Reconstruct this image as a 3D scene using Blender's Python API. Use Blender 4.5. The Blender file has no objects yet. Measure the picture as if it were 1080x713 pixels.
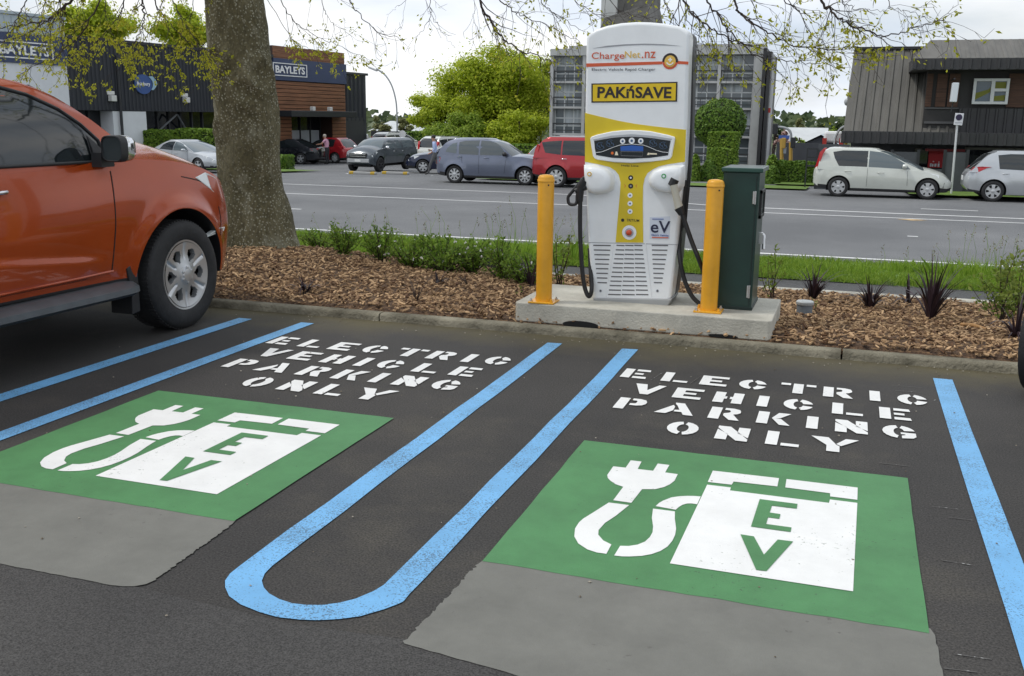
import bpy, bmesh, math, random
from mathutils import Vector, Matrix, noise
RNG = random.Random(7)
PI = math.pi
scene = bpy.context.scene
C = scene.collection
R = math.radians

# ------------------------------------------------------------------ camera (solved from the bay markings)
PW, PH = 1080.0, 713.0
F, PITCH, ROLL, YAW, CH = 1038.0255, 0.219997, 0.0121355, -0.3240282, 1.5
_fw = Vector((math.sin(YAW)*math.cos(PITCH), math.cos(YAW)*math.cos(PITCH), -math.sin(PITCH)))
_rt = Vector((math.cos(YAW), -math.sin(YAW), 0))
_up = _rt.cross(_fw)
_r = math.cos(ROLL)*_rt + math.sin(ROLL)*_up
_u = -math.sin(ROLL)*_rt + math.cos(ROLL)*_up
CAM = Vector((0, 0, CH))
def ray(px, py):
    return (px-PW/2)*_r - (py-PH/2)*_u + F*_fw
def atz(px, py, z):
    d = ray(px, py); return CAM + d*((z-CH)/d.z)
def aty(px, py, Y):
    d = ray(px, py); return CAM + d*(Y/d.y)
def atx(px, py, X):
    d = ray(px, py); return CAM + d*(X/d.x)
def gz(y):                      # ground level beyond the road
    if y < 34: return -0.8
    if y < 50: return -0.8 - 0.5*(y-34)/16
    return -1.3
def atg(px, py):
    z = -0.8
    for _ in range(25):
        p = atz(px, py, z); z = 0.5*z+0.5*gz(p.y)
    return atz(px, py, z)

cd = bpy.data.cameras.new('camera'); cam = bpy.data.objects.new('camera', cd); C.objects.link(cam)
cd.sensor_width = 36; cd.lens = F/PW*36; cd.clip_start = 0.05; cd.clip_end = 6000
mw = Matrix((( _r.x, _u.x, -_fw.x, CAM.x), (_r.y, _u.y, -_fw.y, CAM.y), (_r.z, _u.z, -_fw.z, CAM.z), (0, 0, 0, 1)))
cam.matrix_world = mw
scene.camera = cam
scene.view_settings.view_transform = 'Standard'; scene.view_settings.look = 'None'
scene.view_settings.gamma = 1; scene.view_settings.use_curve_mapping = False
scene.view_settings.exposure = 0.1

# ------------------------------------------------------------------ materials
def L(c):                       # sRGB 0-255 -> linear
    f = lambda v: (v/255/12.92) if v/255 <= .04045 else ((v/255+.055)/1.055)**2.4
    return tuple(f(v) for v in c)
_MC = {}
def mat(name, col, rough=.6, metal=0.0, var=0.0, vs=6.0, bump=0.0, bs=40.0, col2=None, coat=0.0, spec=.5,
        stretch=(1, 1, 1), detail=6, contrast=(.35, .65), trans=0.0, space='Object'):
    if name in _MC: return _MC[name]
    m = bpy.data.materials.new(name); _MC[name] = m; m.use_nodes = True
    nt = m.node_tree; b = nt.nodes['Principled BSDF']
    b.inputs['Roughness'].default_value = rough; b.inputs['Metallic'].default_value = metal
    b.inputs['Specular IOR Level'].default_value = spec
    b.inputs['Coat Weight'].default_value = coat; b.inputs['Coat Roughness'].default_value = .04
    b.inputs['Base Color'].default_value = (*col, 1)
    if var or col2 or bump:
        tc = nt.nodes.new('ShaderNodeTexCoord'); mp = nt.nodes.new('ShaderNodeMapping')
        mp.inputs['Scale'].default_value = stretch
        nt.links.new(tc.outputs[space], mp.inputs['Vector'])
    if var or col2:
        n = nt.nodes.new('ShaderNodeTexNoise'); n.inputs['Scale'].default_value = vs; n.inputs['Detail'].default_value = detail
        n.inputs['Roughness'].default_value = .62
        nt.links.new(mp.outputs[0], n.inputs['Vector'])
        cr = nt.nodes.new('ShaderNodeValToRGB')
        cr.color_ramp.elements[0].position, cr.color_ramp.elements[1].position = contrast
        c1 = tuple(v*(1-var) for v in col); c2 = col2 if col2 else tuple(min(1, v*(1+var)) for v in col)
        cr.color_ramp.elements[0].color = (*c1, 1); cr.color_ramp.elements[1].color = (*c2, 1)
        nt.links.new(n.outputs['Fac'], cr.inputs[0]); nt.links.new(cr.outputs[0], b.inputs['Base Color'])
    if bump:
        n2 = nt.nodes.new('ShaderNodeTexNoise'); n2.inputs['Scale'].default_value = bs; n2.inputs['Detail'].default_value = 5
        nt.links.new(mp.outputs[0], n2.inputs['Vector'])
        bp = nt.nodes.new('ShaderNodeBump'); bp.inputs['Strength'].default_value = bump; bp.inputs['Distance'].default_value = .02
        nt.links.new(n2.outputs['Fac'], bp.inputs['Height']); nt.links.new(bp.outputs[0], b.inputs['Normal'])
    if trans:
        b.inputs['Transmission Weight'].default_value = trans
    return m
def leaf_mat(name, col, col2, vs=3.0, translucent=.35, rough=.55):
    """leaf colour varied per leaf (random per island), part of the light passes through"""
    if name in _MC: return _MC[name]
    m = bpy.data.materials.new(name); _MC[name] = m; m.use_nodes = True
    nt = m.node_tree; b = nt.nodes['Principled BSDF']; out = nt.nodes['Material Output']
    b.inputs['Roughness'].default_value = rough; b.inputs['Specular IOR Level'].default_value = .3
    g = nt.nodes.new('ShaderNodeNewGeometry')
    mx = nt.nodes.new('ShaderNodeMix'); mx.data_type = 'RGBA'
    mx.inputs['A'].default_value = (*col, 1); mx.inputs['B'].default_value = (*col2, 1)
    nt.links.new(g.outputs['Random Per Island'], mx.inputs['Factor'])
    nt.links.new(mx.outputs['Result'], b.inputs['Base Color'])
    t = nt.nodes.new('ShaderNodeBsdfTranslucent'); nt.links.new(mx.outputs['Result'], t.inputs['Color'])
    ms = nt.nodes.new('ShaderNodeMixShader'); ms.inputs[0].default_value = translucent
    nt.links.new(b.outputs[0], ms.inputs[1]); nt.links.new(t.outputs[0], ms.inputs[2])
    nt.links.new(ms.outputs[0], out.inputs['Surface'])
    return m

# ------------------------------------------------------------------ mesh builder
class MB:
    def __init__(s): s.v = []; s.f = []; s.m = []
    def add(s, vs, fs, mi=0):
        o = len(s.v); s.v += [tuple(v) for v in vs]
        for f in fs: s.f.append(tuple(i+o for i in f)); s.m.append(mi)
        return s
    def box(s, c, d, mi=0, rz=0.0, rx=0.0, ry=0.0):
        M_ = Matrix.Rotation(rz, 3, 'Z') @ Matrix.Rotation(ry, 3, 'Y') @ Matrix.Rotation(rx, 3, 'X')
        c = Vector(c); vs = []
        for x in (-.5, .5):
            for y in (-.5, .5):
                for z in (-.5, .5): vs.append(c + M_ @ Vector((x*d[0], y*d[1], z*d[2])))
        return s.add(vs, [(0, 1, 3, 2), (4, 6, 7, 5), (0, 4, 5, 1), (2, 3, 7, 6), (0, 2, 6, 4), (1, 5, 7, 3)], mi)
    def prism(s, poly, fn, a, b, mi=0):
        """poly of 2-D points; fn(u,v,w)->xyz ; extruded between w=a and w=b (caps by ngon)"""
        n = len(poly)
        vs = [fn(u, v, a) for u, v in poly] + [fn(u, v, b) for u, v in poly]
        fs = [tuple(range(n)), tuple(range(2*n-1, n-1, -1))] + [(i, i+n, (i+1) % n+n, (i+1) % n) for i in range(n)]
        return s.add(vs, fs, mi)
    def flat(s, poly, fn, mi=0):
        return s.add([fn(u, v) for u, v in poly], [tuple(range(len(poly)))], mi)
    def tube(s, pts, r, n=8, mi=0, cap=True):
        pts = [Vector(p) for p in pts]; k = len(pts)
        rs = r if isinstance(r, (list, tuple)) else [r]*k
        o = len(s.v); up = None
        for i, p in enumerate(pts):
            t = (pts[min(i+1, k-1)]-pts[max(i-1, 0)])
            if t.length < 1e-9: t = Vector((0, 0, 1))
            t.normalize()
            if up is None:
                up = t.orthogonal().normalized()
            else:
                up = (up - t*up.dot(t))
                up = up.normalized() if up.length > 1e-6 else t.orthogonal().normalized()
            w = t.cross(up)
            for j in range(n):
                a = 2*PI*j/n; q = p + rs[i]*(math.cos(a)*up + math.sin(a)*w); s.v.append(tuple(q))
        for i in range(k-1):
            for j in range(n):
                s.f.append((o+i*n+j, o+i*n+(j+1) % n, o+(i+1)*n+(j+1) % n, o+(i+1)*n+j)); s.m.append(mi)
        if cap:
            s.f.append(tuple(o+j for j in range(n-1, -1, -1))); s.m.append(mi)
            s.f.append(tuple(o+(k-1)*n+j for j in range(n))); s.m.append(mi)
        return s
    def lathe(s, prof, fn, n=24, mi=0, cap=True):
        """prof: (r,h); fn(x,y,h)->xyz"""
        o = len(s.v); k = len(prof)
        for r, h in prof:
            for j in range(n):
                a = 2*PI*j/n; s.v.append(tuple(fn(r*math.cos(a), r*math.sin(a), h)))
        for i in range(k-1):
            for j in range(n):
                s.f.append((o+i*n+j, o+i*n+(j+1) % n, o+(i+1)*n+(j+1) % n, o+(i+1)*n+j)); s.m.append(mi)
        if cap:
            s.f.append(tuple(o+j for j in range(n-1, -1, -1))); s.m.append(mi)
            s.f.append(tuple(o+(k-1)*n+j for j in range(n))); s.m.append(mi)
        return s
    def grid(s, fn, us, vs_, mi=0):
        o = len(s.v); nu, nv = len(us), len(vs_)
        for u in us:
            for v in vs_: s.v.append(tuple(fn(u, v)))
        for i in range(nu-1):
            for j in range(nv-1):
                s.f.append((o+i*nv+j, o+(i+1)*nv+j, o+(i+1)*nv+j+1, o+i*nv+j+1)); s.m.append(mi)
        return s
    def build(s, name, mats, parent=None, smooth=None, bevel=0, fix=True, segs=2):
        me = bpy.data.meshes.new(name); me.from_pydata(s.v, [], s.f)
        if not isinstance(mats, (list, tuple)): mats = [mats]
        for m in mats: me.materials.append(m)
        if len(mats) > 1: me.polygons.foreach_set('material_index', s.m)
        if fix:
            bm = bmesh.new(); bm.from_mesh(me); bmesh.ops.recalc_face_normals(bm, faces=bm.faces); bm.to_mesh(me); bm.free()
        if smooth is not None:
            me.polygons.foreach_set('use_smooth', [True]*len(me.polygons))
            if smooth < 179: me.set_sharp_from_angle(angle=R(smooth))
        me.update()
        o = bpy.data.objects.new(name, me); C.objects.link(o)
        if parent: o.parent = parent
        if bevel:
            b = o.modifiers.new('bevel', 'BEVEL'); b.width = bevel; b.segments = segs; b.limit_method = 'ANGLE'; b.angle_limit = R(40)
        return o
def tag(o, label=None, cat=None, group=None, kind=None):
    if label: o['label'] = label
    if cat: o['category'] = cat
    if group: o['group'] = group
    if kind: o['kind'] = kind
    return o
def empty(name, loc, label, cat, group=None, rz=0.0):
    o = bpy.data.objects.new(name, None); C.objects.link(o); o.location = loc; o.rotation_euler = (0, 0, rz)
    o.empty_display_size = .3
    return tag(o, label, cat, group)
def struct(o, label=None):
    o['kind'] = 'structure'
    if label: o['label'] = label
    return o
def copy_tree(o, parent=None, top=True):
    c = o.copy(); C.objects.link(c); c.parent = parent
    for ch in list(o.children): copy_tree(ch, c, False)
    return c
def lerp(a, b, t): return a+(b-a)*t
def linspace(a, b, n): return [a+(b-a)*i/(n-1) for i in range(n)]
def interp(tab, x):
    """smooth (monotone cubic-ish) interpolation through (x,y) table"""
    if x <= tab[0][0]: return tab[0][1]
    if x >= tab[-1][0]: return tab[-1][1]
    for i in range(len(tab)-1):
        if tab[i][0] <= x <= tab[i+1][0]:
            x0, y0 = tab[i]; x1, y1 = tab[i+1]; h = x1-x0; d = (y1-y0)/h
            def slope(k):
                if k <= 0 or k >= len(tab)-1: return None
                a = (tab[k][1]-tab[k-1][1])/(tab[k][0]-tab[k-1][0]); b = (tab[k+1][1]-tab[k][1])/(tab[k+1][0]-tab[k][0])
                return 0 if a*b <= 0 else 2*a*b/(a+b)
            m0 = slope(i); m1 = slope(i+1)
            m0 = d if m0 is None else m0; m1 = d if m1 is None else m1
            t = (x-x0)/h
            return y0*(2*t**3-3*t*t+1)+h*m0*(t**3-2*t*t+t)+y1*(-2*t**3+3*t*t)+h*m1*(t**3-t*t)
def text_mesh(name, s, size, m, parent=None, loc=(0, 0, 0), rot=(PI/2, 0, 0), bold=0.0, xs=1.0, align='CENTER', depth=.002, spacing=1.0):
    cu = bpy.data.curves.new(name+'_curve', 'FONT'); cu.body = s; cu.size = size; cu.align_x = align; cu.align_y = 'CENTER'
    cu.offset = bold; cu.extrude = depth; cu.space_character = spacing; cu.resolution_u = 3
    t = bpy.data.objects.new(name+'_curve', cu); C.objects.link(t)
    me = bpy.data.meshes.new_from_object(t.evaluated_get(bpy.context.evaluated_depsgraph_get()))
    bpy.data.objects.remove(t); bpy.data.curves.remove(cu)
    me.materials.clear(); me.materials.append(m)
    o = bpy.data.objects.new(name, me); C.objects.link(o); o.parent = parent
    o.location = loc; o.rotation_euler = rot; o.scale = (xs, 1, 1)
    return o
# ------------------------------------------------------------------ world and sun
SUN_EL, SUN_AZ = R(56), R(-108)      # azimuth from +y towards +x: high on the left
w = bpy.data.worlds.new('World'); scene.world = w; w.use_nodes = True
nt = w.node_tree; bg = nt.nodes['Background']; bg.inputs['Strength'].default_value = 0.1
sky = nt.nodes.new('ShaderNodeTexSky'); sky.sky_type = 'NISHITA'; sky.sun_disc = False
sky.sun_elevation = SUN_EL; sky.sun_rotation = SUN_AZ; sky.air_density = 1.2; sky.dust_density = 2.5
tc = nt.nodes.new('ShaderNodeTexCoord'); mp = nt.nodes.new('ShaderNodeMapping')
mp.inputs['Scale'].default_value = (1, 1, 3.2)
nt.links.new(tc.outputs['Generated'], mp.inputs['Vector'])
n1 = nt.nodes.new('ShaderNodeTexNoise'); n1.inputs['Scale'].default_value = 2.3; n1.inputs['Detail'].default_value = 7; n1.inputs['Roughness'].default_value = .5
nt.links.new(mp.outputs[0], n1.inputs['Vector'])
r1 = nt.nodes.new('ShaderNodeValToRGB'); r1.color_ramp.elements[0].position = .34; r1.color_ramp.elements[1].position = .5
r1.color_ramp.elements[0].color = (.62, .62, .62, 1); r1.color_ramp.elements[1].color = (1, 1, 1, 1)
nt.links.new(n1.outputs['Fac'], r1.inputs[0])
n2 = nt.nodes.new('ShaderNodeTexNoise'); n2.inputs['Scale'].default_value = 3.1; n2.inputs['Detail'].default_value = 6
nt.links.new(mp.outputs[0], n2.inputs['Vector'])
r2 = nt.nodes.new('ShaderNodeValToRGB'); r2.color_ramp.elements[0].position = .38; r2.color_ramp.elements[1].position = .62
r2.color_ramp.elements[0].color = (7.0, 7.9, 9.2, 1); r2.color_ramp.elements[1].color = (10.4, 10.5, 10.6, 1)
nt.links.new(n2.outputs['Fac'], r2.inputs[0])
mx = nt.nodes.new('ShaderNodeMix'); mx.data_type = 'RGBA'
nt.links.new(r1.outputs[0], mx.inputs['Factor']); nt.links.new(sky.outputs[0], mx.inputs['A']); nt.links.new(r2.outputs[0], mx.inputs['B'])
nt.links.new(mx.outputs['Result'], bg.inputs['Color'])
sl = bpy.data.lights.new('sun', 'SUN'); so = bpy.data.objects.new('sun', sl); C.objects.link(so)
sl.energy = 1.7; sl.angle = R(10); sl.color = (1, .96, .9)
sd = Vector((math.sin(SUN_AZ)*math.cos(SUN_EL), math.cos(SUN_AZ)*math.cos(SUN_EL), math.sin(SUN_EL)))
so.rotation_euler = sd.to_track_quat('Z', 'Y').to_euler(); so.location = (0, 0, 30)

# ------------------------------------------------------------------ ground materials
def asphalt(name, base, stain, speck, bump=.35, big=.5, scale=180, moss=False):
    m = bpy.data.materials.new(name); m.use_nodes = True; nt = m.node_tree; b = nt.nodes['Principled BSDF']
    b.inputs['Roughness'].default_value = .82; b.inputs['Specular IOR Level'].default_value = .35
    tc = nt.nodes.new('ShaderNodeTexCoord')
    def nz(sc, det, rough=.6):
        n = nt.nodes.new('ShaderNodeTexNoise'); n.inputs['Scale'].default_value = sc; n.inputs['Detail'].default_value = det; n.inputs['Roughness'].default_value = rough
        nt.links.new(tc.outputs['Object'], n.inputs['Vector']); return n
    def ramp(src, p0, p1, c0, c1):
        r = nt.nodes.new('ShaderNodeValToRGB'); r.color_ramp.elements[0].position = p0; r.color_ramp.elements[1].position = p1
        r.color_ramp.elements[0].color = (*c0, 1); r.color_ramp.elements[1].color = (*c1, 1); nt.links.new(src, r.inputs[0]); return r
    a = ramp(nz(big, 8, .65).outputs['Fac'], .35, .68, base, stain)
    fine = ramp(nz(scale, 3).outputs['Fac'], .3, .72, (.35,)*3, (1.85,)*3)
    mu = nt.nodes.new('ShaderNodeMix'); mu.data_type = 'RGBA'; mu.blend_type = 'MULTIPLY'; mu.inputs['Factor'].default_value = .95
    nt.links.new(a.outputs[0], mu.inputs['A']); nt.links.new(fine.outputs[0], mu.inputs['B'])
    if moss:      # olive dirt patches between the bays
        st = ramp(nz(.85, 9, .72).outputs['Fac'], .52, .70, (0,)*3, (.75,)*3)
        m0 = nt.nodes.new('ShaderNodeMix'); m0.data_type = 'RGBA'; m0.blend_type = 'MIX'; m0.inputs['B'].default_value = (.072, .065, .052, 1)
        nt.links.new(st.outputs[0], m0.inputs['Factor']); nt.links.new(a.outputs[0], m0.inputs['A']); nt.links.new(m0.outputs['Result'], mu.inputs['A'])
    if moss:      # mossy dirt gathered along the kerb
        sx = nt.nodes.new('ShaderNodeSeparateXYZ'); nt.links.new(tc.outputs['Object'], sx.inputs[0])
        mm = nt.nodes.new('ShaderNodeMath'); mm.operation = 'MULTIPLY_ADD'; mm.inputs[1].default_value = .9
        nt.links.new(nz(1.6, 7, .7).outputs['Fac'], mm.inputs[0]); nt.links.new(sx.outputs['Y'], mm.inputs[2])
        mr = nt.nodes.new('ShaderNodeMapRange'); mr.inputs['From Min'].default_value = 6.45; mr.inputs['From Max'].default_value = 7.1; nt.links.new(mm.outputs[0], mr.inputs['Value'])
        mk = nt.nodes.new('ShaderNodeMix'); mk.data_type = 'RGBA'; mk.inputs['B'].default_value = (.105, .09, .048, 1)
        nt.links.new(mr.outputs['Result'], mk.inputs['Factor']); nt.links.new(mu.outputs['Result'], mk.inputs['A']); mu = mk
    vo = nt.nodes.new('ShaderNodeTexVoronoi'); vo.inputs['Scale'].default_value = 75
    nt.links.new(tc.outputs['Object'], vo.inputs['Vector'])
    sp = ramp(vo.outputs['Distance'], .06, .1, (1,)*3, (0,)*3)
    gate = ramp(nz(9, 2).outputs['Fac'], .55, .66, (0,)*3, (.5,)*3)
    g2 = nt.nodes.new('ShaderNodeMath'); g2.operation = 'MULTIPLY'
    nt.links.new(sp.outputs[0], g2.inputs[0]); nt.links.new(gate.outputs[0], g2.inputs[1])
    m2 = nt.nodes.new('ShaderNodeMix'); m2.data_type = 'RGBA'; m2.inputs['B'].default_value = (*speck, 1)
    nt.links.new(g2.outputs[0], m2.inputs['Factor']); nt.links.new(mu.outputs['Result'], m2.inputs['A'])
    nt.links.new(m2.outputs['Result'], b.inputs['Base Color'])
    bp = nt.nodes.new('ShaderNodeBump'); bp.inputs['Strength'].default_value = bump; bp.inputs['Distance'].default_value = .006
    nt.links.new(nz(scale*1.1, 3).outputs['Fac'], bp.inputs['Height']); nt.links.new(bp.outputs[0], b.inputs['Normal'])
    return m
def worn_paint(name, col, wear_col, amount, scale=60, bump=.25, dirt=.12, rough=.6):
    """road paint over asphalt grain, worn through in small flecks"""
    m = bpy.data.materials.new(name); m.use_nodes = True; nt = m.node_tree; b = nt.nodes['Principled BSDF']
    b.inputs['Roughness'].default_value = rough
    tc = nt.nodes.new('ShaderNodeTexCoord')
    def nz(sc, det, rough=.6):
        n = nt.nodes.new('ShaderNodeTexNoise'); n.inputs['Scale'].default_value = sc; n.inputs['Detail'].default_value = det; n.inputs['Roughness'].default_value = rough
        nt.links.new(tc.outputs['Object'], n.inputs['Vector']); return n
    r0 = nt.nodes.new('ShaderNodeValToRGB'); r0.color_ramp.elements[0].position = .3; r0.color_ramp.elements[1].position = .7
    r0.color_ramp.elements[0].color = (*[v*(1-dirt) for v in col], 1); r0.color_ramp.elements[1].color = (*[min(1, v*(1+dirt*.5)) for v in col], 1)
    nt.links.new(nz(3.5, 8, .7).outputs['Fac'], r0.inputs[0])
    ad = nt.nodes.new('ShaderNodeMath'); ad.operation = 'ADD'
    s1 = nz(scale, 4); s2 = nz(2.2, 4)
    nt.links.new(s1.outputs['Fac'], ad.inputs[0])
    sc = nt.nodes.new('ShaderNodeMath'); sc.operation = 'MULTIPLY'; sc.inputs[1].default_value = .45
    nt.links.new(s2.outputs['Fac'], sc.inputs[0]); nt.links.new(sc.outputs[0], ad.inputs[1])
    r1 = nt.nodes.new('ShaderNodeValToRGB'); r1.color_ramp.elements[0].position = 1.02-amount; r1.color_ramp.elements[1].position = 1.07-amount
    # value range about .4..1.05
    nt.links.new(ad.outputs[0], r1.inputs[0])
    mx = nt.nodes.new('ShaderNodeMix'); mx.data_type = 'RGBA'; mx.inputs['B'].default_value = (*wear_col, 1)
    nt.links.new(r1.outputs[0], mx.inputs['Factor']); nt.links.new(r0.outputs[0], mx.inputs['A'])
    nt.links.new(mx.outputs['Result'], b.inputs['Base Color'])
    bp = nt.nodes.new('ShaderNodeBump'); bp.inputs['Strength'].default_value = bump; bp.inputs['Distance'].default_value = .005
    nt.links.new(nz(170, 3).outputs['Fac'], bp.inputs['Height']); nt.links.new(bp.outputs[0], b.inputs['Normal'])
    return m
ASPH = asphalt('parking_asphalt', (.031, .0295, .0285), (.052, .048, .044), (.24, .22, .19), moss=True, scale=130)
ASPH2 = asphalt('parking_asphalt_older', (.040, .0385, .0375), (.058, .0555, .053), (.28, .27, .25), big=.9)
ROADM = asphalt('road_asphalt', (.108, .111, .115), (.165, .168, .171), (.35, .34, .33), big=.25, scale=60)
FOOTM = asphalt('footpath_asphalt', (.055, .055, .055), (.085, .085, .083), (.3, .3, .28), big=.8, scale=90)
CONC = mat('concrete', (.47, .45, .385), .85, var=.22, vs=3, bump=.3, bs=70)
KERBM = mat('kerb_concrete', (.13, .115, .075), .9, var=.5, vs=3.2, bump=.8, bs=45, col2=(.30, .275, .205), contrast=(.3, .72))
GREENP = worn_paint('green_paint', (.066, .215, .078), (.045, .10, .05), .10, dirt=.22)
WHITEP = worn_paint('white_paint', (.76, .76, .745), (.38, .40, .36), .12, dirt=.10)
BLUEP = worn_paint('blue_paint', (.16, .41, .70), (.08, .16, .25), .24, scale=150, dirt=.18)
PATCHM = worn_paint('grey_overpaint', (.160, .159, .142), (.11, .105, .095), .10, scale=26, dirt=.2, rough=.8)
ROADW = worn_paint('road_white_paint', (.72, .72, .71), (.3, .3, .3), .16)

def sheet(name, x0, x1, y0, y1, z, m, label=None):
    b = MB(); b.add([(x0, y0, z), (x1, y0, z), (x1, y1, z), (x0, y1, z)], [(0, 1, 2, 3)])
    return struct(b.build(name, m, fix=False), label)
FARM = mat('far_ground_grass', (.07, .09, .03), .9, var=.3, vs=.05)
sheet('ground', -2500, 2500, -2500, 4000, -1.6, FARM, 'wide flat ground reaching to the horizon')
b = MB(); ys = [17.25]+linspace(18, 34, 9)+linspace(36, 50, 8)+[60, 95]
b.grid(lambda u, v: (u, v, gz(v)), [-120, -60, -30, 0, 30, 60, 120], ys)
struct(b.build('road', ROADM), 'grey asphalt street with parked cars beyond it')
# parking lot: newer dark asphalt of the bays in front of older aisle asphalt
sheet('parking_lot', -40, 30, -25, 6.55, 0.0, ASPH, 'dark asphalt car park with painted bays')
b = MB()   # older aisle surface, its seam running just below the bays
b.add([(-40, -20, .002), (30, -20, .002), (30, 2.42, .002), (-1.05, 2.40, .002), (-1.5, 2.36, .002), (-2.1, 2.40, .002), (-40, 2.35, .002)], [(0, 1, 2, 3, 4, 5, 6)])
struct(b.build('aisle_surface', ASPH2), 'older grey asphalt of the aisle in front of the bays')

# kerb with joints
def kerb_strip(name, y0, y1, z0, z1, joints, m, label, r=.022):
    b = MB(); xs = [-40]+joints+[30]
    for a, c in zip(xs[:-1], xs[1:]):
        prof = [(y0, z0-.25), (y0, z1-r), (y0+r*.4, z1-r*.3), (y0+r, z1), (y1, z1), (y1, z0-.25)]
        b.prism(prof, lambda u, v, t: (t, u, v), a+.006, c-.006)
    return struct(b.build(name, m, smooth=50), label)
kerb_strip('kerb', 6.54, 6.63, 0, .057, [-14, -9.2, -6.4, -3.25, .05, 4.2, 9], KERBM, 'weathered concrete kerb along the front of the bays')
def bedz(x, y):
    if y < 6.64: return .062+(y-6.64)*.6
    t = (y-6.5)
    z = .072 - .080*max(0, t-.5)
    z += .22*math.exp(-(((x+5.85)/1.8)**2+((y-9.1)/1.35)**2))       # mound at the tree
    z += .07*math.exp(-(((x+3.6)/1.5)**2+((y-8.4)/1.0)**2))
    z += .025*min(1, max(0, t-.1)/.5)*noise.noise(Vector((x*1.1, y*1.1, 0)))
    return z
kerb_strip('rear_kerb', 10.30, 10.40, -.22, -.172, [-12, -8, -5, -2, 1, 4], CONC, 'thin pale concrete edging behind the mulch')
def verge_z(y):
    return -.41 if y < 12.55 else -.41-.38*((min(y, 17.3)-12.55)/4.75)**.95
b = MB(); b.grid(lambda u, v: (u, v, -.42), [-40, 30], [10.25, 12.65])
struct(b.build('footpath', FOOTM), 'narrow asphalt footpath behind the planted bed')
SOIL = mat('verge_soil', (.10, .18, .02), .95, var=.4, vs=5, bump=.6, bs=30)
b = MB(); b.grid(lambda u, v: (u, v, verge_z(v)+.02*noise.noise(Vector((u*.7, v*.7, 3)))), linspace(-40, 30, 120), linspace(12.55, 17.4, 12))
struct(b.build('grass_verge', SOIL, smooth=180), 'low green grass verge along the road')

# mulch ground
m = bpy.data.materials.new('bark_mulch'); m.use_nodes = True; nt = m.node_tree; pb = nt.nodes['Principled BSDF']; pb.inputs['Roughness'].default_value = .9
tc = nt.nodes.new('ShaderNodeTexCoord'); vo = nt.nodes.new('ShaderNodeTexVoronoi'); vo.inputs['Scale'].default_value = 42
mp = nt.nodes.new('ShaderNodeMapping'); mp.inputs['Scale'].default_value = (1, 1.8, 1)
nt.links.new(tc.outputs['Object'], mp.inputs['Vector']); nt.links.new(mp.outputs[0], vo.inputs['Vector'])
cr = nt.nodes.new('ShaderNodeValToRGB'); cr.color_ramp.elements[0].color = (.05, .026, .014, 1); cr.color_ramp.elements[1].color = (.22, .13, .065, 1)
e = cr.color_ramp.elements.new(.5); e.color = (.11, .06, .03, 1)
sp = nt.nodes.new('ShaderNodeSeparateColor'); nt.links.new(vo.outputs['Color'], sp.inputs[0]); nt.links.new(sp.outputs[0], cr.inputs[0])
nt.links.new(cr.outputs[0], pb.inputs['Base Color'])
bp = nt.nodes.new('ShaderNodeBump'); bp.inputs['Strength'].default_value = .9; bp.inputs['Distance'].default_value = .03
nt.links.new(vo.outputs['Distance'], bp.inputs['Height']); nt.links.new(bp.outputs[0], pb.inputs['Normal'])
MULCH = m
b = MB(); b.grid(lambda u, v: (u, v, bedz(u, v)), linspace(-16, 8, 130), linspace(6.58, 10.32, 44))
struct(b.build('mulch_bed', MULCH, smooth=180), 'raised bed of brown bark mulch')
b = MB(); b.grid(lambda u, v: (u, v, bedz(0, v)), [-40, -16], linspace(6.58, 10.32, 6)); b.grid(lambda u, v: (u, v, bedz(0, v)), [8, 30], linspace(6.58, 10.32, 6))
struct(b.build('mulch_bed', MULCH, smooth=180), 'ends of the brown mulch bed out to the sides')
# loose bark chips
CHIP = leaf_mat('bark_chips', (.095, .046, .023), (.54, .36, .20), translucent=0, rough=.85)
b = MB(); rr = random.Random(3)
def chips(n, x0, x1, y0, y1, smin, smax):
    for _ in range(n):
        x = rr.uniform(x0, x1); y = rr.uniform(y0, y1)
        l = rr.uniform(smin, smax); wd = l*rr.uniform(.2, .5); th = rr.uniform(.004, .012)
        Mx = Matrix.Rotation(rr.uniform(0, PI), 3, 'Z') @ Matrix.Rotation(rr.gauss(0, .35), 3, 'Y') @ Matrix.Rotation(rr.gauss(0, .35), 3, 'X')
        c = Vector((x, y, bedz(x, y)+rr.uniform(.0, .022)))
        pts = [(-.5, -.3), (-.2, -.5), (.5, -.35), (.45, .3), (-.1, .5), (-.5, .25)]
        top = [c + Mx @ Vector((u*l, v*wd, th)) for u, v in pts]; bot = [c + Mx @ Vector((u*l, v*wd, 0)) for u, v in pts]
        b.add(top+bot, [tuple(range(6))]+[(i, i+6, (i+1) % 6+6, (i+1) % 6) for i in range(6)])
chips(17000, -7.2, 2.5, 6.63, 8.6, .014, .055)
chips(12000, -10, 3, 8.4, 10.28, .018, .062)
tag(b.build('bark_chips', CHIP, fix=False), 'loose brown bark chips covering the planted bed', 'bark chips', kind='stuff')

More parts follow.
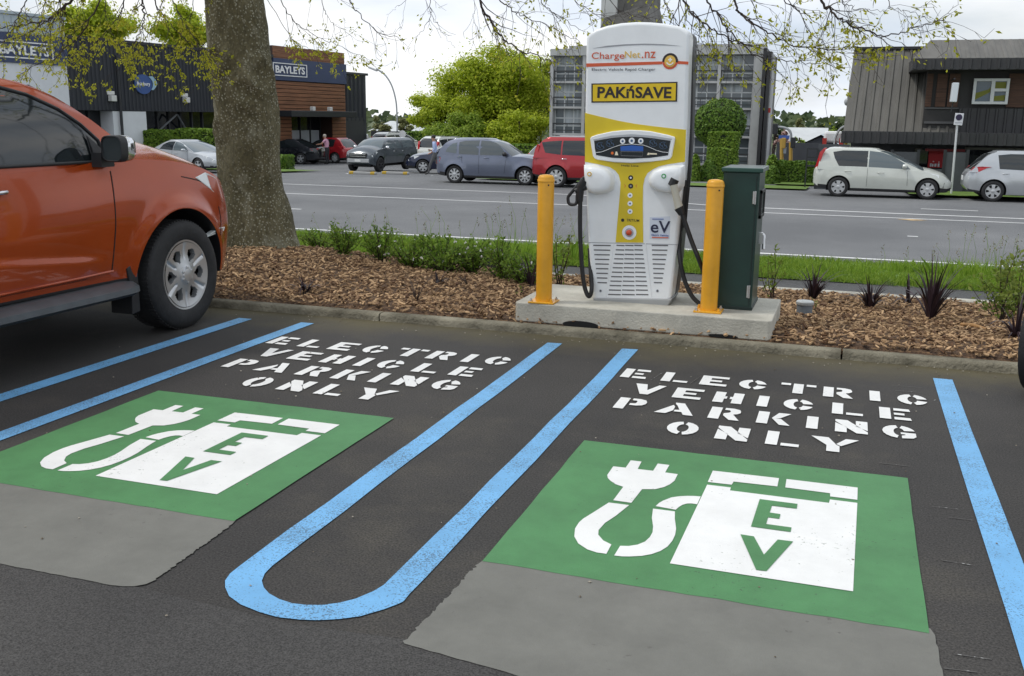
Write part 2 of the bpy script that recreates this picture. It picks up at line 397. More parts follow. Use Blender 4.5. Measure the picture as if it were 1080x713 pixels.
# ------------------------------------------------------------------ painted markings
def paint(name, polys, z, m, parent=None, th=.0):
    b = MB()
    for p in polys: b.add([(x, y, z) for x, y in p], [tuple(range(len(p)))])
    o = b.build(name, m, parent, fix=False)
    for poly in o.data.polygons:
        if poly.normal.z < 0: poly.flip()
    bm = bmesh.new(); bm.from_mesh(o.data); bmesh.ops.triangulate(bm, faces=[f for f in bm.faces if len(f.verts) > 4]); bm.to_mesh(o.data); bm.free()
    return o
def rag(x0, y0, x1, y1, n, amp, seed):
    r_ = random.Random(seed); out = []
    for i in range(n+1):
        t = i/n; a = amp if 0 < i < n else 0
        out.append((lerp(x0, x1, t)+r_.uniform(-a, a), lerp(y0, y1, t)+r_.uniform(-a, a)))
    return out
def line(name, x0, x1, y0, y1, label, m=BLUEP, z=.004):
    p = rag(x0, y0, x0, y1, 14, .0022, 1)+rag(x1, y1, x1, y0, 14, .0022, 2)
    return tag(paint(name, [p], z, m), label, 'bay line', 'blue lines of the bays')
line('blue_bay_line', -4.27, -4.155, -8, 6.238, 'straight blue painted line passing closest to the orange pickup truck')
line('blue_bay_line', -3.755, -3.648, -8, 6.27, 'straight blue painted line between the left green panel and the orange pickup truck')
line('blue_bay_line', .578, .686, -8, 6.24, 'straight blue painted line at the right, beside the right green panel')
# U-shaped line
out = [(-1.858, 6.296), (-1.859, 5.9), (-1.856, 5.545)]+[(-1.856+.003*math.sin(i*2.1), 5.2-.28*i) for i in range(9)]+[(-1.853, 2.64)]
arc_o = [(-1.85, 2.58), (-1.835, 2.53), (-1.807, 2.49), (-1.76, 2.443), (-1.693, 2.408), (-1.61, 2.386), (-1.541, 2.378), (-1.47, 2.388), (-1.419, 2.403), (-1.36, 2.432), (-1.31, 2.468), (-1.262, 2.53), (-1.236, 2.575), (-1.225, 2.60), (-1.228, 2.65)]
outr = [(-1.228+.003*math.sin(i*1.7+1), 2.8+.3*i) for i in range(9)]+[(-1.228, 5.5), (-1.234, 5.9), (-1.236, 6.325)]
inr = [(-1.342, 6.31), (-1.337, 5.9), (-1.331, 5.5)]+[(-1.331+.003*math.sin(i*2.3), 5.2-.3*i) for i in range(8)]+[(-1.333, 2.68)]
arc_i = [(-1.345, 2.63), (-1.375, 2.565), (-1.41, 2.524), (-1.454, 2.492), (-1.5, 2.476), (-1.546, 2.470), (-1.6, 2.48), (-1.651, 2.502), (-1.69, 2.532), (-1.722, 2.571), (-1.742, 2.62), (-1.75, 2.68)]
inl = [(-1.75+.003*math.sin(i*1.9), 2.9+.3*i) for i in range(8)]+[(-1.75, 5.545), (-1.755, 5.9), (-1.757, 6.31)]
tag(paint('blue_bay_line', [out+arc_o+outr+inr+arc_i+inl], .004, BLUEP), 'blue painted line bent into a U between the two green panels', 'bay line', 'blue lines of the bays')
# EV panels
PDX = -2.42887
plug = [(-.879, 3.925), (-.879, 4.04), (-.824, 4.042), (-.823, 4.144), (-.774, 4.145), (-.771, 4.044), (-.703, 4.046), (-.701, 4.145), (-.649, 4.144), (-.65, 4.044), (-.595, 4.042), (-.595, 3.958), (-.606, 3.91), (-.623, 3.87), (-.654, 3.832), (-.705, 3.813), (-.716, 3.651), (-.79, 3.653), (-.784, 3.812), (-.82, 3.83), (-.85, 3.862), (-.868, 3.89)]
cordA = [(-.801, 3.623), (-.719, 3.625), (-.745, 3.5), (-.768, 3.42), (-.775, 3.346), (-.766, 3.305), (-.737, 3.262), (-.701, 3.238), (-.7, 3.156), (-.735, 3.155), (-.772, 3.168), (-.815, 3.205), (-.845, 3.26), (-.861, 3.33), (-.862, 3.39), (-.856, 3.43), (-.83, 3.52)]
cordB = [(-.669, 3.238), (-.64, 3.247), (-.612, 3.27), (-.592, 3.305), (-.583, 3.35), (-.582, 3.397), (-.59, 3.45), (-.61, 3.53), (-.623, 3.622), (-.537, 3.624), (-.525, 3.55), (-.505, 3.46), (-.499, 3.4), (-.5, 3.345), (-.508, 3.29), (-.525, 3.245), (-.55, 3.208), (-.58, 3.182), (-.618, 3.163), (-.645, 3.154), (-.671, 3.152)]
cordC = [(-.618, 3.651), (-.611, 3.69), (-.6, 3.72), (-.575, 3.765), (-.545, 3.79), (-.517, 3.804), (-.49, 3.813), (-.4645, 3.817), (-.466, 3.728), (-.488, 3.729), (-.505, 3.722), (-.52, 3.702), (-.53, 3.675), (-.537, 3.642)]
topL = [(-.458, 4.14), (-.178, 4.146), (-.178, 4.043), (-.357, 4.036), (-.361, 3.996), (-.46, 3.993)]
topR = [(-.147, 4.147), (.141, 4.148), (.139, 4.003), (.034, 4.003), (.033, 4.040), (-.146, 4.043)]
Ep = [(-.235, 3.868), (-.088, 3.868), (-.088, 3.816), (-.183, 3.814), (-.186, 3.738), (-.145, 3.736), (-.146, 3.687), (-.188, 3.687), (-.190, 3.618), (-.097, 3.618), (-.098, 3.574), (-.242, 3.574)]
Vp = [(-.272, 3.487), (-.223, 3.485), (-.175, 3.338), (-.138, 3.487), (-.084, 3.489), (-.156, 3.208), (-.19, 3.205)]
body = [(-.458, 3.960), (-.36, 3.962), (-.36, 3.927), (.031, 3.928), (.034, 3.968), (.139, 3.968), (.123, 3.157), (-.476, 3.157)]
X0, X1, Y0, Y1 = -1.091, .340, 2.955, 4.350
labels = ['large green panel with white plug and EV symbol, right of the blue U line',
          'large green panel with white plug and EV symbol, nearest the orange pickup truck']
cl = ['grey rectangle of overpainted asphalt below the right green panel', 'grey rectangle of overpainted asphalt below the left green panel']
for k, dx in enumerate((0, PDX)):
    t = empty('painted_bay_symbol', (0, 0, 0), labels[k], 'road marking', 'green bay symbols')
    sh = lambda P: [(x+dx, y) for x, y in P]
    x0, x1 = X0+dx, X1+dx+(.0 if k == 0 else 0)
    p = rag(x0, Y0, x1, Y0, 16, .004, 5+k)+rag(x1, Y0, x1+(.006 if k == 0 else 0), Y1, 10, .002, 7)+rag(x1, Y1, x0, Y1, 16, .002, 8)+rag(x0, Y1, x0, Y0, 10, .002, 9)
    paint('green_panel', [p], .0055, GREENP, t)
    paint('plug', [sh(plug)], .0075, WHITEP, t)
    paint('cord', [sh(cordA), sh(cordB), sh(cordC)], .0075, WHITEP, t)
    bo = paint('charger_body', [sh(body)], .0075, WHITEP, t)
    paint('charger_top', [sh(topL), sh(topR)], .0075, WHITEP, t)
    paint('letter', [sh(Ep)], .0095, GREENP, t); paint('letter', [sh(Vp)], .0095, GREENP, t)
    if k == 0: pp = rag(-1.085, 2.99, .345, 2.99, 4, .001, 3)+rag(.356, 2.95, .368, 2.2, 30, .0025, 4)+rag(.368, 2.17, -1.115, 2.368, 50, .002, 6)+rag(-1.120, 2.375, -1.098, 2.93, 60, .006, 2)
    else: pp = rag(-3.515, 2.99, -2.095, 2.99, 4, .001, 3)+rag(-2.080, 2.93, -2.052, 2.45, 50, .005, 4)+[(-2.06, 2.42), (-2.085, 2.395), (-2.12, 2.382)]+rag(-2.16, 2.376, -3.53, 2.374, 50, .003, 6)
    tag(paint('overpainted_patch', [pp], .0045, PATCHM), cl[k], 'paint patch', 'grey overpainted patches')
# stencil lettering: unit cell width w, height h
def glyph(ch, W=.155, H=.213):
    s = W*.36; g = .016; bar = H*.21
    def arcpts(cx, cy, rx, ry, a0, a1, n=9): return [(cx+rx*math.cos(R(lerp(a0, a1, i/(n-1)))), cy+ry*math.sin(R(lerp(a0, a1, i/(n-1))))) for i in range(n)]
    ring = lambda a0, a1, ri: arcpts(W/2, H/2, W/2, H/2, a0, a1)+arcpts(W/2, H/2, W/2*ri, H/2*.60, a1, a0)
    if ch == 'E': return [[(0, 0), (s, 0), (s, H), (0, H)]] + [[(s+g, y), (W, y), (W-.005, y+bar), (s+g, y+bar)] for y in (0, H-bar)] + [[(s+g, H/2-bar*.42), (W*.8, H/2-bar*.42), (W*.8, H/2+bar*.42), (s+g, H/2+bar*.42)]]
    if ch == 'e': return [[(0, 0), (W, 0), (W, bar), (s, bar), (s, H/2-bar*.42), (W*.78, H/2-bar*.42), (W*.78, H/2+bar*.42), (s, H/2+bar*.42), (s, H-bar), (W, H-bar), (W, H), (0, H)]]
    if ch == 'L': return [[(0, 0), (s, 0), (s, H), (0, H)], [(s+g, 0), (W, 0), (W, bar*.9), (s+g, bar*.9)]]
    if ch == 'I': return [[(0, 0), (s, 0), (s, H), (0, H)]]
    if ch == 'C': return [ring(98, 262, .32), ring(78, 14, .32), ring(282, 346, .32)]
    if ch == 'G': return [ring(98, 262, .32), ring(78, 16, .32), [(W*.55, H*.46), (W, H*.46), (W, H*.18), (W*.9, H*.06), (W*.57, 0), (W*.57, H*.2), (W*.68, H*.26), (W*.68, H*.32), (W*.55, H*.32)]]
    if ch == 'O': return [ring(99, 261, .36), ring(81, -81, .36)]
    if ch == 'T':
        x = W*.5; return [[(x-s/2, 0), (x+s/2, 0), (x+s/2, H), (x-s/2, H)], [(-.02, H-bar), (x-s/2-g, H-bar), (x-s/2-g, H), (-.02, H)], [(x+s/2+g, H-bar), (W+.02, H-bar), (W+.02, H), (x+s/2+g, H)]]
    if ch in 'PR':
        o = [[(0, 0), (s, 0), (s, H), (0, H)]]
        x = s+g
        if ch == 'P': o.append([(x, H), (W*.72, H), (W*.93, H*.92), (W, H*.76), (W, H*.6), (W*.9, H*.45), (W*.7, H*.38), (x, H*.38), (x, H*.54), (W*.62, H*.56), (W*.66, H*.62), (W*.66, H*.76), (W*.62, H*.82), (x, H*.82)])
        else: o.append([(x, H), (W*.75, H), (W*.95, H*.92), (W, H*.78), (W, H*.66), (W*.92, H*.55), (W*.78, H*.48), (W*1.03, 0), (W*.7, 0), (x, H*.34), (x, H*.52), (W*.62, H*.6), (W*.66, H*.66), (W*.66, H*.76), (W*.62, H*.82), (x, H*.82)])
        return o
    if ch == 'V': return [[(-.01, H), (s, H), (W*.5, H*.42), (W-s*.55, H), (W+.012, H), (W*.62, 0), (W*.33, 0)]]
    if ch == 'H': return [[(0, 0), (s, 0), (s, H*.38), (W*.5-g/2, H*.38), (W*.5-g/2, H*.6), (s, H*.6), (s, H), (0, H)], [(W*.5+g/2, H*.38), (W-s, H*.38), (W-s, 0), (W, 0), (W, H), (W-s, H), (W-s, H*.6), (W*.5+g/2, H*.6)]]
    if ch == 'K': return [[(0, 0), (s, 0), (s, H), (0, H)], [(s+g, H*.5), (W*.66, H), (W*1.06, H), (W*.74, H*.56), (s+g+.01, H*.42)], [(W*.5, H*.44), (W*.76, H*.5), (W*1.08, 0), (W*.74, 0)]]
    if ch == 'A': return [[(-.025, 0), (s*.62, 0), (W*.42, H*.3), (W*.42, H*.62), (W*.34, H*.78)], [(W*.36, H), (W*.68, H), (W*1.15, 0), (W*.82, 0), (W*.72, H*.22), (W*.46, H*.22), (W*.46, H*.36), (W*.62, H*.4), (W*.47, H*.76), (W*.40, H*.86)]]
    if ch == 'N': return [[(0, 0), (s, 0), (s, H*.42), (0, H*.74)], [(0, H), (s*1.05, H), (W, H*.16), (W, 0), (W-s*.95, 0), (0, H*.84)], [(W-s, H*.56), (W, H*.26), (W, H), (W-s, H)]]
    if ch == 'Y': return [[(-.03, H), (s*.9, H), (W*.52, H*.6), (W*.56, H*.5), (W*.66, H*.42), (W*.66, 0), (W*.28, 0), (W*.28, H*.42)], [(W*.56, H*.56), (W*.84, H), (W+.035, H), (W*.70, H*.44)]]
    return []
rows = [('ELeCTRIC', 5.577, [-1.195, -.957, -.727, -.503, -.255, -.033, .215, .353]),
        ('VeHICLE', 5.247, [-1.065, -.831, -.603, -.372, -.232, .022, .255]),
        ('PARKING', 4.932, [-1.09, -.843, -.59, -.353, -.106, .039, .263]),
        ('ONLY', 4.604, [-.761, -.518, -.281, -.034])]
tl = ['white stencilled words ELECTRIC VEHICLE PARKING ONLY above the right green panel', 'white stencilled words ELECTRIC VEHICLE PARKING ONLY above the left green panel, beside the orange pickup']
words = ['electric', 'vehicle', 'parking', 'only']
for k, dx in enumerate((0, PDX)):
    t = empty('stencilled_words', (dx, 0, 0), tl[k], 'road marking', 'white stencilled parking words')
    r_ = random.Random(k+11)
    for (wd, y, xs), nm in zip(rows, words):
        for ch, x in zip(wd, xs):
            ox, oy = r_.uniform(-.006, .006), r_.uniform(-.004, .004)
            paint('letter', [[(x+u+ox, y+v+oy) for u, v in g] for g in glyph(ch)], .0055, WHITEP, t)
# faint remains of old thin paint and grit on the asphalt
b = MB(); r = random.Random(31)
for x, y, l, a in ((.47, 4.05, .10, .05), (.52, 3.95, .09, .0), (.47, 3.52, .11, -.05), (.45, 2.86, .10, .04), (.41, 2.77, .09, .1), (.30, 4.52, .13, .0), (.42, 5.98, .16, .02), (.42, 5.86, .14, .05), (.55, 5.72, .03, 1.2), (-.99, 5.68, .2, 1.4), (-.76, 5.68, .2, 1.4)):
    c, s_ = math.cos(a), math.sin(a); w_ = .0035
    n_ = 7; up, dn = [], []
    for i in range(n_):
        q = l*(i/(n_-1)-.5); j_ = r.uniform(.3, 1)*w_; up.append((x+q*c-j_*s_, y+q*s_+j_*c, .003)); dn.append((x+q*c+j_*s_, y+q*s_-j_*c, .003))
    b.add(up+dn[::-1], [tuple(range(2*n_))])
tag(b.build('old_paint_traces', worn_paint('old_paint', (.36, .36, .35), (.07, .065, .06), .42, scale=60), fix=False), 'faint thin traces of old white paint on the dark asphalt', 'paint traces', kind='stuff')
b = MB()
for _ in range(260):
    x, y = r.uniform(-4.6, 1.2), r.uniform(1.9, 6.5)
    if r.random() < .45: y = 6.52-abs(r.gauss(0, .12))
    s_ = r.uniform(.0025, .0065); c = Vector((x, y, .006+s_*.3)); ds = [Vector((s_*r.uniform(.6, 1.4), 0, 0)), Vector((0, s_*r.uniform(.6, 1.4), 0)), Vector((0, 0, s_*.6))]
    b.add([c+ds[0], c-ds[0], c+ds[1], c-ds[1], c+ds[2], c-ds[2]], [(0, 2, 4), (2, 1, 4), (1, 3, 4), (3, 0, 4), (2, 0, 5), (1, 2, 5), (3, 1, 5), (0, 3, 5)])
tag(b.build('grit', leaf_mat('grit_mix', (.10, .075, .045), (.42, .39, .33), translucent=0, rough=.9), fix=False), 'scattered grit and bark crumbs on the asphalt', 'grit', kind='stuff')
# road markings
def rline(name, x0, x1, y, wd, label, y2=None, m=None, grp=None):
    y2 = y if y2 is None else y2
    b = MB(); n = max(2, int(abs(x1-x0)/6)+1)
    o = b.grid(lambda u, v: (u, lerp(y, y2, (u-x0)/(x1-x0))+v, gz(y)+.006), linspace(x0, x1, n), [-wd/2, wd/2]).build(name, m or ROADW, fix=False)
    return tag(o, label, 'road line', grp)
rline('road_edge_line', -60, 40, 17.92, .13, 'white edge line of the street closest to the grass verge')
rline('road_centre_line', -60, 40, 26.08, .12, 'thin white centre line running the whole street, the nearer of the pair')
rline('road_centre_line', -60, -8, 29.72, .12, 'white line beyond the centre line on the left half of the street')
rline('road_centre_line', -3.2, 40, 27.55, .16, 'white line just beyond the centre line on the right half of the street', 26.2)
rline('road_centre_line', -8, -3.2, 29.72, .14, 'slanting white line that narrows the painted median behind the charger', 27.55)
for px0, px1, py, l in ((972, 1030, 221.5, 'short white lane dash in front of the white cars'), (298, 320, 220.5, 'short white lane dash right of the big tree trunk'), (957, 968, 249.5, 'tiny white paint mark on the near lane')):
    a = atz(px0, py, -.8); c = atz(px1, py, -.8); rline('lane_dash', a.x, c.x, (a.y+c.y)/2, .12, l)
a = atz(962, 232, -.8)
b = MB(); b.add([(a.x-.35, a.y, -.792), (a.x, a.y-.25, -.792), (a.x+.35, a.y, -.792), (a.x, a.y+.2, -.792)], [(0, 1, 2, 3)])
tag(b.build('road_marker', mat('faded_orange_paint', (.5, .36, .2), .8, var=.3, vs=8), fix=False), 'faded orange diamond painted on the centre line', 'road marking')
for (p0, p1, l) in (((455, 185.5), (478, 184.5), 'white painted bar under the walking man'), ((376, 183.5), (392, 182.2), 'white painted bar in front of the grey pickup')):
    a, c = atg(*p0), atg(*p1); rline('parking_bar', a.x, c.x, a.y, .25, l)
# ------------------------------------------------------------------ concrete pad, charger, bollards, cabinet
WHITE = mat('charger_white', (.80, .82, .83), .32, var=.05, vs=3, coat=.25)
YEL = mat('charger_yellow', (.68, .51, .016), .4, var=.05, vs=4, coat=.2)
BLK = mat('black_plastic', (.018, .018, .02), .45, var=.2, vs=12)
RUB = mat('black_rubber', (.014, .014, .015), .55)
DGREY = mat('dark_grey_plastic', (.055, .058, .065), .45)
SILV = mat('silver_metal', (.62, .62, .62), .3, metal=.9)
BOLY = mat('bollard_yellow', (.72, .345, .014), .42, var=.08, vs=5, bump=.05, bs=25, coat=.15)
CABG = mat('cabinet_green', (.008, .034, .026), .38, var=.15, vs=4, bump=.05, bs=14, coat=.1)
RED1 = mat('print_red', (.62, .10, .035), .5); GOLD = mat('print_gold', (.75, .48, .09), .5); INK = mat('print_black', (.02, .014, .016), .5)
GREYINK = mat('print_grey', (.10, .11, .13), .5); SIGNY = mat('sign_yellow', (.72, .50, .01), .45)
BLUEI = mat('print_blue', (.03, .08, .32), .4); ICONB = mat('icon_blue', (.07, .13, .24), .4); GREENI = mat('print_green', (.05, .35, .10), .5)
SCR = mat('screen_glass', (.02, .024, .032), .12, coat=.4); SCRB = mat('screen_blue', (.03, .11, .42), .2)

b = MB()
px0, px1, py0, py1 = -2.215, -.405, 6.645, 7.52
out = [(px0, py0+.02), (px0+.02, py0)]+[(lerp(px0, px1, i/12), py0+.006*math.sin(i*2.2)) for i in range(1, 12)]+[(px1-.02, py0), (px1, py0+.02), (px1, py1), (px0, py1)]
b.prism(out, lambda u, v, t: (u, v, t), .062, .2)
pad = empty('concrete_pad', ((px0+px1)/2, (py0+py1)/2, 0), 'pale concrete slab under the white charger, yellow bollards and green cabinet', 'concrete slab')
o = b.build('slab', CONC, pad, bevel=.008); o.location = (-pad.location.x, -pad.location.y, 0)
DARKV = mat('dark_hollow', (.008, .008, .008), .9)
for (cx, rx_, rz_) in ((-1.72, .13, .026), (-.72, .10, .012)):
    b = MB(); b.lathe([(.02, -.03), (1, -.03), (1, .01)], lambda x, y, h: (cx+x*rx_, py0+h*.3, .072+y*rz_), 20); o = b.build('hollow', DARKV, pad); o.location = (-pad.location.x, -pad.location.y, 0)

CX, CY, CZ = -1.455, 7.12, .2
FY = -.17                                    # front face in charger coordinates
ch = empty('rapid_charger', (CX, CY, CZ), 'tall white and yellow electric vehicle rapid charger with black cables', 'ev charger')
def cu(px, py, Y=None):
    P = aty(px, py, CY+FY if Y is None else Y); return (P.x-CX, P.z-CZ)
def deco(name, polys, m, depth=.0015, y=None, parent=ch, smooth=None):
    """printed or moulded flat pieces lying on the front face, traced in front view"""
    y = FY if y is None else y
    b = MB()
    for p in polys: b.prism(p, lambda u, v, t: (u, t, v), y-depth, y+.004)
    return b.build(name, m, parent, smooth=smooth)
L1 = [(616.2, 180), (618, 203), (619, 230), (620.2, 256), (622.5, 290), (625.5, 314), (628.5, 318.2)]
R1 = [(704, 320.4), (708, 313), (711, 290), (714.5, 257), (718, 215), (722, 177), (724.5, 130), (726, 77), (727.2, 40), (726.6, 34)]
T1 = [(722, 30.5), (717, 27.6), (700, 24.6), (685, 23.3), (671, 23), (655, 24.2), (640, 27), (629, 30.5), (621, 35.5), (618.2, 40), (617.6, 60), (616.8, 110)]
ol = [cu(*p) for p in L1+R1+T1]
b = MB(); b.prism(ol, lambda u, v, t: (u, t, v), FY, FY+.19)
b.build('front_shell', WHITE, ch, smooth=45, bevel=.022, segs=4)
b = MB(); b.prism([(u*.97+.012, v*.995+.004) for u, v in ol], lambda u, v, t: (u, t, v), FY+.17, FY+.36)
b.build('rear_shell', DGREY, ch, smooth=45, bevel=.012)
cb = cu(666, 320)
b = MB(); b.prism([cu(*p) for p in [(625, 314), (628, 320.5), (704.5, 323), (709, 315)]], lambda u, v, t: (u, t, v), FY-.012, FY+.3); b.build('plinth', mat('plinth_grey', (.33, .34, .34), .5), ch, bevel=.01)
# cap line under the rounded top
deco('cap_groove', [[cu(*p) for p in [(625, 51), (640, 48.3), (660, 46.6), (680, 46), (700, 46.6), (718, 48.4), (700, 47.8), (680, 47.3), (660, 48), (640, 49.8)]]], mat('groove_grey', (.30, .31, .33), .6))
# yellow field
yel = [(616.9, 119), (630, 122.2), (653, 127.5), (670, 130.6), (685, 132.6), (705, 135), (723.6, 136.8), (722.3, 170.6), (704.7, 173.2), (695, 175.5), (688.7, 178.5), (683, 182.5), (680, 188), (678.3, 196), (678, 216), (678.5, 256), (649.3, 255.6), (651.5, 230), (653.8, 205), (654.6, 192.7), (652.7, 184.7), (649, 180), (643, 176.2), (630, 173), (617, 170.6)]
deco('yellow_panel', [[cu(*p) for p in yel]], YEL, .002)
# screen surround, screen, icons
z5 = lambda x, y: cu(615+x/9.818, 130+y/9.818)
fr = deco('screen_surround', [[z5(*p) for p in [(78, 160), (90, 140), (150, 118), (300, 85), (400, 74), (500, 69), (600, 73), (700, 82), (880, 120), (950, 140), (958, 158), (940, 250), (922, 345), (905, 366), (880, 376), (700, 399), (510, 412), (330, 403), (150, 376), (122, 362), (108, 340), (92, 250)]]], WHITE, .022)
fr.modifiers.new('bevel', 'BEVEL').width = .008
fr.modifiers['bevel'].segments = 3
sc = deco('screen', [[z5(*p) for p in [(122, 182), (300, 152), (400, 142), (510, 139), (620, 143), (720, 153), (912, 181), (898, 260), (885, 332), (700, 357), (510, 366), (310, 357), (142, 328), (130, 260)]]], SCR, .0235)
YS = FY-.0235
deco('painted_hood_shadow', [[z5(*p) for p in [(110, 168), (300, 128), (510, 112), (720, 128), (930, 160), (912, 180), (720, 151), (510, 137), (300, 150), (122, 180)]]], mat('hood_shadow_and_fitting_grey', (.42, .44, .47), .5), .0228)  # grey band paints the shadow under the hood above the screen
deco('display', [[z5(*p) for p in [(395, 238), (510, 228), (630, 238), (630, 288), (395, 285)]]], SCRB, .001, YS)
def ring(cx, cy, r0, r1, m, y, name='ring', parent=ch, n=18, depth=.001):
    b = MB(); ps = [(math.cos(2*PI*i/n), math.sin(2*PI*i/n)) for i in range(n)]
    vs = [(cx+r1*a, y-depth, cy+r1*c) for a, c in ps]
    if r0 <= 0: b.add(vs, [tuple(range(n))])
    else:
        vs += [(cx+r0*a, y-depth, cy+r0*c) for a, c in ps]; b.add(vs, [(i, (i+1) % n, n+(i+1) % n, n+i) for i in range(n)])
    o = b.build(name, m, parent, fix=False)
    for p in o.data.polygons:
        if p.normal.y > 0: p.flip()
    return o
wp = mat('print_white', (.82, .84, .86), .4)
for x, y, r in ((417, 185, 27), (511, 180, 31), (604, 183, 28)):
    c = z5(x, y); k = (z5(x+r, y)[0]-c[0]); ring(c[0], c[1], 0, k, wp, YS, 'button'); ring(c[0], c[1], 0, k*.42, ICONB, YS-.0012, 'button_symbol')
b = MB(); pl = [z5(*p) for p in [(140, 302), (195, 297), (250, 277), (320, 248), (390, 224), (510, 214), (635, 226), (700, 250), (765, 279), (830, 297), (888, 303)]]
b.tube([(u, YS-.001, v) for u, v in pl], .0016, 5); b.build('screen_line', wp, sc)
b = MB()
pl = [z5(*p) for p in [(400, 292), (625, 296), (622, 340), (400, 335), (400, 292)]]
b.tube([(u, YS-.001, v) for u, v in pl], .0012, 4); b.build('screen_frame', mat('print_midgrey', (.3, .3, .32), .5), sc)
b = MB()
for cx_, cy_, kind in ((188, 235, 0), (290, 207, 1), (735, 205, 1), (838, 230, 0)):
    for q in range(4):
        a = z5(cx_-36+q*20, cy_-24+(q % 2)*18); c = z5(cx_-22+q*20, cy_+8+(q % 2)*14); b.tube([(a[0], YS-.001, a[1]), (c[0], YS-.001, c[1])], .0022, 4)
    pts = [z5(cx_+44*math.cos(t*PI/6), cy_+36*math.sin(t*PI/6)) for t in range(1, 11)]
    b.tube([(u, YS-.001, v) for u, v in pts], .0014, 4)
b.build('plug_pictograms', ICONB, sc)
c = z5(310, 308); ring(c[0], c[1], 0, .010, mat('print_orange', (.8, .16, .02), .5), YS, 'payment_symbol'); c2 = z5(352, 308)
deco('payment_symbol', [[z5(*p) for p in [(335, 330), (345, 292), (360, 292), (372, 330)]], [z5(*p) for p in [(668, 328), (678, 305), (690, 302), (692, 328)]]], mat('print_cream', (.8, .72, .55), .5), .001, YS)
def ctext(name, s, px, py, w_px, m, bold=.0, y=None, hx=None, sp=1.0, depth=.0006, parent=ch, height=None):
    """text centred on an image point of the front face, scaled to the width seen"""
    c = cu(px, py); w_ = cu(px+w_px/2, py)[0]-cu(px-w_px/2, py)[0]
    o = text_mesh(name, s, 1.0, m, parent, bold=bold, depth=depth, spacing=sp)
    xs = [v.co.x for v in o.data.vertices]; wd = max(xs)-min(xs); mid = (max(xs)+min(xs))/2
    s_ = w_/wd; hs = s_ if hx is None else hx
    ys_ = [v.co.y for v in o.data.vertices]; my = (max(ys_)+min(ys_))/2; hh = max(ys_)-min(ys_)
    if height: hs = (cu(px, py-height/2)[1]-cu(px, py+height/2)[1])/hh
    for v in o.data.vertices: v.co.x = (v.co.x-mid)*s_; v.co.y = (v.co.y-my)*hs
    o.scale = (1, 1, 1); o.location = (c[0], (FY if y is None else y)-.0028, c[1]); return o
deco('payment_bar', [[cu(*p) for p in [(685.5, 161.2), (693.5, 161.6), (693.5, 163), (685.5, 162.8)]]], mat('print_cream', (1, 1, 1)), .001, YS)
# brand stripe and lettering
z4 = lambda x, y: (600+x/7.714, 40+y/7.714)
deco('red_stripe', [[cu(*z4(*p)) for p in [(142, 208), (760, 191), (760, 215), (142, 236)]], [cu(*z4(*p)) for p in [(885, 187), (972, 193), (972, 216), (885, 212)]]], RED1)
c = cu(*z4(824, 190)); k = cu(*z4(888, 190))[0]-c[0]
ring(c[0], c[1], 0, k, RED1, FY-.001, 'emblem'); 
b = MB(); b.add([(c[0]+k*math.cos(a), FY-.0026, c[1]+k*math.sin(a)) for a in [R(d) for d in range(-8, 196, 12)]], [tuple(range(17))]); b.build('emblem_arch', INK, ch, fix=False)
ring(c[0], c[1], 0, k*.72, GOLD, FY-.0022, 'emblem_disc')
b = MB(); b.box((c[0], FY-.004, c[1]+k*.18), (k*.5, .002, k*.16)); b.box((c[0], FY-.0041, c[1]+k*.18), (k*.16, .002, k*.5))
b.tube([(c[0]+k*.45*math.cos(R(a)), FY-.004, c[1]+k*.45*math.sin(R(a))) for a in range(200, 341, 20)], k*.08, 5); b.build('emblem_mark', wp, ch)
def pieces(items, py, m_h):
    for s, x0, x1, m, h, dy in items: ctext('lettering', s, (x0+x1)/2, py+dy, x1-x0, m, .004, height=h)
pieces([('Charge', 624, 658.5, RED1, 9.2, 1.2), ('Net', 659, 675.5, GOLD, 7, -1), ('.nz', 677, 691.5, RED1, 7, -.6)], 58.5, 0)
ctext('lettering', 'Electric Vehicle Rapid Charger', 657.5, 73.6, 67, GREYINK, .0, height=3.8)
deco('store_sign', [[cu(*z4(*p)) for p in [(184, 371), (884, 357), (880, 518), (184, 527)]]], INK, .003)
deco('store_sign_field', [[cu(*z4(*p)) for p in [(196, 381), (872, 368), (868, 508), (196, 516)]]], SIGNY, .0038)
ctext('lettering', 'PAK\u0144SAVE', 668.8, 97, 78, INK, .028, height=13.2, y=FY-.002)
# lower body: seam, louvres
deco('seam', [[cu(*p) for p in [(620, 255.4), (714.6, 257.6), (714.6, 258.3), (620, 256.1)]]], mat('groove_grey', (1, 1, 1)), .0008)
z2 = lambda x, y: (590+x/3.75, 150+y/3.75)
b = MB()
for i in range(11):
    t = i/10; y = lerp(408, 592, t)
    for xa, xb in ((lerp(134, 155, t), lerp(203, 184, t)), (lerp(365, 376, t), lerp(430, 400, t))):
        if i < 9: b.prism([cu(*z2(*p)) for p in [(xa, y-2.6), (xb, y-1.6), (xb, y+3), (xa, y+2)]], lambda u, v, q: (u, q, v), FY-.0015, FY+.003)
for i in range(13):
    t = i/12; y = lerp(408, 620, t); xa, xb = lerp(226, 190, t), lerp(328, 354, t)
    for p0, p1 in ((xa, lerp(xa, xb, .31)), (lerp(xa, xb, .34), lerp(xa, xb, .66)), (lerp(xa, xb, .69), xb)):
        b.prism([cu(*z2(*p)) for p in [(p0, y-2.6), (p1, y-1.6), (p1, y+3), (p0, y+2)]], lambda u, v, q: (u, q, v), FY-.0015, FY+.003)
b.build('louvre_slots', mat('slot_dark', (.12, .12, .125), .7), ch)
b = MB()
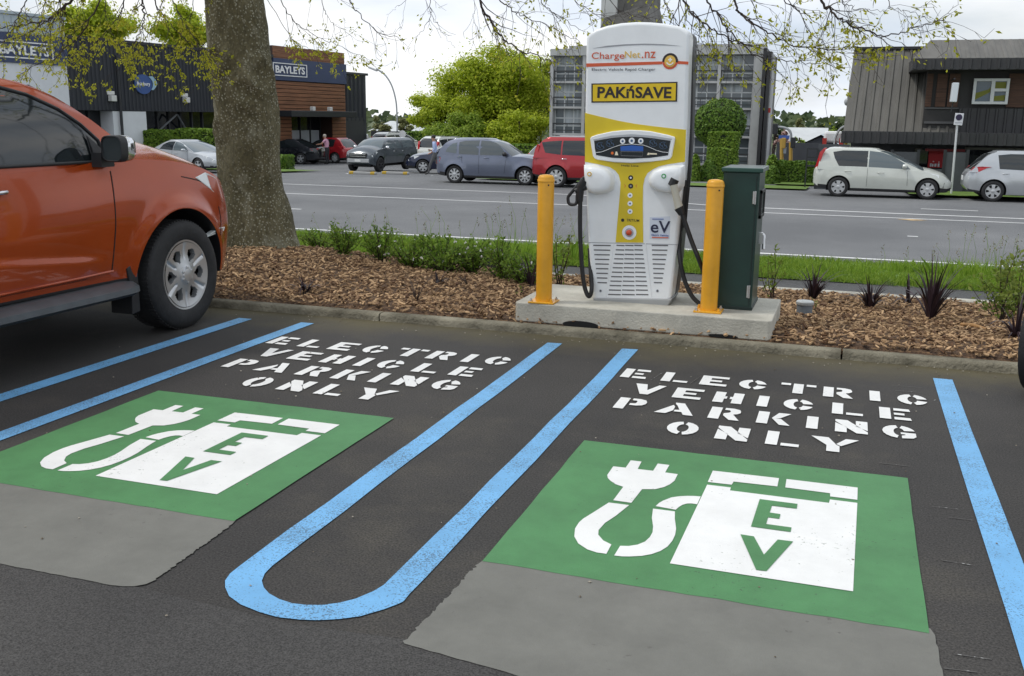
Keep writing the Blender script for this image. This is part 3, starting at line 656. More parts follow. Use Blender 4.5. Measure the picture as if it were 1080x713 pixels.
for x0, y0, x1, y1 in ((213, 400, 183, 625), (340, 400, 365, 625)):
    a, c = cu(*z2(x0, y0)), cu(*z2(x1, y1)); b.tube([(a[0], FY, a[1]), (c[0], FY, c[1])], .004, 6)
b.build('grille_rib', WHITE, ch)
for x in (163, 388):
    c = cu(*z2(x, 588)); ring(c[0], c[1], 0, .011, mat('hood_shadow_and_fitting_grey', (1, 1, 1)), FY-.001, 'lock'); ring(c[0], c[1], 0, .006, BLK, FY-.002, 'lock_slot')
# pods that hold the connectors
def pod(px_list, depth):
    P = [cu(*p) for p in px_list]; cxm = sum(p[0] for p in P)/len(P); cym = sum(p[1] for p in P)/len(P)
    b = MB(); n = len(P); o = 0; rings = [(1.10, 0.004), (1.0, -.025), (.93, -depth*.8), (.80, -depth), (.5, -depth*1.06)]
    vs = []
    for s_, d in rings: vs += [(cxm+(u-cxm)*s_, FY+d, cym+(v-cym)*s_) for u, v in P]
    fs = [(i*n+j, i*n+(j+1) % n, (i+1)*n+(j+1) % n, (i+1)*n+j) for i in range(len(rings)-1) for j in range(n)]+[tuple((len(rings)-1)*n+j for j in range(n))]
    b.add(vs, fs); return b.build('connector_pod', WHITE, ch, smooth=70)
pod([z2(*p) for p in [(102, 95), (140, 92), (185, 103), (210, 125), (218, 155), (212, 185), (185, 199), (140, 203), (118, 195), (108, 170), (103, 130)]], .075)
pod([z2(*p) for p in [(360, 135), (375, 112), (410, 98), (450, 93), (490, 96), (492, 130), (488, 170), (470, 195), (440, 201), (395, 192), (365, 175), (357, 155)]], .075)
for x, y, m in ((130, 124, GOLD), (421, 132, GREENI)):
    c = cu(*z2(x, y)); ring(c[0], c[1], .0, .017, m, FY-.081, 'pod_badge'); ring(c[0], c[1], 0, .009, wp, FY-.0825, 'pod_badge_dot')
# centre column of buttons and small print
ctext('lettering', 'Help Line', 664.5, 175.0, 18, INK, .01, height=2.4); 
def dot(px, py, r, m, rin=None, minn=None, name='button'):
    c = cu(px, py); ring(c[0], c[1], 0, r, m, FY-.0022, name)
    if rin: ring(c[0], c[1], 0, rin, minn, FY-.0034, name+'_symbol')
dot(665.3, 187.5, .018, INK, .007, wp); dot(665.3, 196.2, .018, INK, .007, mat('print_midgrey', (1, 1, 1)))
for y in (206, 214.6, 223): dot(664.6, y, .018, wp, .006, BLUEI)
deco('arrow', [[cu(*p) for p in [(658.3, 193.8), (660.2, 196), (658.3, 198.6), (659.3, 196.2)]], [cu(*p) for p in [(672, 193.8), (670.4, 196), (672, 198.6), (671.2, 196.2)]]], RED1, .0028)
ctext('lettering', 'TRITIUM', 667.5, 232.4, 13.5, INK, .006, height=2.7); dot(656.8, 232.2, .012, INK)
c = cu(663.8, 245.2)
ring(c[0], c[1], 0, .052, wp, FY-.003, 'emergency_stop'); ring(c[0], c[1], 0, .032, mat('hood_shadow_and_fitting_grey', (1, 1, 1)), FY-.0045, 'emergency_stop_collar')
b = MB(); b.lathe([(.02, 0), (.02, .018), (.014, .024), (.002, .025)], lambda x, y, h: (c[0]+x, FY-.004-h, c[1]+y), 16); b.build('emergency_stop_button', mat('button_red', (.55, .07, .02), .4), ch, smooth=50)
# EV sticker
deco('sticker', [[cu(*z2(*p)) for p in [(357, 296), (438, 293), (436, 383), (357, 383)]]], mat('sticker_blue_white', (.60, .64, .72), .5), .0008)
ctext('lettering', 'eV', 696.6, 239.3, 20.5, mat('ink_navy', (.015, .015, .05), .5), .012, height=12.8, y=FY)
ctext('lettering', 'Electric Vehicles', 696.2, 248.0, 18, BLUEI, .01, height=2.0, y=FY)
deco('sticker_bar', [[cu(*p) for p in [(687.5, 250), (705, 250.2), (705, 251.2), (687.5, 251)]]], RED1, .0028)
deco('sticker_bar', [[cu(*p) for p in [(688, 230.6), (700, 230.7), (700, 231.5), (688, 231.4)]]], BLUEI, .0028)
# connectors and cables
def P3(px, py, Y): p = aty(px, py, Y); return (p.x-CX, p.y-CY, p.z-CZ)
YC = CY+FY-.05
def pline(pts, Y): return [P3(x, y, Y) for x, y in pts]
def smoothpath(pts, n=6):
    pts = [Vector(p) for p in pts]; out = []
    for i in range(len(pts)-1):
        p0 = pts[max(0, i-1)]; p1 = pts[i]; p2 = pts[i+1]; p3 = pts[min(len(pts)-1, i+2)]
        for k in range(n):
            t = k/n; out.append(.5*((2*p1)+(p2-p0)*t+(2*p0-5*p1+4*p2-p3)*t*t+(3*p1-p0-3*p2+p3)*t**3))
    out.append(pts[-1]); return out
con = MB(); con.tube(smoothpath(pline([(616.5, 187), (611, 193.5), (602, 204), (599.3, 208), (599.6, 213.5), (602, 215.6), (606.5, 215.3), (608.5, 212.5), (609, 205), (612, 197)], YC)), .0125, 8)
con.tube(pline([(617, 190), (612, 198), (611.8, 212.5)], YC), [.034, .03, .021], 10); con.tube(pline([(607, 201.5), (618.5, 197)], YC), .022, 8)
co = con.build('charging_connector', BLK, ch, smooth=50)
b = MB(); b.tube(smoothpath(pline([(612, 210), (611.8, 240), (613, 270), (615.2, 295), (618.2, 308), (621.5, 312.5), (624, 305)], YC)+[P3(623, 285, YC+.06), P3(622, 262, YC+.1)]), .016, 10); b.build('charging_cable', RUB, ch, smooth=60)
b = MB(); b.tube(pline([(712, 189), (708.5, 196)], YC-.03), .03, 10); b.build('socket_hole', RUB, ch)
b = MB(); b.tube(pline([(710.5, 195), (713, 207), (716.5, 220)], YC-.05), [.026, .024, .03], 12); b.build('charging_connector', mat('connector_beige', (.45, .43, .36), .5), ch, smooth=50)
b = MB(); b.tube(pline([(716, 219), (719.5, 226)], YC-.05), [.034, .024], 10)
b.tube(smoothpath(pline([(718, 221), (723, 236), (730, 256), (738, 276)], YC-.04)+pline([(745, 296), (748, 314)], YC+.1)+pline([(743, 321.5), (737, 319.5), (729, 311), (721.5, 294), (717, 272)], YC+.06)+pline([(716.5, 250), (720, 220), (723, 190)], YC+.12)), .016, 10); b.build('charging_cable', RUB, ch, smooth=60)
b = MB(); b.tube(smoothpath(pline([(728, 36), (729.3, 60), (729, 120), (727, 180), (722, 240)], CY+FY+.16)), .012, 8); b.build('side_seal', BLK, ch, smooth=60)
c3 = aty(594, 316, 6.95)

# bollards
def bollard(px, pyb, pyt, label, proto=None):
    base = atz(px, pyb, .2); base.y += .06
    t = empty('bollard', (base.x, base.y, .2), label, 'bollard', 'yellow bollards by the charger')
    top = aty(px, pyt, base.y).z-.2; r = .058
    b = MB(); b.lathe([(r, .0), (r, top-.03), (r*.96, top-.016), (r*.78, top-.004), (r*.4, top), (.004, top+.002)], lambda x, y, h: (x, y, h), 32); b.build('post', BOLY, t, smooth=40)
    b = MB(); b.lathe([(r+.001, top-.05), (r+.0035, top-.048), (r+.0035, top-.036), (r+.001, top-.032)], lambda x, y, h: (x, y, h), 32); b.build('cap_rim', BOLY, t, smooth=40)
    b = MB(); b.box((0, 0, .006), (.19, .17, .012)); b.build('base_plate', BOLY, t, bevel=.003)
    for sx in (-1, 1):
        for sy in (-1, 1):
            b = MB(); b.lathe([(.011, .012), (.011, .024), (.007, .025), (.007, .034)], lambda x, y, h: (x+sx*.075, y+sy*.065, h), 6); b.build('bolt', SILV if sx*sy > 0 else BOLY, t)
    b = MB(); b.lathe([(.006, 0), (.006, .004)], lambda x, y, h: (.033+x, -.0475-h, top-.07+y), 8); b.build('hole', INK, t)
    return t
bollard(571, 320, 184, 'yellow steel bollard left of the white charger')
bollard(746, 330, 189, 'yellow steel bollard between the charger and the green cabinet')

# green cabinet
fl, frr = atz(755, 325, .2), atz(792.5, 327, .2)
cw, cdp = frr.x-fl.x, .46
cab = empty('electrical_cabinet', ((fl.x+frr.x)/2, fl.y+cdp/2, .2), 'dark green metal electrical cabinet at right end of the slab', 'cabinet')
hgt = aty(775, 181, fl.y).z-.2
b = MB(); b.box((0, 0, hgt/2), (cw, cdp, hgt)); b.build('body', CABG, cab, bevel=.008)
b = MB(); b.box((0, 0, .012), (cw+.012, cdp+.012, .024)); b.build('base_frame', mat('cabinet_base_dark', (.006, .02, .016), .5), cab, bevel=.003)
b = MB(); b.box((.004, 0, hgt+.012), (cw+.035, cdp+.035, .03)); b.build('lid', mat('cabinet_lid_green', (.02, .065, .05), .35, coat=.2), cab, bevel=.006)
b = MB(); b.box((cw/2-.018, -cdp/2-.003, hgt/2), (.004, .004, hgt-.06)); b.build('door_seam', mat('seam_dark', (.004, .012, .01), .6), cab)
for zf in (.82, .14):
    b = MB(); b.box((cw/2-.03, -cdp/2-.008, hgt*zf), (.016, .016, .085)); b.tube([(cw/2-.021, -cdp/2-.014, hgt*zf-.045), (cw/2-.021, -cdp/2-.014, hgt*zf+.045)], .007, 8); b.build('hinge', SILV, cab, bevel=.002)
b = MB()
for z0, z1, y0, y1 in ((.66, .685, -.12, .16), (.84, .865, -.12, .16), (.66, .865, -.12, -.095), (.66, .865, .135, .16)):
    b.box((cw/2+.006, (y0+y1)/2, hgt*(z0+z1)/2), (.02, y1-y0, hgt*(z1-z0)))
b.build('meter_window_frame', BLK, cab, bevel=.003)
b = MB(); b.box((cw/2+.003, .02, hgt*.762), (.008, .24, hgt*.17)); b.build('meter_window', mat('meter_glass', (.07, .10, .09), .1), cab)
b = MB(); b.tube(smoothpath([(cw/2, .06, hgt*.53), (cw/2+.03, .06, hgt*.52), (cw/2+.034, .05, hgt*.46), (cw/2+.036, .04, hgt*.42)]), .012, 8); b.box((cw/2+.012, .06, hgt*.5), (.024, .05, .08)); b.build('handle', SILV, cab, smooth=40)

# grey pipe stub with cap and a sprout
def bed_at(px, py):
    z = 0.0
    for _ in range(20):
        p = atz(px, py, z); z = .5*z+.5*bedz(p.x, p.y)
    p = atz(px, py, z); p.z = bedz(p.x, p.y); return p
p = bed_at(848, 332)
t = empty('pipe_stub', p, 'short grey plastic pipe stub with a pale cap standing in the mulch', 'pipe')
PVC = mat('grey_pvc', (.16, .18, .20), .5, var=.15, vs=9)
b = MB(); b.lathe([(.062, -.05), (.062, .09)], lambda x, y, h: (x, y, h), 24); b.build('pipe', PVC, t, smooth=40)
b = MB(); b.lathe([(.068, .085), (.070, .088), (.070, .108), (.064, .114), (.002, .116)], lambda x, y, h: (x, y, h), 24); b.build('cap', mat('pvc_cap', (.40, .42, .42), .5, var=.2, vs=8), t, smooth=40)
# dark weathered box on the verge
p = aty(517, 289, 10.6); p.z = -.42
t = empty('utility_box', p, 'small dark weathered timber box standing behind the green shrubs', 'box')
WOODD = mat('dark_timber', (.035, .034, .024), .8, var=.4, vs=10, bump=.3)
b = MB(); b.box((0, 0, .21), (.2, .14, .42)); b.build('box_body', WOODD, t, bevel=.01)
b = MB(); b.box((.01, 0, .43), (.24, .18, .035), ry=.08); b.build('box_lid', mat('dark_timber_lid', (.09, .09, .06), .8, var=.4, vs=10), t, bevel=.006)
# ------------------------------------------------------------------ plants of the bed and verge
def leafquad(b, c, d, up, l, wd, mi=0, fold=0.0):
    """pointed leaf from c along d"""
    d = d.normalized(); s = d.cross(up)
    s = s.normalized() if s.length > 1e-6 else d.orthogonal().normalized()
    n = s.cross(d)
    b.add([c, c+d*l*.45+s*wd*.5+n*fold*l, c+d*l, c+d*l*.45-s*wd*.5+n*fold*l], [(0, 1, 2, 3)], mi)
def rvec(r): return Vector((r.gauss(0, 1), r.gauss(0, 1), r.gauss(0, 1))).normalized()

FLAX = leaf_mat('flax_leaf', (.022, .014, .017), (.07, .042, .05), translucent=.1, rough=.4)
def flax(px, py, h, n, label, seed, lean=.5):
    r = random.Random(seed); p = bed_at(px, py)
    t = empty('flax_plant', p, label, 'plant', 'dark flax plants in the mulch')
    b = MB()
    for i in range(n):
        a = r.uniform(0, 2*PI); tilt = r.uniform(.08, 1)*lean*1.9; ln = h*r.uniform(.55, 1.05); w0 = .014*r.uniform(.6, 1.1)
        side = Vector((-math.sin(a), math.cos(a), 0)); pts = []
        for k in range(6):
            q = k/5; th = tilt*(.6+.75*q*q)
            pts.append((Vector((math.cos(a)*math.sin(th), math.sin(a)*math.sin(th), math.cos(th)))*ln*q + Vector((math.cos(a), math.sin(a), 0))*.015, w0*(1-.95*q**2)*(.6+.4*min(1, q*4))))
        vs = []
        for c, w_ in pts: vs += [c-side*w_, c+Vector((math.cos(a), math.sin(a), 0))*(-w_*.3), c+side*w_]
        b.add(vs, [f for k in range(5) for f in ((k*3, k*3+1, k*3+4, k*3+3), (k*3+1, k*3+2, k*3+5, k*3+4))])
    b.build('leaves', FLAX, t, smooth=180, fix=False)
    b = MB(); b.lathe([(.035, -.05), (.025, .02), (.008, .04)], lambda x, y, z: (x, y, z), 10); b.build('stem_base', mat('flax_base', (.02, .014, .014), .8), t)
    return t
flax(857, 317, .40, 38, 'dark purple flax plant beside the grey pipe stub', 1)
flax(917, 326, .34, 42, 'small dark purple flax plant standing alone in the middle of the right hand mulch', 2, .55)
flax(958, 320, .30, 9, 'very sparse dark flax with only a few thin leaves, left of the biggest flax', 3, .8)
flax(981, 338, .54, 48, 'biggest dark purple flax plant, tall with long upright leaves', 4, .45)
flax(1071, 358, .34, 26, 'dark flax plant at the right edge under the leafy shrub', 5, .6)
flax(322, 309, .20, 18, 'tiny dark flax in the mulch nearest the tree trunk', 6, .7)
flax(560, 303, .36, 16, 'thin dark flax behind the left yellow bollard', 7, .5)
flax(462, 300, .18, 10, 'low faint flax seedling in front of the green shrubs', 8, .8)

HEBE = leaf_mat('shrub_leaf', (.075, .16, .016), (.25, .36, .05), translucent=.45)
HEBE2 = leaf_mat('shrub_leaf_light', (.11, .17, .022), (.28, .34, .07), translucent=.4)
TWIG = mat('twig_brown', (.05, .032, .022), .85, var=.3, vs=20)
FLOW = mat('white_petals', (.75, .74, .70), .7)
def shrub(loc, h, w, label, seed, m=HEBE, stems=9, leaf=.035, dens=1.0, flowers=0, name='shrub', cat='shrub', group=None, loose=.5):
    r = random.Random(seed); t = empty(name, loc, label, cat, group)
    bs, bl = MB(), MB(); tips = []
    for i in range(stems):
        a = r.uniform(0, 2*PI); rad = w/2*math.sqrt(r.uniform(0.02, 1)); hh = h*(1-.45*(rad/(w/2))**2)*r.uniform(.7, 1.05)
        p1 = Vector((math.cos(a)*rad*.5, math.sin(a)*rad*.5, hh*.5)); p2 = Vector((math.cos(a)*rad, math.sin(a)*rad, hh))
        pts = smoothpath([Vector((r.gauss(0, .02), r.gauss(0, .02), -.03)), p1+rvec(r)*.03, p2], 5)
        bs.tube(pts, [lerp(.006, .0018, k/(len(pts)-1)) for k in range(len(pts))], 4, cap=False)
        nl = int(26*dens*hh/.4)
        for k in range(nl):
            q = r.uniform(.18, 1)**.8; c = pts[min(len(pts)-1, int(q*(len(pts)-1)))]+rvec(r)*.02
            d = rvec(r)+Vector((0, 0, .6)); leafquad(bl, c, d, rvec(r), leaf*r.uniform(.6, 1.25), leaf*.42)
            if r.random() < loose:
                c2 = c+rvec(r)*w*.10; leafquad(bl, c2, rvec(r)+Vector((0, 0, .5)), rvec(r), leaf*r.uniform(.6, 1.2), leaf*.42)
        tips.append(pts[-1])
    bs.build('stems', TWIG, t, smooth=180, fix=False); bl.build('leaves', m, t, fix=False)
    if flowers:
        b = MB()
        for k in range(flowers):
            c = r.choice(tips)+rvec(r)*.05
            for q in range(5):
                d = rvec(r); leafquad(b, c, d, rvec(r), .022, .016)
        b.build('flowers', FLOW, t, fix=False)
    return t
hb = [(338, 264, .34, .5, 'low green shrub touching the right side of the tree trunk base'), (362, 268, .42, .45, 'upright green shrub, second from the tree trunk'),
      (403, 276, .50, .42, 'narrow upright green shrub standing a little apart, third from the tree trunk'), (436, 283, .42, .6, 'bushy green shrub with white flowers, directly left of the broadest shrub'),
      (467, 287, .48, .75, 'broadest bushy green shrub in the middle of the row'), (497, 289, .46, .6, 'green shrub directly left of the dark timber box'),
      (533, 296, .52, .45, 'green shrub with white flowers just right of the dark timber box'), (553, 300, .42, .5, 'loose green shrub behind the left yellow bollard')]
for i, (x, y, h, w_, l) in enumerate(hb):
    p = bed_at(x, y)
    if p.y > 10.15: p = aty(x, y, 10.1); p.z = bedz(p.x, p.y)
    shrub(p, h*.80, w_*1.1, l, 20+i, HEBE, stems=int(34*w_/.5), leaf=.044, dens=1.2, flowers=[0, 4, 3, 8, 9, 7, 6, 3][i], group='green shrubs behind the mulch')
p = bed_at(1056, 338); shrub(p, .60, .55, 'leafy yellow green shrub with bare lower stems at the right edge', 40, HEBE2, stems=13, leaf=.055, dens=.9, loose=.9)
p = bed_at(1074, 328); shrub(p, .55, .5, 'yellow green shrub just behind the right edge flax', 44, HEBE2, stems=11, leaf=.055, dens=.9)
p = bed_at(813, 316); shrub(p, .55, .28, 'thin pale green weed growing against the back of the green cabinet', 41, HEBE2, stems=6, leaf=.045, dens=.6, name='weed', cat='weed')
p = bed_at(590, 303); shrub(p, .62, .32, 'thin leafy sapling between left bollard and charger', 42, HEBE2, stems=7, leaf=.045, dens=.7, name='sapling', cat='sapling')
p = bed_at(548, 312); shrub(p, .10, .12, 'tiny bright green seedling beside the concrete slab', 43, HEBE2, stems=4, leaf=.03, dens=.8, name='weed', cat='weed')
p = bed_at(857, 330); shrub(p, .15, .06, 'small green sprout against the grey pipe stub', 45, HEBE2, stems=2, leaf=.04, dens=.8, name='weed', cat='weed')
for i, (x, y, s_, l) in enumerate([(438, 318, .22, 'bare forked dead twig sticking out of the mulch left of the slab'), (495, 303, .14, 'small bare dead seedling in front of the shrubs')]):
    r = random.Random(60+i); p = bed_at(x, y); b = MB()
    for k in range(5):
        a = r.uniform(0, 2*PI); d = Vector((math.cos(a)*.7, math.sin(a)*.4, .8)); b.tube([p+Vector((0, 0, -.02)), p+d*s_*.5, p+d*s_+rvec(r)*.04], [.006, .004, .0015], 5)
    tag(b.build('dead_twig', TWIG, smooth=180), l, 'twig')
a, c = bed_at(1013, 346), bed_at(1040, 350)
b = MB(); b.tube([a+Vector((0, 0, .03)), (a+c)/2+Vector((0, 0, .035)), c+Vector((0, 0, .02))], [.012, .016, .012], 7); tag(b.build('stick', mat('orange_wood', (.33, .18, .07), .8, var=.2, vs=20), smooth=60), 'pale orange stick of wood lying on the mulch at the right', 'stick')

# grass of the verge: blades
GRASS = leaf_mat('grass_blade', (.12, .22, .022), (.28, .38, .05), translucent=.45)
b = MB(); r = random.Random(5)
def blade(b, x, y, z, h, wd, r, lean=.5):
    a = r.uniform(0, 2*PI); la = r.uniform(0, 2*PI); ln = abs(r.gauss(0, lean))*h
    dx, dy = math.cos(a)*wd/2, math.sin(a)*wd/2; ex, ey = math.cos(la)*ln, math.sin(la)*ln
    b.v += [(x-dx, y-dy, z), (x+dx, y+dy, z), (x+dx*.7+ex*.4, y+dy*.7+ey*.4, z+h*.6), (x+ex, y+ey, z+h), (x-dx*.7+ex*.4, y-dy*.7+ey*.4, z+h*.6)]
    o = len(b.v)-5; b.f.append((o, o+1, o+2, o+3, o+4)); b.m.append(0)
for _ in range(38000):
    y = 12.6+4.7*r.random()**1.2; x = r.uniform(-11.5*y/17-1, 3.2*y/17+.6)
    hh = .07*(.6+.9*max(0, noise.noise(Vector((x*.6, y*.6, 1)))+.35))*r.uniform(.6, 1.4)
    blade(b, x, y, verge_z(y)-.01, hh+.02, .014, r, .6)
for _ in range(2500):
    x = r.uniform(-11.5, 3.4); y = 12.6+r.gauss(0, .05); blade(b, x, y, verge_z(max(12.4, y)), r.uniform(.03, .09), .012, r, .9)
tag(b.build('verge_grass', GRASS, fix=False), 'bright green mown grass blades on the roadside verge', 'grass', kind='stuff')
DRYS = mat('seed_head_brown', (.16, .13, .05), .8)
TALL = leaf_mat('tall_grass', (.15, .27, .02), (.32, .45, .06), translucent=.45)
def tuft(px, py, h, n, spread, label, seed, heads=8):
    r = random.Random(seed); P = atz(px, py, -.55)
    for _ in range(10): P = atz(px, py, verge_z(max(12.4, P.y)))
    if P.y > 15.6: P = aty(px, py, 15.6-.4*(seed % 3)); P.z = verge_z(P.y)
    if P.y < 12.6: P = aty(px, py, 12.6); P.z = verge_z(P.y)
    t = empty('grass_tuft', P, label, 'grass tuft', 'taller grass tufts on the verge')
    b = MB()
    for _ in range(n): blade(b, r.gauss(0, spread), r.gauss(0, spread*.6), -.02, h*r.uniform(.4, 1), .016, r, .45)
    b.build('blades', TALL, t, fix=False)
    if heads:
        bs, bh = MB(), MB()
        for _ in range(heads):
            x, y = r.gauss(0, spread*1.3), r.gauss(0, spread); hh = h*r.uniform(1.2, 2.0); tip = Vector((x+r.gauss(0, .08), y, hh))
            bs.tube([(x, y, 0), (x*.95, y, hh*.6), tip], [.003, .0025, .0015], 3, cap=False)
            for k in range(7): leafquad(bh, tip+Vector((r.gauss(0, .012), r.gauss(0, .012), -.022*k)), rvec(r)+Vector((0, 0, .6)), rvec(r), .035, .012)
        bs.build('stalks', TALL, t, fix=False); bh.build('seed_heads', DRYS, t, fix=False)
    return t
for i, (x, y, h, n, s_, l, hd) in enumerate([(962, 288, .24, 260, .2, 'bright tall grass tuft on the verge straight above the biggest flax', 4), (1022, 292, .32, 320, .26, 'tallest bright grass tuft on the right of the verge', 6), (900, 290, .22, 160, .25, 'low grass tuft on the verge above the lone small flax', 0),
        (1060, 296, .40, 60, .3, 'sparse grass stalks with brown seed heads at the right edge', 18), (545, 272, .42, 120, .35, 'grass tuft with seed heads behind the left bollard', 14), (480, 266, .34, 80, .6, 'thin grass stalks standing above the green shrubs', 14), (380, 252, .3, 40, .5, 'thin grass stalks right of the tree trunk', 8), (600, 275, .42, 130, .25, 'grass tuft seen just left of the charger', 5)]):
    tuft(x, y, h, n, s_, l, 80+i, hd)

# ------------------------------------------------------------------ the big street tree
BARK = bpy.data.materials.new('lichen_bark'); BARK.use_nodes = True; nt = BARK.node_tree; pb = nt.nodes['Principled BSDF']; pb.inputs['Roughness'].default_value = .9
tc = nt.nodes.new('ShaderNodeTexCoord'); mpn = nt.nodes.new('ShaderNodeMapping'); mpn.inputs['Scale'].default_value = (1, 1, .55); nt.links.new(tc.outputs['Object'], mpn.inputs['Vector'])
def nzn(sc, det, src=mpn):
    n = nt.nodes.new('ShaderNodeTexNoise'); n.inputs['Scale'].default_value = sc; n.inputs['Detail'].default_value = det; n.inputs['Roughness'].default_value = .65; nt.links.new(src.outputs[0], n.inputs['Vector']); return n
def rampn(src, ps, cs):
    rr_ = nt.nodes.new('ShaderNodeValToRGB'); e = rr_.color_ramp.elements
    e[0].position, e[1].position = ps[0], ps[-1]; e[0].color = (*cs[0], 1); e[1].color = (*cs[-1], 1)
    for p, c in zip(ps[1:-1], cs[1:-1]): q = e.new(p); q.color = (*c, 1)
    nt.links.new(src, rr_.inputs[0]); return rr_
base = rampn(nzn(3.2, 8).outputs['Fac'], [.3, .5, .7], [(.055, .049, .02), (.105, .090, .045), (.17, .152, .09)])
finen = rampn(nzn(38, 4).outputs['Fac'], [.3, .7], [(.45,)*3, (1.4,)*3])
mu = nt.nodes.new('ShaderNodeMix'); mu.data_type = 'RGBA'; mu.blend_type = 'MULTIPLY'; mu.inputs['Factor'].default_value = .8
nt.links.new(base.outputs[0], mu.inputs['A']); nt.links.new(finen.outputs[0], mu.inputs['B'])
vo = nt.nodes.new('ShaderNodeTexVoronoi'); vo.inputs['Scale'].default_value = 36; nt.links.new(tc.outputs['Object'], vo.inputs['Vector'])
nd = nzn(42, 4)
ad = nt.nodes.new('ShaderNodeMath'); ad.operation = 'MULTIPLY_ADD'; ad.inputs[1].default_value = .6; nt.links.new(nd.outputs['Fac'], ad.inputs[0]); nt.links.new(vo.outputs['Distance'], ad.inputs[2])
spots = rampn(ad.outputs[0], [.56, .64], [(1,)*3, (0,)*3])
gate = rampn(nzn(2.2, 5).outputs['Fac'], [.34, .50], [(0,)*3, (.95,)*3])
ml = nt.nodes.new('ShaderNodeMath'); ml.operation = 'MULTIPLY'; nt.links.new(spots.outputs[0], ml.inputs[0]); nt.links.new(gate.outputs[0], ml.inputs[1])
big = rampn(nzn(4.5, 6).outputs['Fac'], [.56, .64], [(0,)*3, (.38,)*3])
mxm = nt.nodes.new('ShaderNodeMath'); mxm.operation = 'MAXIMUM'; nt.links.new(ml.outputs[0], mxm.inputs[0]); nt.links.new(big.outputs[0], mxm.inputs[1])
m3 = nt.nodes.new('ShaderNodeMix'); m3.data_type = 'RGBA'; m3.inputs['B'].default_value = (.30, .288, .215, 1)
nt.links.new(mxm.outputs[0], m3.inputs['Factor']); nt.links.new(mu.outputs['Result'], m3.inputs['A']); nt.links.new(m3.outputs['Result'], pb.inputs['Base Color'])
bpn = nt.nodes.new('ShaderNodeBump'); bpn.inputs['Strength'].default_value = 1.0; bpn.inputs['Distance'].default_value = .025
nh = nzn(22, 6); nt.links.new(nh.outputs['Fac'], bpn.inputs['Height']); nt.links.new(bpn.outputs[0], pb.inputs['Normal'])
TWB = mat('branch_bark', (.045, .032, .026), .85, var=.35, vs=8)
YLEAF = leaf_mat('young_leaf', (.30, .32, .016), (.60, .58, .06), translucent=.55)
TY = 9.15
prof = []   # (z, cx, radius)
for py, xl, xr in ((268, 236, 321), (262, 243, 315), (255, 243.5, 313), (247, 241, 309.5), (236, 239, 306.5), (215, 236, 302), (196, 233.4, 299), (157, 230.6, 295.4), (118, 229.5, 293.5), (98, 227, 291), (78.6, 224.4, 288), (39, 220.4, 283), (0, 217.5, 278.6)):
    a, c = aty(xl, py, TY), aty(xr, py, TY); prof.append((a.z, (a.x+c.x)/2, (c.x-a.x)/2*(.865 if py < 200 else .94)))
prof = [(prof[0][0]-.3, prof[0][1], prof[0][2]*1.08)]+prof
zt, ct, rt = prof[-1]
prof += [(zt+.5, ct-.03, rt*.98), (zt+1.0, ct-.06, rt*.98), (zt+1.5, ct-.08, rt*.95), (zt+2.0, ct-.1, rt*.8), (zt+2.7, ct-.15, rt*.55), (zt+3.6, ct-.2, rt*.4), (zt+4.8, ct-.2, rt*.22)]
tree = empty('street_tree', (prof[1][1], TY, prof[1][0]), 'large street tree with thick lichen spotted trunk beside the orange pickup truck', 'tree')
ox, oz = tree.location.x, tree.location.z
b = MB(); n = 72; zs = linspace(prof[0][0], prof[-1][0], 170)
rt_tab = [(p[0], p[2]) for p in prof]; ct_tab = [(p[0], p[1]) for p in prof]
def trunk_pt(z, a):
    r_ = interp(rt_tab, z); cx = interp(ct_tab, z)
    u = Vector((math.cos(a), math.sin(a), 0))
    hgt = z-prof[1][0]
    fl = math.exp(-max(0, hgt)/.16)
    lob = 1+fl*(.10*math.cos(3*a+.8)+.06*math.cos(5*a))+.018*math.cos(3*a+z*.8)
    d = .02*noise.noise(Vector((u.x*2.2, u.y*2.2, z*1.6)))+.010*noise.noise(Vector((u.x*6, u.y*6, z*5)))+.009*noise.noise(Vector((u.x*16, u.y*16, z*14)))
    for kz, ka, kr, kd in ((1.72, -1.0, .17, .03), (2.05, -1.9, .14, .03), (1.35, -2.1, .12, .022), (1.9, -.35, .2, .035)):   # old branch scars
        da = (a-ka+PI) % (2*PI)-PI; q = math.hypot(da*r_, z-kz)/kr
        if q < 1.4: d += kd*(math.exp(-((q-.75)/.3)**2)-.7*math.exp(-(q/.35)**2))
    return Vector((cx-ox, 0, z-oz))+u*(r_*lob+d)
b.grid(lambda u, v: trunk_pt(u, v), zs, linspace(0, 2*PI, n+1))
trunk = b.build('trunk', BARK, tree, smooth=180)
bm = bmesh.new(); bm.from_mesh(trunk.data); bmesh.ops.remove_doubles(bm, verts=bm.verts, dist=1e-4); bmesh.ops.recalc_face_normals(bm, faces=bm.faces); bm.to_mesh(trunk.data); bm.free()
# limbs above the picture, spreading over the bays
top = Vector((ct-.06, TY, zt+1.2))
limb_paths = [
    [top, (-7.6, 8.8, 5.2), (-9.4, 8.5, 5.5), (-11.5, 8.3, 5.1)],
    [top+Vector((0, 0, .5)), (-4.2, 8.6, 5.6), (-2.2, 8.0, 5.7), (-.2, 7.5, 5.2), (1.8, 7.3, 4.6)],
    [top+Vector((0, 0, .2)), (-5.6, 7.2, 4.9), (-5.5, 5.6, 5.2), (-5.6, 3.8, 5.0)],
    [top+Vector((0, 0, .9)), (-6.4, 10.8, 5.8), (-6.6, 12.6, 6.2), (-7.2, 14.5, 5.8)],
    [top+Vector((0, 0, .8)), (-3.9, 10.0, 6.0), (-2.0, 10.8, 6.2), (0.2, 11.2, 5.6)],
    [top+Vector((0, 0, .3)), (-7.2, 7.8, 4.9), (-8.4, 6.6, 5.0), (-9.8, 5.6, 4.7)]]
limb_pts = []
off = Vector((ox, TY, oz))
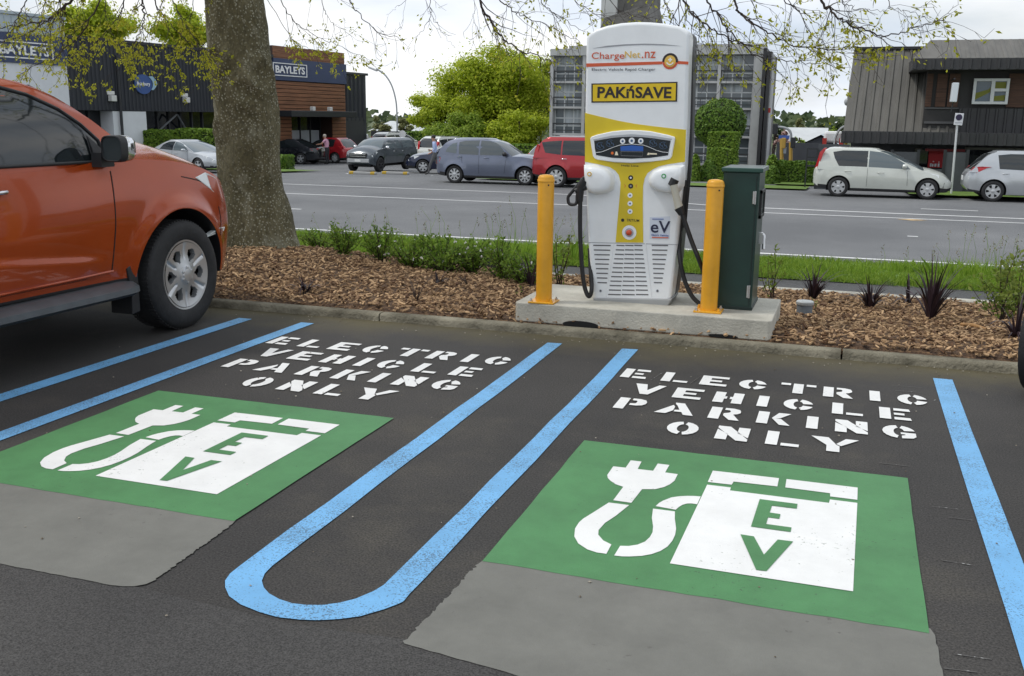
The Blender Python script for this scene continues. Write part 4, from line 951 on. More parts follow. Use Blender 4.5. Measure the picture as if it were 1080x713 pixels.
for lp in limb_paths:
    pts = smoothpath([Vector(p) for p in lp], 8); k = len(pts)
    b = MB(); rs = [lerp(.12, .028, i/(k-1)) for i in range(k)]; b.tube([p-off for p in pts], rs, 10); b.build('limb', BARK, tree, smooth=180)
    limb_pts += [(p, r_) for p, r_ in zip(pts, rs)][4:]
br = random.Random(21)
def branch(pix, Y, r0=.012, twigs=10, leaves=1.0, tl=.45, Y2=None, lsz=.037):
    Y2 = Y if Y2 is None else Y2; n = len(pix)
    pts = [aty(x, y, lerp(Y, Y2, i/(n-1))) for i, (x, y) in enumerate(pix)]
    lp, lr = min(limb_pts, key=lambda q: (q[0]-pts[0]-Vector((0, 0, 1.2))).length)
    up_ = (pts[0]-pts[1]).normalized(); path = smoothpath([lp, lerp(lp, pts[0]+up_*.6, .55)+Vector((0, 0, .45)), pts[0]+up_*.45+Vector((0, 0, .30)), *pts], 7); k = len(path)
    path = [p+(rvec(br)*.012 if 2 < i < k-1 else Vector()) for i, p in enumerate(path)]
    rs = [lerp(r0*1.15, r0*.2, (i/(k-1))**.6) for i in range(k)]
    b, bl = MB(), MB()
    b.tube([p-off for p in path], rs, 6)
    i0 = int(k*.40)
    def cluster(c, d, n_):
        for _ in range(int(n_*(1.3 if Y > 8.05 else 1.1)+.5)):
            leafquad(bl, c-off+rvec(br)*.02, (d+rvec(br)*1.1+Vector((0, 0, -.35))), rvec(br), lsz*br.uniform(.5, 1.25), lsz*br.uniform(.3, .55), fold=.08)
    for _ in range(twigs):
        i = br.randint(i0, k-1); p = path[i]; t_ = (path[min(k-1, i+1)]-path[max(0, i-1)]).normalized()
        d = (t_*.8+rvec(br)*.75+Vector((0, 0, -.25))).normalized(); l = tl*br.uniform(.35, 1.1)
        q = [p]; dd = d.copy()
        for s_ in range(4):
            dd = (dd+rvec(br)*.35+Vector((0, 0, -.06))).normalized(); q.append(q[-1]+dd*l/4)
        r1 = min(rs[i]*.6, .005); b.tube([v-off for v in q], [lerp(r1, .0012, s_/4) for s_ in range(5)], 4, cap=False)
        for s_ in range(2, 5):
            if br.random() < .75*leaves: cluster(q[s_], dd, int(br.uniform(2, 6)*leaves+.5))
            if br.random() < .6:     # side twiglet
                e = q[s_]+(dd+rvec(br)*.9).normalized()*l*.28; b.tube([q[s_]-off, e-off], [.0016, .001], 3, cap=False)
                if br.random() < leaves: cluster(e, dd, int(br.uniform(2, 6)*leaves+.5))
    if leaves > .2: cluster(path[-1], (path[-1]-path[-2]).normalized(), 5)
    o = b.build('branch', TWB, tree, smooth=180, fix=False)
    if bl.v: l_ = bl.build('leaves', YLEAF, o, fix=False)
branch([(78, -6), (63.7, 10), (52, 20.5), (37, 24), (18, 27), (-6, 30)], 8.4, .022, 24, 1.1, .5)
branch([(63, -6), (65, 10), (66, 30), (65, 50), (62, 60)], 8.3, .012, 14, 1.0, .4)
branch([(148, -6), (151, 10), (152, 22), (147, 35), (141, 46)], 8.6, .017, 16, 1.1, .4)
branch([(81.5, -5), (80.7, 22), (78, 38)], 8.7, .008, 10, 1.1, .35)
branch([(132, -3), (126, 14), (118, 28), (105, 42), (97, 50)], 8.4, .011, 16, 1.2, .4)
branch([(87, -4), (89, 22), (86, 36)], 8.5, .008, 10, 1.2, .35)
branch([(95, 20), (70, 50), (56, 62), (36, 69), (20, 80)], 8.0, .011, 18, 1.1, .42)
branch([(160, -5), (172, 16), (187, 34), (203, 46), (218, 55)], 8.5, .012, 16, 1.1, .4)
branch([(181, -5), (192, 20), (205, 40), (214, 60)], 8.3, .010, 16, 1.2, .4)
branch([(205, -6), (200, 20), (190, 40), (183, 62)], 8.6, .008, 14, 1.2, .4)
branch([(110, -5), (112, 18), (120, 40), (128, 55)], 8.9, .008, 16, 1.3, .4)
branch([(30, -6), (20, 15), (8, 40), (-5, 55)], 8.3, .011, 16, 1.0, .45)
branch([(48, -5), (44, 20), (52, 40), (70, 66)], 8.6, .008, 16, 1.2, .4)
branch([(165, 20), (150, 44), (140, 60), (100, 92)], 8.8, .006, 12, .9, .35)
branch([(295, -6), (310, 22), (330, 36), (350, 45), (382, 60)], 8.6, .008, 14, .55, .4)
branch([(300, 30), (315, 46), (335, 55), (352, 62)], 8.2, .005, 12, 1.2, .3)
branch([(368, -5), (380, 16), (401, 34), (424, 41)], 8.0, .010, 10, .3, .35)
branch([(452, -6), (454.7, 17.8), (447, 30), (438, 40)], 7.9, .006, 6, .3, .25)
branch([(454, 10), (462, 26), (469, 38), (480, 50)], 7.9, .004, 5, .12, .25)
branch([(340, -4), (344, 16), (356, 28), (370, 30)], 8.3, .006, 10, .6, .35)
branch([(430, -4), (418, 8), (407, 16)], 8.1, .004, 4, .2, .25)
branch([(503, -6), (513, 14), (522, 29.6), (534, 43), (555, 55), (581, 64)], 7.6, .017, 24, .55, .4)
branch([(525, -6), (540, 10), (552, 18), (584, 30), (612, 45)], 7.7, .009, 20, .6, .4)
branch([(567, -6), (578, 8), (590, 18), (618, 34)], 7.8, .008, 16, .6, .35)
branch([(500, -5), (500, 18), (504, 34)], 7.8, .005, 8, .3, .25)
branch([(600, -5), (625, 12), (650, 24), (690, 40)], 7.9, .006, 16, .5, .4)
branch([(640, -5), (662, 14), (690, 20), (712, 38)], 7.8, .006, 16, .5, .35)
branch([(540, -5), (530, 20), (536, 50), (530, 62)], 7.9, .005, 10, .4, .3)
branch([(718, -6), (738, 20.7), (759, 35.5), (783, 46), (804, 48)], 7.3, .013, 24, .6, .4)
branch([(744, -6), (758, 16), (771, 35), (798, 59), (833, 65), (866, 67)], 7.3, .011, 26, .6, .4)
branch([(771, -6), (780, 12), (792, 24), (818, 38.5), (842, 49), (878, 51), (905, 49)], 7.2, .012, 28, .6, .38)
branch([(866, -6), (874, 8), (884, 18), (907, 30), (931, 38), (961, 31), (996, 21)], 7.0, .013, 28, .5, .32)
branch([(884, -5), (895, 5), (907, 10), (935, 11)], 7.0, .006, 12, .5, .3)
branch([(825, -6), (838, 8), (854, 18), (868, 30)], 7.1, .007, 16, .6, .35)
branch([(721, 5), (730, 28), (741, 44), (759, 54)], 7.4, .006, 16, .6, .35)
branch([(700, -5), (712, 20), (730, 46), (748, 60), (800, 84)], 7.6, .007, 20, .55, .4)
branch([(795, 10), (812, 40), (836, 60), (842, 84)], 7.4, .005, 14, .6, .3)
branch([(850, 25), (868, 45), (880, 56), (915, 55)], 7.2, .005, 14, .9, .3)
branch([(935, -5), (940, 8), (965, 14), (985, 26)], 7.0, .005, 12, .5, .28)
# rest of the crown, above the picture
b = MB(); r = random.Random(9)
for p, _ in limb_pts:
    for k in range(30):
        c = p+Vector((r.gauss(0, .8), r.gauss(0, .8), r.uniform(.2, 1.8)))-off
        if c.z+oz < 4.0: continue
        for _ in range(3): leafquad(b, c+rvec(r)*.05, rvec(r), rvec(r), .09, .05)
tag(b.build('upper_foliage', YLEAF, tree, fix=False), None)
# ------------------------------------------------------------------ vehicles
def carpaint(name, col, metal=.25, rough=.3, coat=.8):
    return mat(name, col, rough, metal, var=.05, vs=2, coat=coat)
GLASS = mat('car_glass', (.014, .018, .020), .04, spec=.6, coat=.3)
GLASSL = mat('car_glass_clear', (.10, .125, .135), .05, spec=.6, coat=.3)
TYRE = mat('tyre_rubber', (.018, .018, .019), .75, var=.25, vs=18, bump=.15, bs=60)
ALLOY = mat('alloy_rim', (.55, .56, .57), .32, metal=.7)
HUBW = mat('wheel_cover', (.50, .51, .52), .35, metal=.4)
DISC = mat('brake_dark', (.02, .02, .022), .7)
TRIMB = mat('trim_black', (.016, .016, .018), .5)
CHROME = mat('chrome', (.75, .75, .76), .12, metal=1.0)
LAMPC = mat('lamp_clear', (.74, .77, .76), .12, coat=.5, spec=.6)
LAMPR = mat('lamp_red', (.42, .012, .015), .2, coat=.5)
LAMPO = mat('lamp_amber', (.6, .18, .02), .25)
PLATE = mat('number_plate', (.70, .71, .70), .5)
SEAM = mat('panel_gap', (.008, .007, .007), .7)
PARTM = mat('plate_ink', (.03, .03, .04), .6)

def wheel_obj(parent, x, y, z, r, wd, sign, spokes=6, rimr=.66, m=ALLOY, hi=False, tw=.36):
    """wheel whose outer face looks along sign*Y; tyre is the part, rim and brake its sub-parts"""
    n = 64 if hi else 28
    fn = lambda a, c, h: (x+a, y+sign*h, z+c)
    b = MB(); R_ = r; ri = r*rimr
    prof = [(ri, -wd), (R_*.93, -wd), (R_*.985, -wd*.9), (R_, -wd*.75), (R_, -wd*.2), (R_*.985, -wd*.08), (R_*.95, -.008), (R_*.86, .004), (ri*1.06, 0), (ri, -.012), (ri*.96, -wd*.5)]
    b.lathe(prof, fn, n, cap=False)
    t = b.build('wheel', TYRE, parent, smooth=50)
    if hi:
        b = MB()
        for i in range(80):
            a = 2*PI*i/80
            for h0 in (-.03, -.20): 
                b.add([fn((R_+dr)*math.cos(a+da), (R_+dr)*math.sin(a+da), h0+dh) for dr in (-.004, .004) for da, dh in ((-.018, 0), (.018, 0), (.018, -.05), (-.018, -.05))], [(4, 5, 6, 7), (0, 1, 5, 4), (1, 2, 6, 5), (2, 3, 7, 6), (3, 0, 4, 7)])
        b.build('tread', TYRE, t)
    b = MB(); b.lathe([(.002, -wd*.45), (ri*.97, -wd*.45), (ri*.99, -wd*.5), (ri*.99, -.02)], fn, n, cap=False); b.build('brake_backing', DISC, t, smooth=40)
    b = MB()
    b.lathe([(ri*.90, -.03), (ri*.95, -.008), (ri*1.0, -.006), (ri*1.01, -.02), (ri*.97, -.05)], fn, n, cap=False)
    hub = r*.17
    b.lathe([(hub*1.15, -.03), (hub*1.1, -.004), (hub*.75, .004), (hub*.7, .012), (hub*.3, .016), (.002, .016)], fn, n//2)
    if hi:
        nr_, na_ = 22, 144; R0, R1 = hub*.8, ri*.93
        def face(i, j):
            rr = lerp(R0, R1, i/nr_); a = 2*PI*j/na_; sec = PI/3; o_ = abs((a+PI/6) % sec-sec/2); q = rr/ri
            edge = .30*min(1, (q-.40)/.22) if q < .70 else .30*max(0, 1-(q-.70)/.13)*1.0
            ins = .40 < q < .83 and o_ < max(.12 if q < .72 else 0, edge)
            gro = .010*math.exp(-((o_-sec/2)/.05)**2)*(1 if q > .45 else 0)
            return fn(rr*math.cos(a), rr*math.sin(a), -.004-.012*math.sin(PI*max(0, min(1, (q-.25)/.7)))-gro), ins
        P = [[face(i, j) for j in range(na_)] for i in range(nr_+1)]; o0 = len(b.v)
        for row in P: b.v += [tuple(p[0]) for p in row]
        idx = lambda i, j: o0+i*na_+(j % na_)
        def inside(i, j): return sum(P[a_][c_ % na_][1] for a_, c_ in ((i, j), (i+1, j), (i, j+1), (i+1, j+1))) >= 3
        for i in range(nr_):
            for j in range(na_):
                if not inside(i, j): b.f.append((idx(i, j), idx(i, j+1), idx(i+1, j+1), idx(i+1, j))); b.m.append(0)
                else:
                    for (ii, jj, e) in ((i-1, j, ((i, j), (i, j+1))), (i+1, j, ((i+1, j), (i+1, j+1))), (i, j-1, ((i, j), (i+1, j))), (i, j+1, ((i, j+1), (i+1, j+1)))):
                        if 0 <= ii < nr_ and not inside(ii, jj):
                            A_, B_ = Vector(b.v[idx(*e[0])]), Vector(b.v[idx(*e[1])]); dv = Vector((0, -sign*.04, 0)); b.add([A_, B_, B_+dv, A_+dv], [(0, 1, 2, 3)])
        for k in range(6):
            na = 2*PI*(k+.5)/6; b.lathe([(.013, -.01), (.013, .010), (.005, .012)], lambda p, q, h: fn(p+hub*.78*math.cos(na), q+hub*.78*math.sin(na), h), 6)
        spokes = 0
    for k in range(spokes):
        a = 2*PI*k/spokes+PI/2
        def sp(rr, w_, h): return [(rr*math.cos(a)-s_*w_*math.sin(a), rr*math.sin(a)+s_*w_*math.cos(a), h) for s_ in (-1, 1)]
        w0, w1 = ri*tw*.50, ri*tw*.62
        A = [*sp(hub*.9, w0, -.006), *sp(ri*.62, w0*.86, -.004), *sp(ri*.93, w1, -.008)]
        B = [(p, q, h-.045) for p, q, h in A]
        b.add([fn(*p) for p in A+B], [(0, 1, 3, 2), (2, 3, 5, 4), (0, 2, 8, 6), (1, 3, 9, 7), (2, 4, 10, 8), (3, 5, 11, 9)])
        if hi:
            for s_ in (-1, 1):      # forked ends and wheel nuts
                cx_, cy_ = ri*.84*math.cos(a)+s_*-w1*.9*math.sin(a), ri*.84*math.sin(a)+s_*w1*.9*math.cos(a)
            na = a+PI/spokes; b.lathe([(.012, -.02), (.012, .006), (.004, .008)], lambda p, q, h: fn(p+hub*.78*math.cos(na), q+hub*.78*math.sin(na), h), 6)
    b.build('rim', m, t, smooth=35)
    return t

def car(name, kind, loc, rz, paint, label, cat='car', group=None, glass=None, detail=1, flipx=False, wheels=None, cladding=None):
    S = KINDS[kind]; glass = glass or GLASS
    t = empty(name, loc, label, cat, group, rz)
    wb0, wb1, wr, ar = S['wheels']; hi = detail > 1
    N = 150 if hi else 56; nz_ = 46 if hi else 12
    x0, x1 = S['len']
    T = {k: (lambda tab: (lambda x: interp(tab, x)))(S[k]) for k in ('zb', 'zs', 'zt', 'hw')}
    fl = S.get('flare', .02)
    def side_y(x, z):
        zb_, zs_, h_ = T['zb'](x), T['zs'](x), T['hw'](x)
        q = max(0, min(1, (z-zb_)/(zs_-zb_)))
        y = h_*(1-.075*(1-q)**2.2*1.0-.055*max(0, q-.45)**1.6*3.0)
        cr = S.get('crease')
        if cr: y -= .012*math.exp(-((z-cr)/.035)**2)
        if hi and -1.0 < x < 1.0:      # pressed step low on the doors
            zl = .60+.09*(.74-x)/.9; k = max(0, min(1, (.84-x)/.22)); y += .016*k/(1+math.exp(max(-30, min(30, (z-zl)/.006))))*(1 if z > .49 else 0)
        for xw in (wb0, wb1):
            d = math.hypot(x-xw, (z-wr)*1.0)-ar
            if d < .2 and z > wr-.2: y += fl*math.exp(-(max(0, d-.01)/.07)**2)
        return y
    xs = [x0+(x1-x0)*(.5-.5*math.cos(PI*i/(N-1)))*.35+(x1-x0)*i/(N-1)*.65 for i in range(N)]
    verts, ringn = [], None
    b = MB(); rings = []
    for x in xs:
        zb_, zs_, zt_ = T['zb'](x), T['zs'](x), T['zt'](x)
        half = [(0.0, zb_), (T['hw'](x)*.6, zb_)]
        for k in range(nz_):
            z = lerp(zb_, zs_, k/(nz_-1)); half.append((side_y(x, z), z))
        ys_ = half[-1][0]; nt_ = 8 if hi else 5
        for k in range(1, nt_+1):
            q = k/nt_; y = ys_*(1-q); half.append((y, zs_+(zt_-zs_)*(1-(1-q)**2.3)))
        ring_ = [(x, y, z) for y, z in half]+[(x, -y, z) for y, z in half[-2:0:-1]]
        rings.append(ring_)
    n = len(rings[0])
    for r_ in rings: b.v += r_
    for i in range(N-1):
        for j in range(n): b.f.append((i*n+j, i*n+(j+1) % n, (i+1)*n+(j+1) % n, (i+1)*n+j)); b.m.append(0)
    b.f.append(tuple(range(n-1, -1, -1))); b.m.append(0); b.f.append(tuple((N-1)*n+j for j in range(n))); b.m.append(0)
    clad = cladding if cladding is not None else S.get('clad', -1)
    for i, f in enumerate(b.f):
        zc = sum(b.v[q][2] for q in f)/len(f); xc = sum(b.v[q][0] for q in f)/len(f)
        zlim = clad + (S.get('cladend', .10) if (xc > wb1+.3 or xc < wb0-.3) and clad > 0 else 0)
        if clad > 0 and zc < zlim: b.m[i] = 1
    body = b.build('body', [paint, TRIMB], t, smooth=None)
    # wheel arches cut through
    cut = MB()
    for xw in (wb0, wb1):
        cut.lathe([(ar, -1.3), (ar, 1.3)], lambda a, c, h: (xw+a, h, wr+c), 64 if hi else 32)
    co_ = cut.build('cut', TRIMB, t)
    md = body.modifiers.new('cut', 'BOOLEAN'); md.object = co_; md.operation = 'DIFFERENCE'; md.solver = 'EXACT'
    try: md.material_mode = 'TRANSFER'
    except Exception: pass
    me = bpy.data.meshes.new_from_object(body.evaluated_get(bpy.context.evaluated_depsgraph_get()))
    body.modifiers.clear(); old = body.data; body.data = me; bpy.data.meshes.remove(old); bpy.data.objects.remove(co_)
    me.polygons.foreach_set('use_smooth', [True]*len(me.polygons)); me.set_sharp_from_angle(angle=R(32)); me.update()
    # under-floor block closing the arches inside
    bb = MB(); bb.box(((wb0+wb1)/2, 0, wr+.12), (wb1-wb0+2*ar+.02, 1.0, .5)); bb.build('underbody', DISC, t)
    # greenhouse
    G = S['glass']; zb2, zr = G['z']; bul = G.get('bulge', .10)
    xf = lambda q: interp(G['xf'], q); xr = lambda q: interp(G['xr'], q); yw = lambda q: interp(G['yw'], q)
    rb = G.get('rbulge', .05)
    def gring(q, s_=1.0, z=None, ns=16, nf=10):
        zz = lerp(zb2, zr, q) if z is None else z
        a, c, w_ = xf(q), xr(q), yw(q); pts = []
        mid = (a+c)/2
        def add(x, y): pts.append((mid+(x-mid)*s_, y*s_, zz))
        for i in range(ns): q_ = i/ns; xx = lerp(c, a-bul, q_); add(xx, w_*(1-.03*(2*q_-1)**2))
        for i in range(nf): y = w_*(1-2*i/nf); add(a-bul*(abs(y)/w_)**2.2, y*(.97 if i == 0 else 1))
        for i in range(ns): q_ = i/ns; xx = lerp(a-bul, c, q_); add(xx, -w_*(1-.03*(2*q_-1)**2))
        for i in range(nf): y = -w_*(1-2*i/nf); add(c-rb*(1-(abs(y)/w_)**2.2), y*(.97 if i == 0 else 1))
        return pts
    b = MB(); lv = [0, .15, .3, .45, .6, .72, .82, .9, .96, 1.0]; ringsg = [gring(q) for q in lv]
    cz = G.get('crown', .05)
    for s_, dz in ((.975, .35), (.93, .58), (.8, .82), (.55, .95), (.25, 1.0)): ringsg.append(gring(1.0, s_, zr+cz*dz))
    n2 = len(ringsg[0])
    for r_ in ringsg: b.v += r_
    for i in range(len(ringsg)-1):
        for j in range(n2): b.f.append((i*n2+j, i*n2+(j+1) % n2, (i+1)*n2+(j+1) % n2, (i+1)*n2+j)); b.m.append(0)
    b.f.append(tuple((len(ringsg)-1)*n2+j for j in range(n2))); b.m.append(0)
    b.build('cabin', paint, t, smooth=50)
    qz = lambda z: (z-zb2)/(zr-zb2)
    for wi, poly in enumerate(G['side']):
        gm = glass if not isinstance(glass, list) else glass[min(wi, len(glass)-1)]
        for s_ in (1, -1):
            b = MB()
            def P(x, z, o_):
                q = qz(z); w_ = yw(q); cpos = xr(q); apos = xf(q)-bul; qq = (x-cpos)/(apos-cpos)
                return (x, s_*(w_*(1-.03*(2*qq-1)**2)+o_), z)
            k = len(poly); cx_ = sum(p[0] for p in poly)/k; cz_ = sum(p[1] for p in poly)/k
            dp = []
            for i in range(k):
                for u in range(3): dp.append((lerp(poly[i][0], poly[(i+1) % k][0], u/3), lerp(poly[i][1], poly[(i+1) % k][1], u/3)))
            m_ = len(dp)
            vs = [P(x, z, .004) for x, z in dp]+[P(cx_+(x-cx_)*.5, cz_+(z-cz_)*.5, .005) for x, z in dp]+[P(cx_, cz_, .005)]
            b.add(vs, [(i, (i+1) % m_, m_+(i+1) % m_, m_+i) for i in range(m_)]+[(m_+i, m_+(i+1) % m_, 2*m_) for i in range(m_)])
            wo = b.build('side_window', gm, t, smooth=180)
            if hi:
                b = MB(); pts = [P(x, z, .006) for x, z in dp]; b.tube(pts+[pts[0]], .011, 6); b.build('window_seal', TRIMB, wo, smooth=60)
    gf = glass if not isinstance(glass, list) else glass[0]
    q0, q1 = G.get('ws', (.06, .93)); b = MB()
    b.grid(lambda u, v: (xf(u)-bul*abs(v)**2.2+.006, v*yw(u)*.97, lerp(zb2, zr, u)+.004), linspace(q0, q1, 9), linspace(-.965, .965, 13)); b.build('windscreen', gf, t, smooth=180)
    if G.get('rw'):
        q0, q1 = G['rw']; b = MB(); b.grid(lambda u, v: (xr(u)-rb*(1-abs(v)**2.2)-.006, v*yw(u)*.97, lerp(zb2, zr, u)+.003), linspace(q0, q1, 7), linspace(-.88, .88, 9)); b.build('rear_window', GLASS, t, smooth=180)
    # lamps: pieces with the side outline seen in the photo, wrapped onto the body
    def lamp(nm, poly, m, depth=.22, pr=.006):
        for s_ in (1, -1):
            b = MB(); b.prism(poly, lambda u, v, w_: (u, s_*(side_y(min(max(u, x0+.02), x1-.02), v)+pr-w_), v), 0, depth); b.build(nm, m, t, bevel=.006)
    for nm, poly, m, d in S.get('lamps', []): lamp(nm, poly, m, d)
    # face pieces: boxes (name, centre, size, material)
    for nm, c, d, m, rx in S.get('boxes', []):
        b = MB(); b.box(c, d, ry=rx); b.build(nm, m, t, bevel=min(d)*.2)
    for c, d in S.get('mirror', []):
        for s_ in (1, -1):
            b = MB(); b.lathe([(.02, -.5), (.8, -.42), (1, -.1), (.95, .3), (.5, .48), (.02, .5)], lambda a, q, h: (c[0]+h*d[0], s_*(c[1]+a*d[1]/2), c[2]+q*d[2]/2), 14); b.box((c[0]+.02, s_*(c[1]-d[1]*.55), c[2]-.02), (d[0]*.5, d[1]*.5, .04)); b.build('mirror', S.get('mirm', paint), t, smooth=60)
    for x, z in S.get('handles', []):
        for s_ in (1, -1):
            b = MB(); yy = side_y(x, z); b.tube([(x-.09, s_*(yy+.004), z), (x-.06, s_*(yy+.03), z+.002), (x+.06, s_*(yy+.03), z+.004), (x+.09, s_*(yy+.004), z+.004)], .013, 8); b.build('door_handle', S.get('hanm', paint), t, smooth=60)
    for pts in S.get('seams', []):
        for s_ in (1, -1):
            P_ = []
            for i in range(len(pts)-1):
                for u in range(8): P_.append((lerp(pts[i][0], pts[i+1][0], u/8), lerp(pts[i][1], pts[i+1][1], u/8)))
            P_.append(pts[-1]); b = MB(); b.tube([(x, s_*(side_y(x, z)+.0), z) for x, z in P_], .0045, 5); b.build('door_gap', SEAM, t, smooth=60)
    wd = S.get('tyre_w', .2); wm = wheels or S.get('wm', HUBW)
    for xw in (wb0, wb1):
        for s_ in (1, -1):
            wheel_obj(t, xw, s_*(interp(S['hw'], xw)+S.get('wout', -.01)), wr, wr, wd, s_, S.get('spokes', 6), S.get('rimr', .66), wm, hi, S.get('tw', .36))
    return t, side_y

KINDS = {}
def scaled(tab, f): return [(x*f, y) for x, y in tab]
KINDS['mpv'] = dict(len=(-2.05, 2.04), wheels=(-1.27, 1.33, .31, .36), tyre_w=.19, clad=.26, flare=.018, spokes=6, tw=.55,
    zb=[(-2.05, .42), (-1.9, .26), (-1, .22), (1, .22), (1.85, .22), (2.04, .34)], zs=[(-2.05, .78), (-1.95, .93), (-1.0, .95), (.6, .90), (1.2, .84), (1.75, .72), (2.04, .50)],
    zt=[(-2.05, .80), (-1.95, .96), (-1.0, 1.0), (.6, 1.0), (1.2, .95), (1.75, .80), (2.04, .53)], hw=[(-2.05, .52), (-1.98, .70), (-1.75, .81), (-1, .845), (1, .845), (1.6, .80), (1.9, .68), (2.04, .45)],
    glass=dict(z=(.84, 1.47), xf=[(0, 1.42), (.3, 1.0), (.6, .60), (.85, .25), (1, -.10)], xr=[(0, -1.93), (.5, -1.88), (.85, -1.78), (1, -1.62)], yw=[(0, .80), (.5, .73), (1, .58)], bulge=.22, crown=.055, rw=(.2, .9),
        side=[[(-.42, .92), (.80, .90), (.62, 1.08), (.28, 1.28), (-.05, 1.395), (-.42, 1.43)], [(-1.30, .96), (-.46, .92), (-.46, 1.43), (-1.2, 1.43), (-1.5, 1.38), (-1.44, 1.2)]]),
    lamps=[('tail_light', [(-2.02, .86), (-1.93, .84), (-1.80, 1.30), (-1.72, 1.46), (-1.80, 1.47), (-1.90, 1.36)], LAMPR, .10), ('headlight', [(1.35, .80), (1.62, .76), (1.92, .60), (1.90, .55), (1.62, .66)], LAMPC, .2), ('fog_recess', [(1.76, .36), (1.94, .38), (1.95, .50), (1.80, .52)], TRIMB, .15)],
    mirror=[((.62, .90, .99), (.14, .2, .15))], handles=[(-1.02, .80), (-.05, .78)], seams=[[(-.44, .90), (-.44, .34)], [(.72, .86), (.74, .4)]],
    boxes=[('number_plate', (-2.055, 0, .62), (.02, .36, .13), PLATE, 0)])
KINDS['hatch'] = dict(len=(-2.1, 2.15), wheels=(-1.30, 1.30, .315, .365), tyre_w=.2, clad=.24, flare=.02, spokes=6, tw=.45,
    zb=[(-2.1, .45), (-1.95, .30), (-1, .22), (1, .22), (1.95, .22), (2.15, .34)], zs=[(-2.1, .72), (-1.95, .92), (-1.0, .94), (.6, .92), (1.2, .87), (1.85, .74), (2.15, .50)],
    zt=[(-2.1, .74), (-1.95, .96), (-1.0, 1.0), (.6, 1.0), (1.2, .96), (1.85, .82), (2.15, .54)], hw=[(-2.1, .50), (-2.0, .70), (-1.75, .82), (-1, .85), (1, .85), (1.7, .80), (2.0, .66), (2.15, .42)],
    glass=dict(z=(.86, 1.47), xf=[(0, 1.25), (.3, .88), (.6, .50), (.85, .12), (1, -.20)], xr=[(0, -1.98), (.5, -1.72), (.85, -1.5), (1, -1.28)], yw=[(0, .80), (.5, .73), (1, .58)], bulge=.2, crown=.05, rw=(.12, .92),
        side=[[(-.35, .95), (.68, .95), (.50, 1.12), (.2, 1.30), (-.1, 1.40), (-.35, 1.42)], [(-1.18, .98), (-.39, .95), (-.39, 1.42), (-.9, 1.42), (-1.24, 1.38)]]),
    lamps=[('tail_light', [(-2.03, .82), (-1.80, .84), (-1.52, 1.00), (-1.40, 1.03), (-1.65, 1.04), (-1.88, 1.02)], LAMPR, .16), ('headlight', [(1.45, .80), (1.72, .78), (2.0, .62), (1.98, .55), (1.7, .66)], LAMPC, .22)],
    mirror=[((.58, .92, 1.0), (.14, .2, .14))], handles=[(-1.0, .84), (-.02, .82)], seams=[[(-.37, .93), (-.37, .32)], [(.70, .9), (.74, .4)]],
    boxes=[('number_plate', (-2.105, 0, .66), (.02, .36, .13), PLATE, 0), ('grille', (2.13, 0, .48), (.06, .7, .12), TRIMB, 0), ('number_plate', (2.165, 0, .40), (.02, .36, .12), PLATE, 0)])
KINDS['retro'] = dict(len=(-2.08, 2.13), wheels=(-1.25, 1.37, .315, .37), tyre_w=.2, clad=.27, flare=.055, spokes=8, tw=.32, crease=.33,
    zb=[(-2.08, .42), (-1.9, .28), (-1, .22), (1, .22), (1.95, .25), (2.13, .40)], zs=[(-2.08, .72), (-1.95, .96), (-1.0, .98), (.6, .98), (1.1, .98), (1.7, .90), (2.0, .72), (2.13, .55)],
    zt=[(-2.08, .76), (-1.95, 1.0), (-1.0, 1.04), (.6, 1.06), (1.1, 1.06), (1.7, .99), (2.0, .80), (2.13, .58)], hw=[(-2.08, .48), (-1.98, .68), (-1.7, .80), (-1, .83), (.6, .82), (1.2, .78), (1.7, .70), (2.0, .56), (2.13, .34)],
    glass=dict(z=(.92, 1.54), xf=[(0, 1.15), (.3, .92), (.6, .66), (.85, .40), (1, .05)], xr=[(0, -1.96), (.5, -1.80), (.85, -1.58), (1, -1.35)], yw=[(0, .76), (.5, .72), (1, .58)], bulge=.2, crown=.06, rw=(.15, .9),
        side=[[(-.30, 1.01), (.68, 1.01), (.52, 1.25), (.30, 1.42), (.05, 1.49), (-.30, 1.51)], [(-1.10, 1.03), (-.36, 1.01), (-.36, 1.51), (-.9, 1.49), (-1.12, 1.44)], [(-1.62, 1.10), (-1.2, 1.04), (-1.2, 1.43), (-1.38, 1.38), (-1.56, 1.22)]]),
    lamps=[('tail_light', [(-2.04, .70), (-1.98, .66), (-1.84, .76), (-1.80, .88), (-1.88, .92), (-2.0, .80)], LAMPR, .16), ('headlight', [(1.78, .70), (2.0, .66), (2.02, .78), (1.84, .84)], LAMPC, .2)],
    mirror=[((.66, .88, 1.06), (.14, .2, .16))], mirm=TRIMB, handles=[(-1.05, .93), (-.05, .91)], seams=[[(-.33, .99), (-.33, .36)], [(.70, .98), (.62, .40)], [(-1.0, .98), (-.95, .7)]],
    boxes=[('number_plate', (-2.085, 0, .72), (.02, .36, .13), PLATE, 0)])
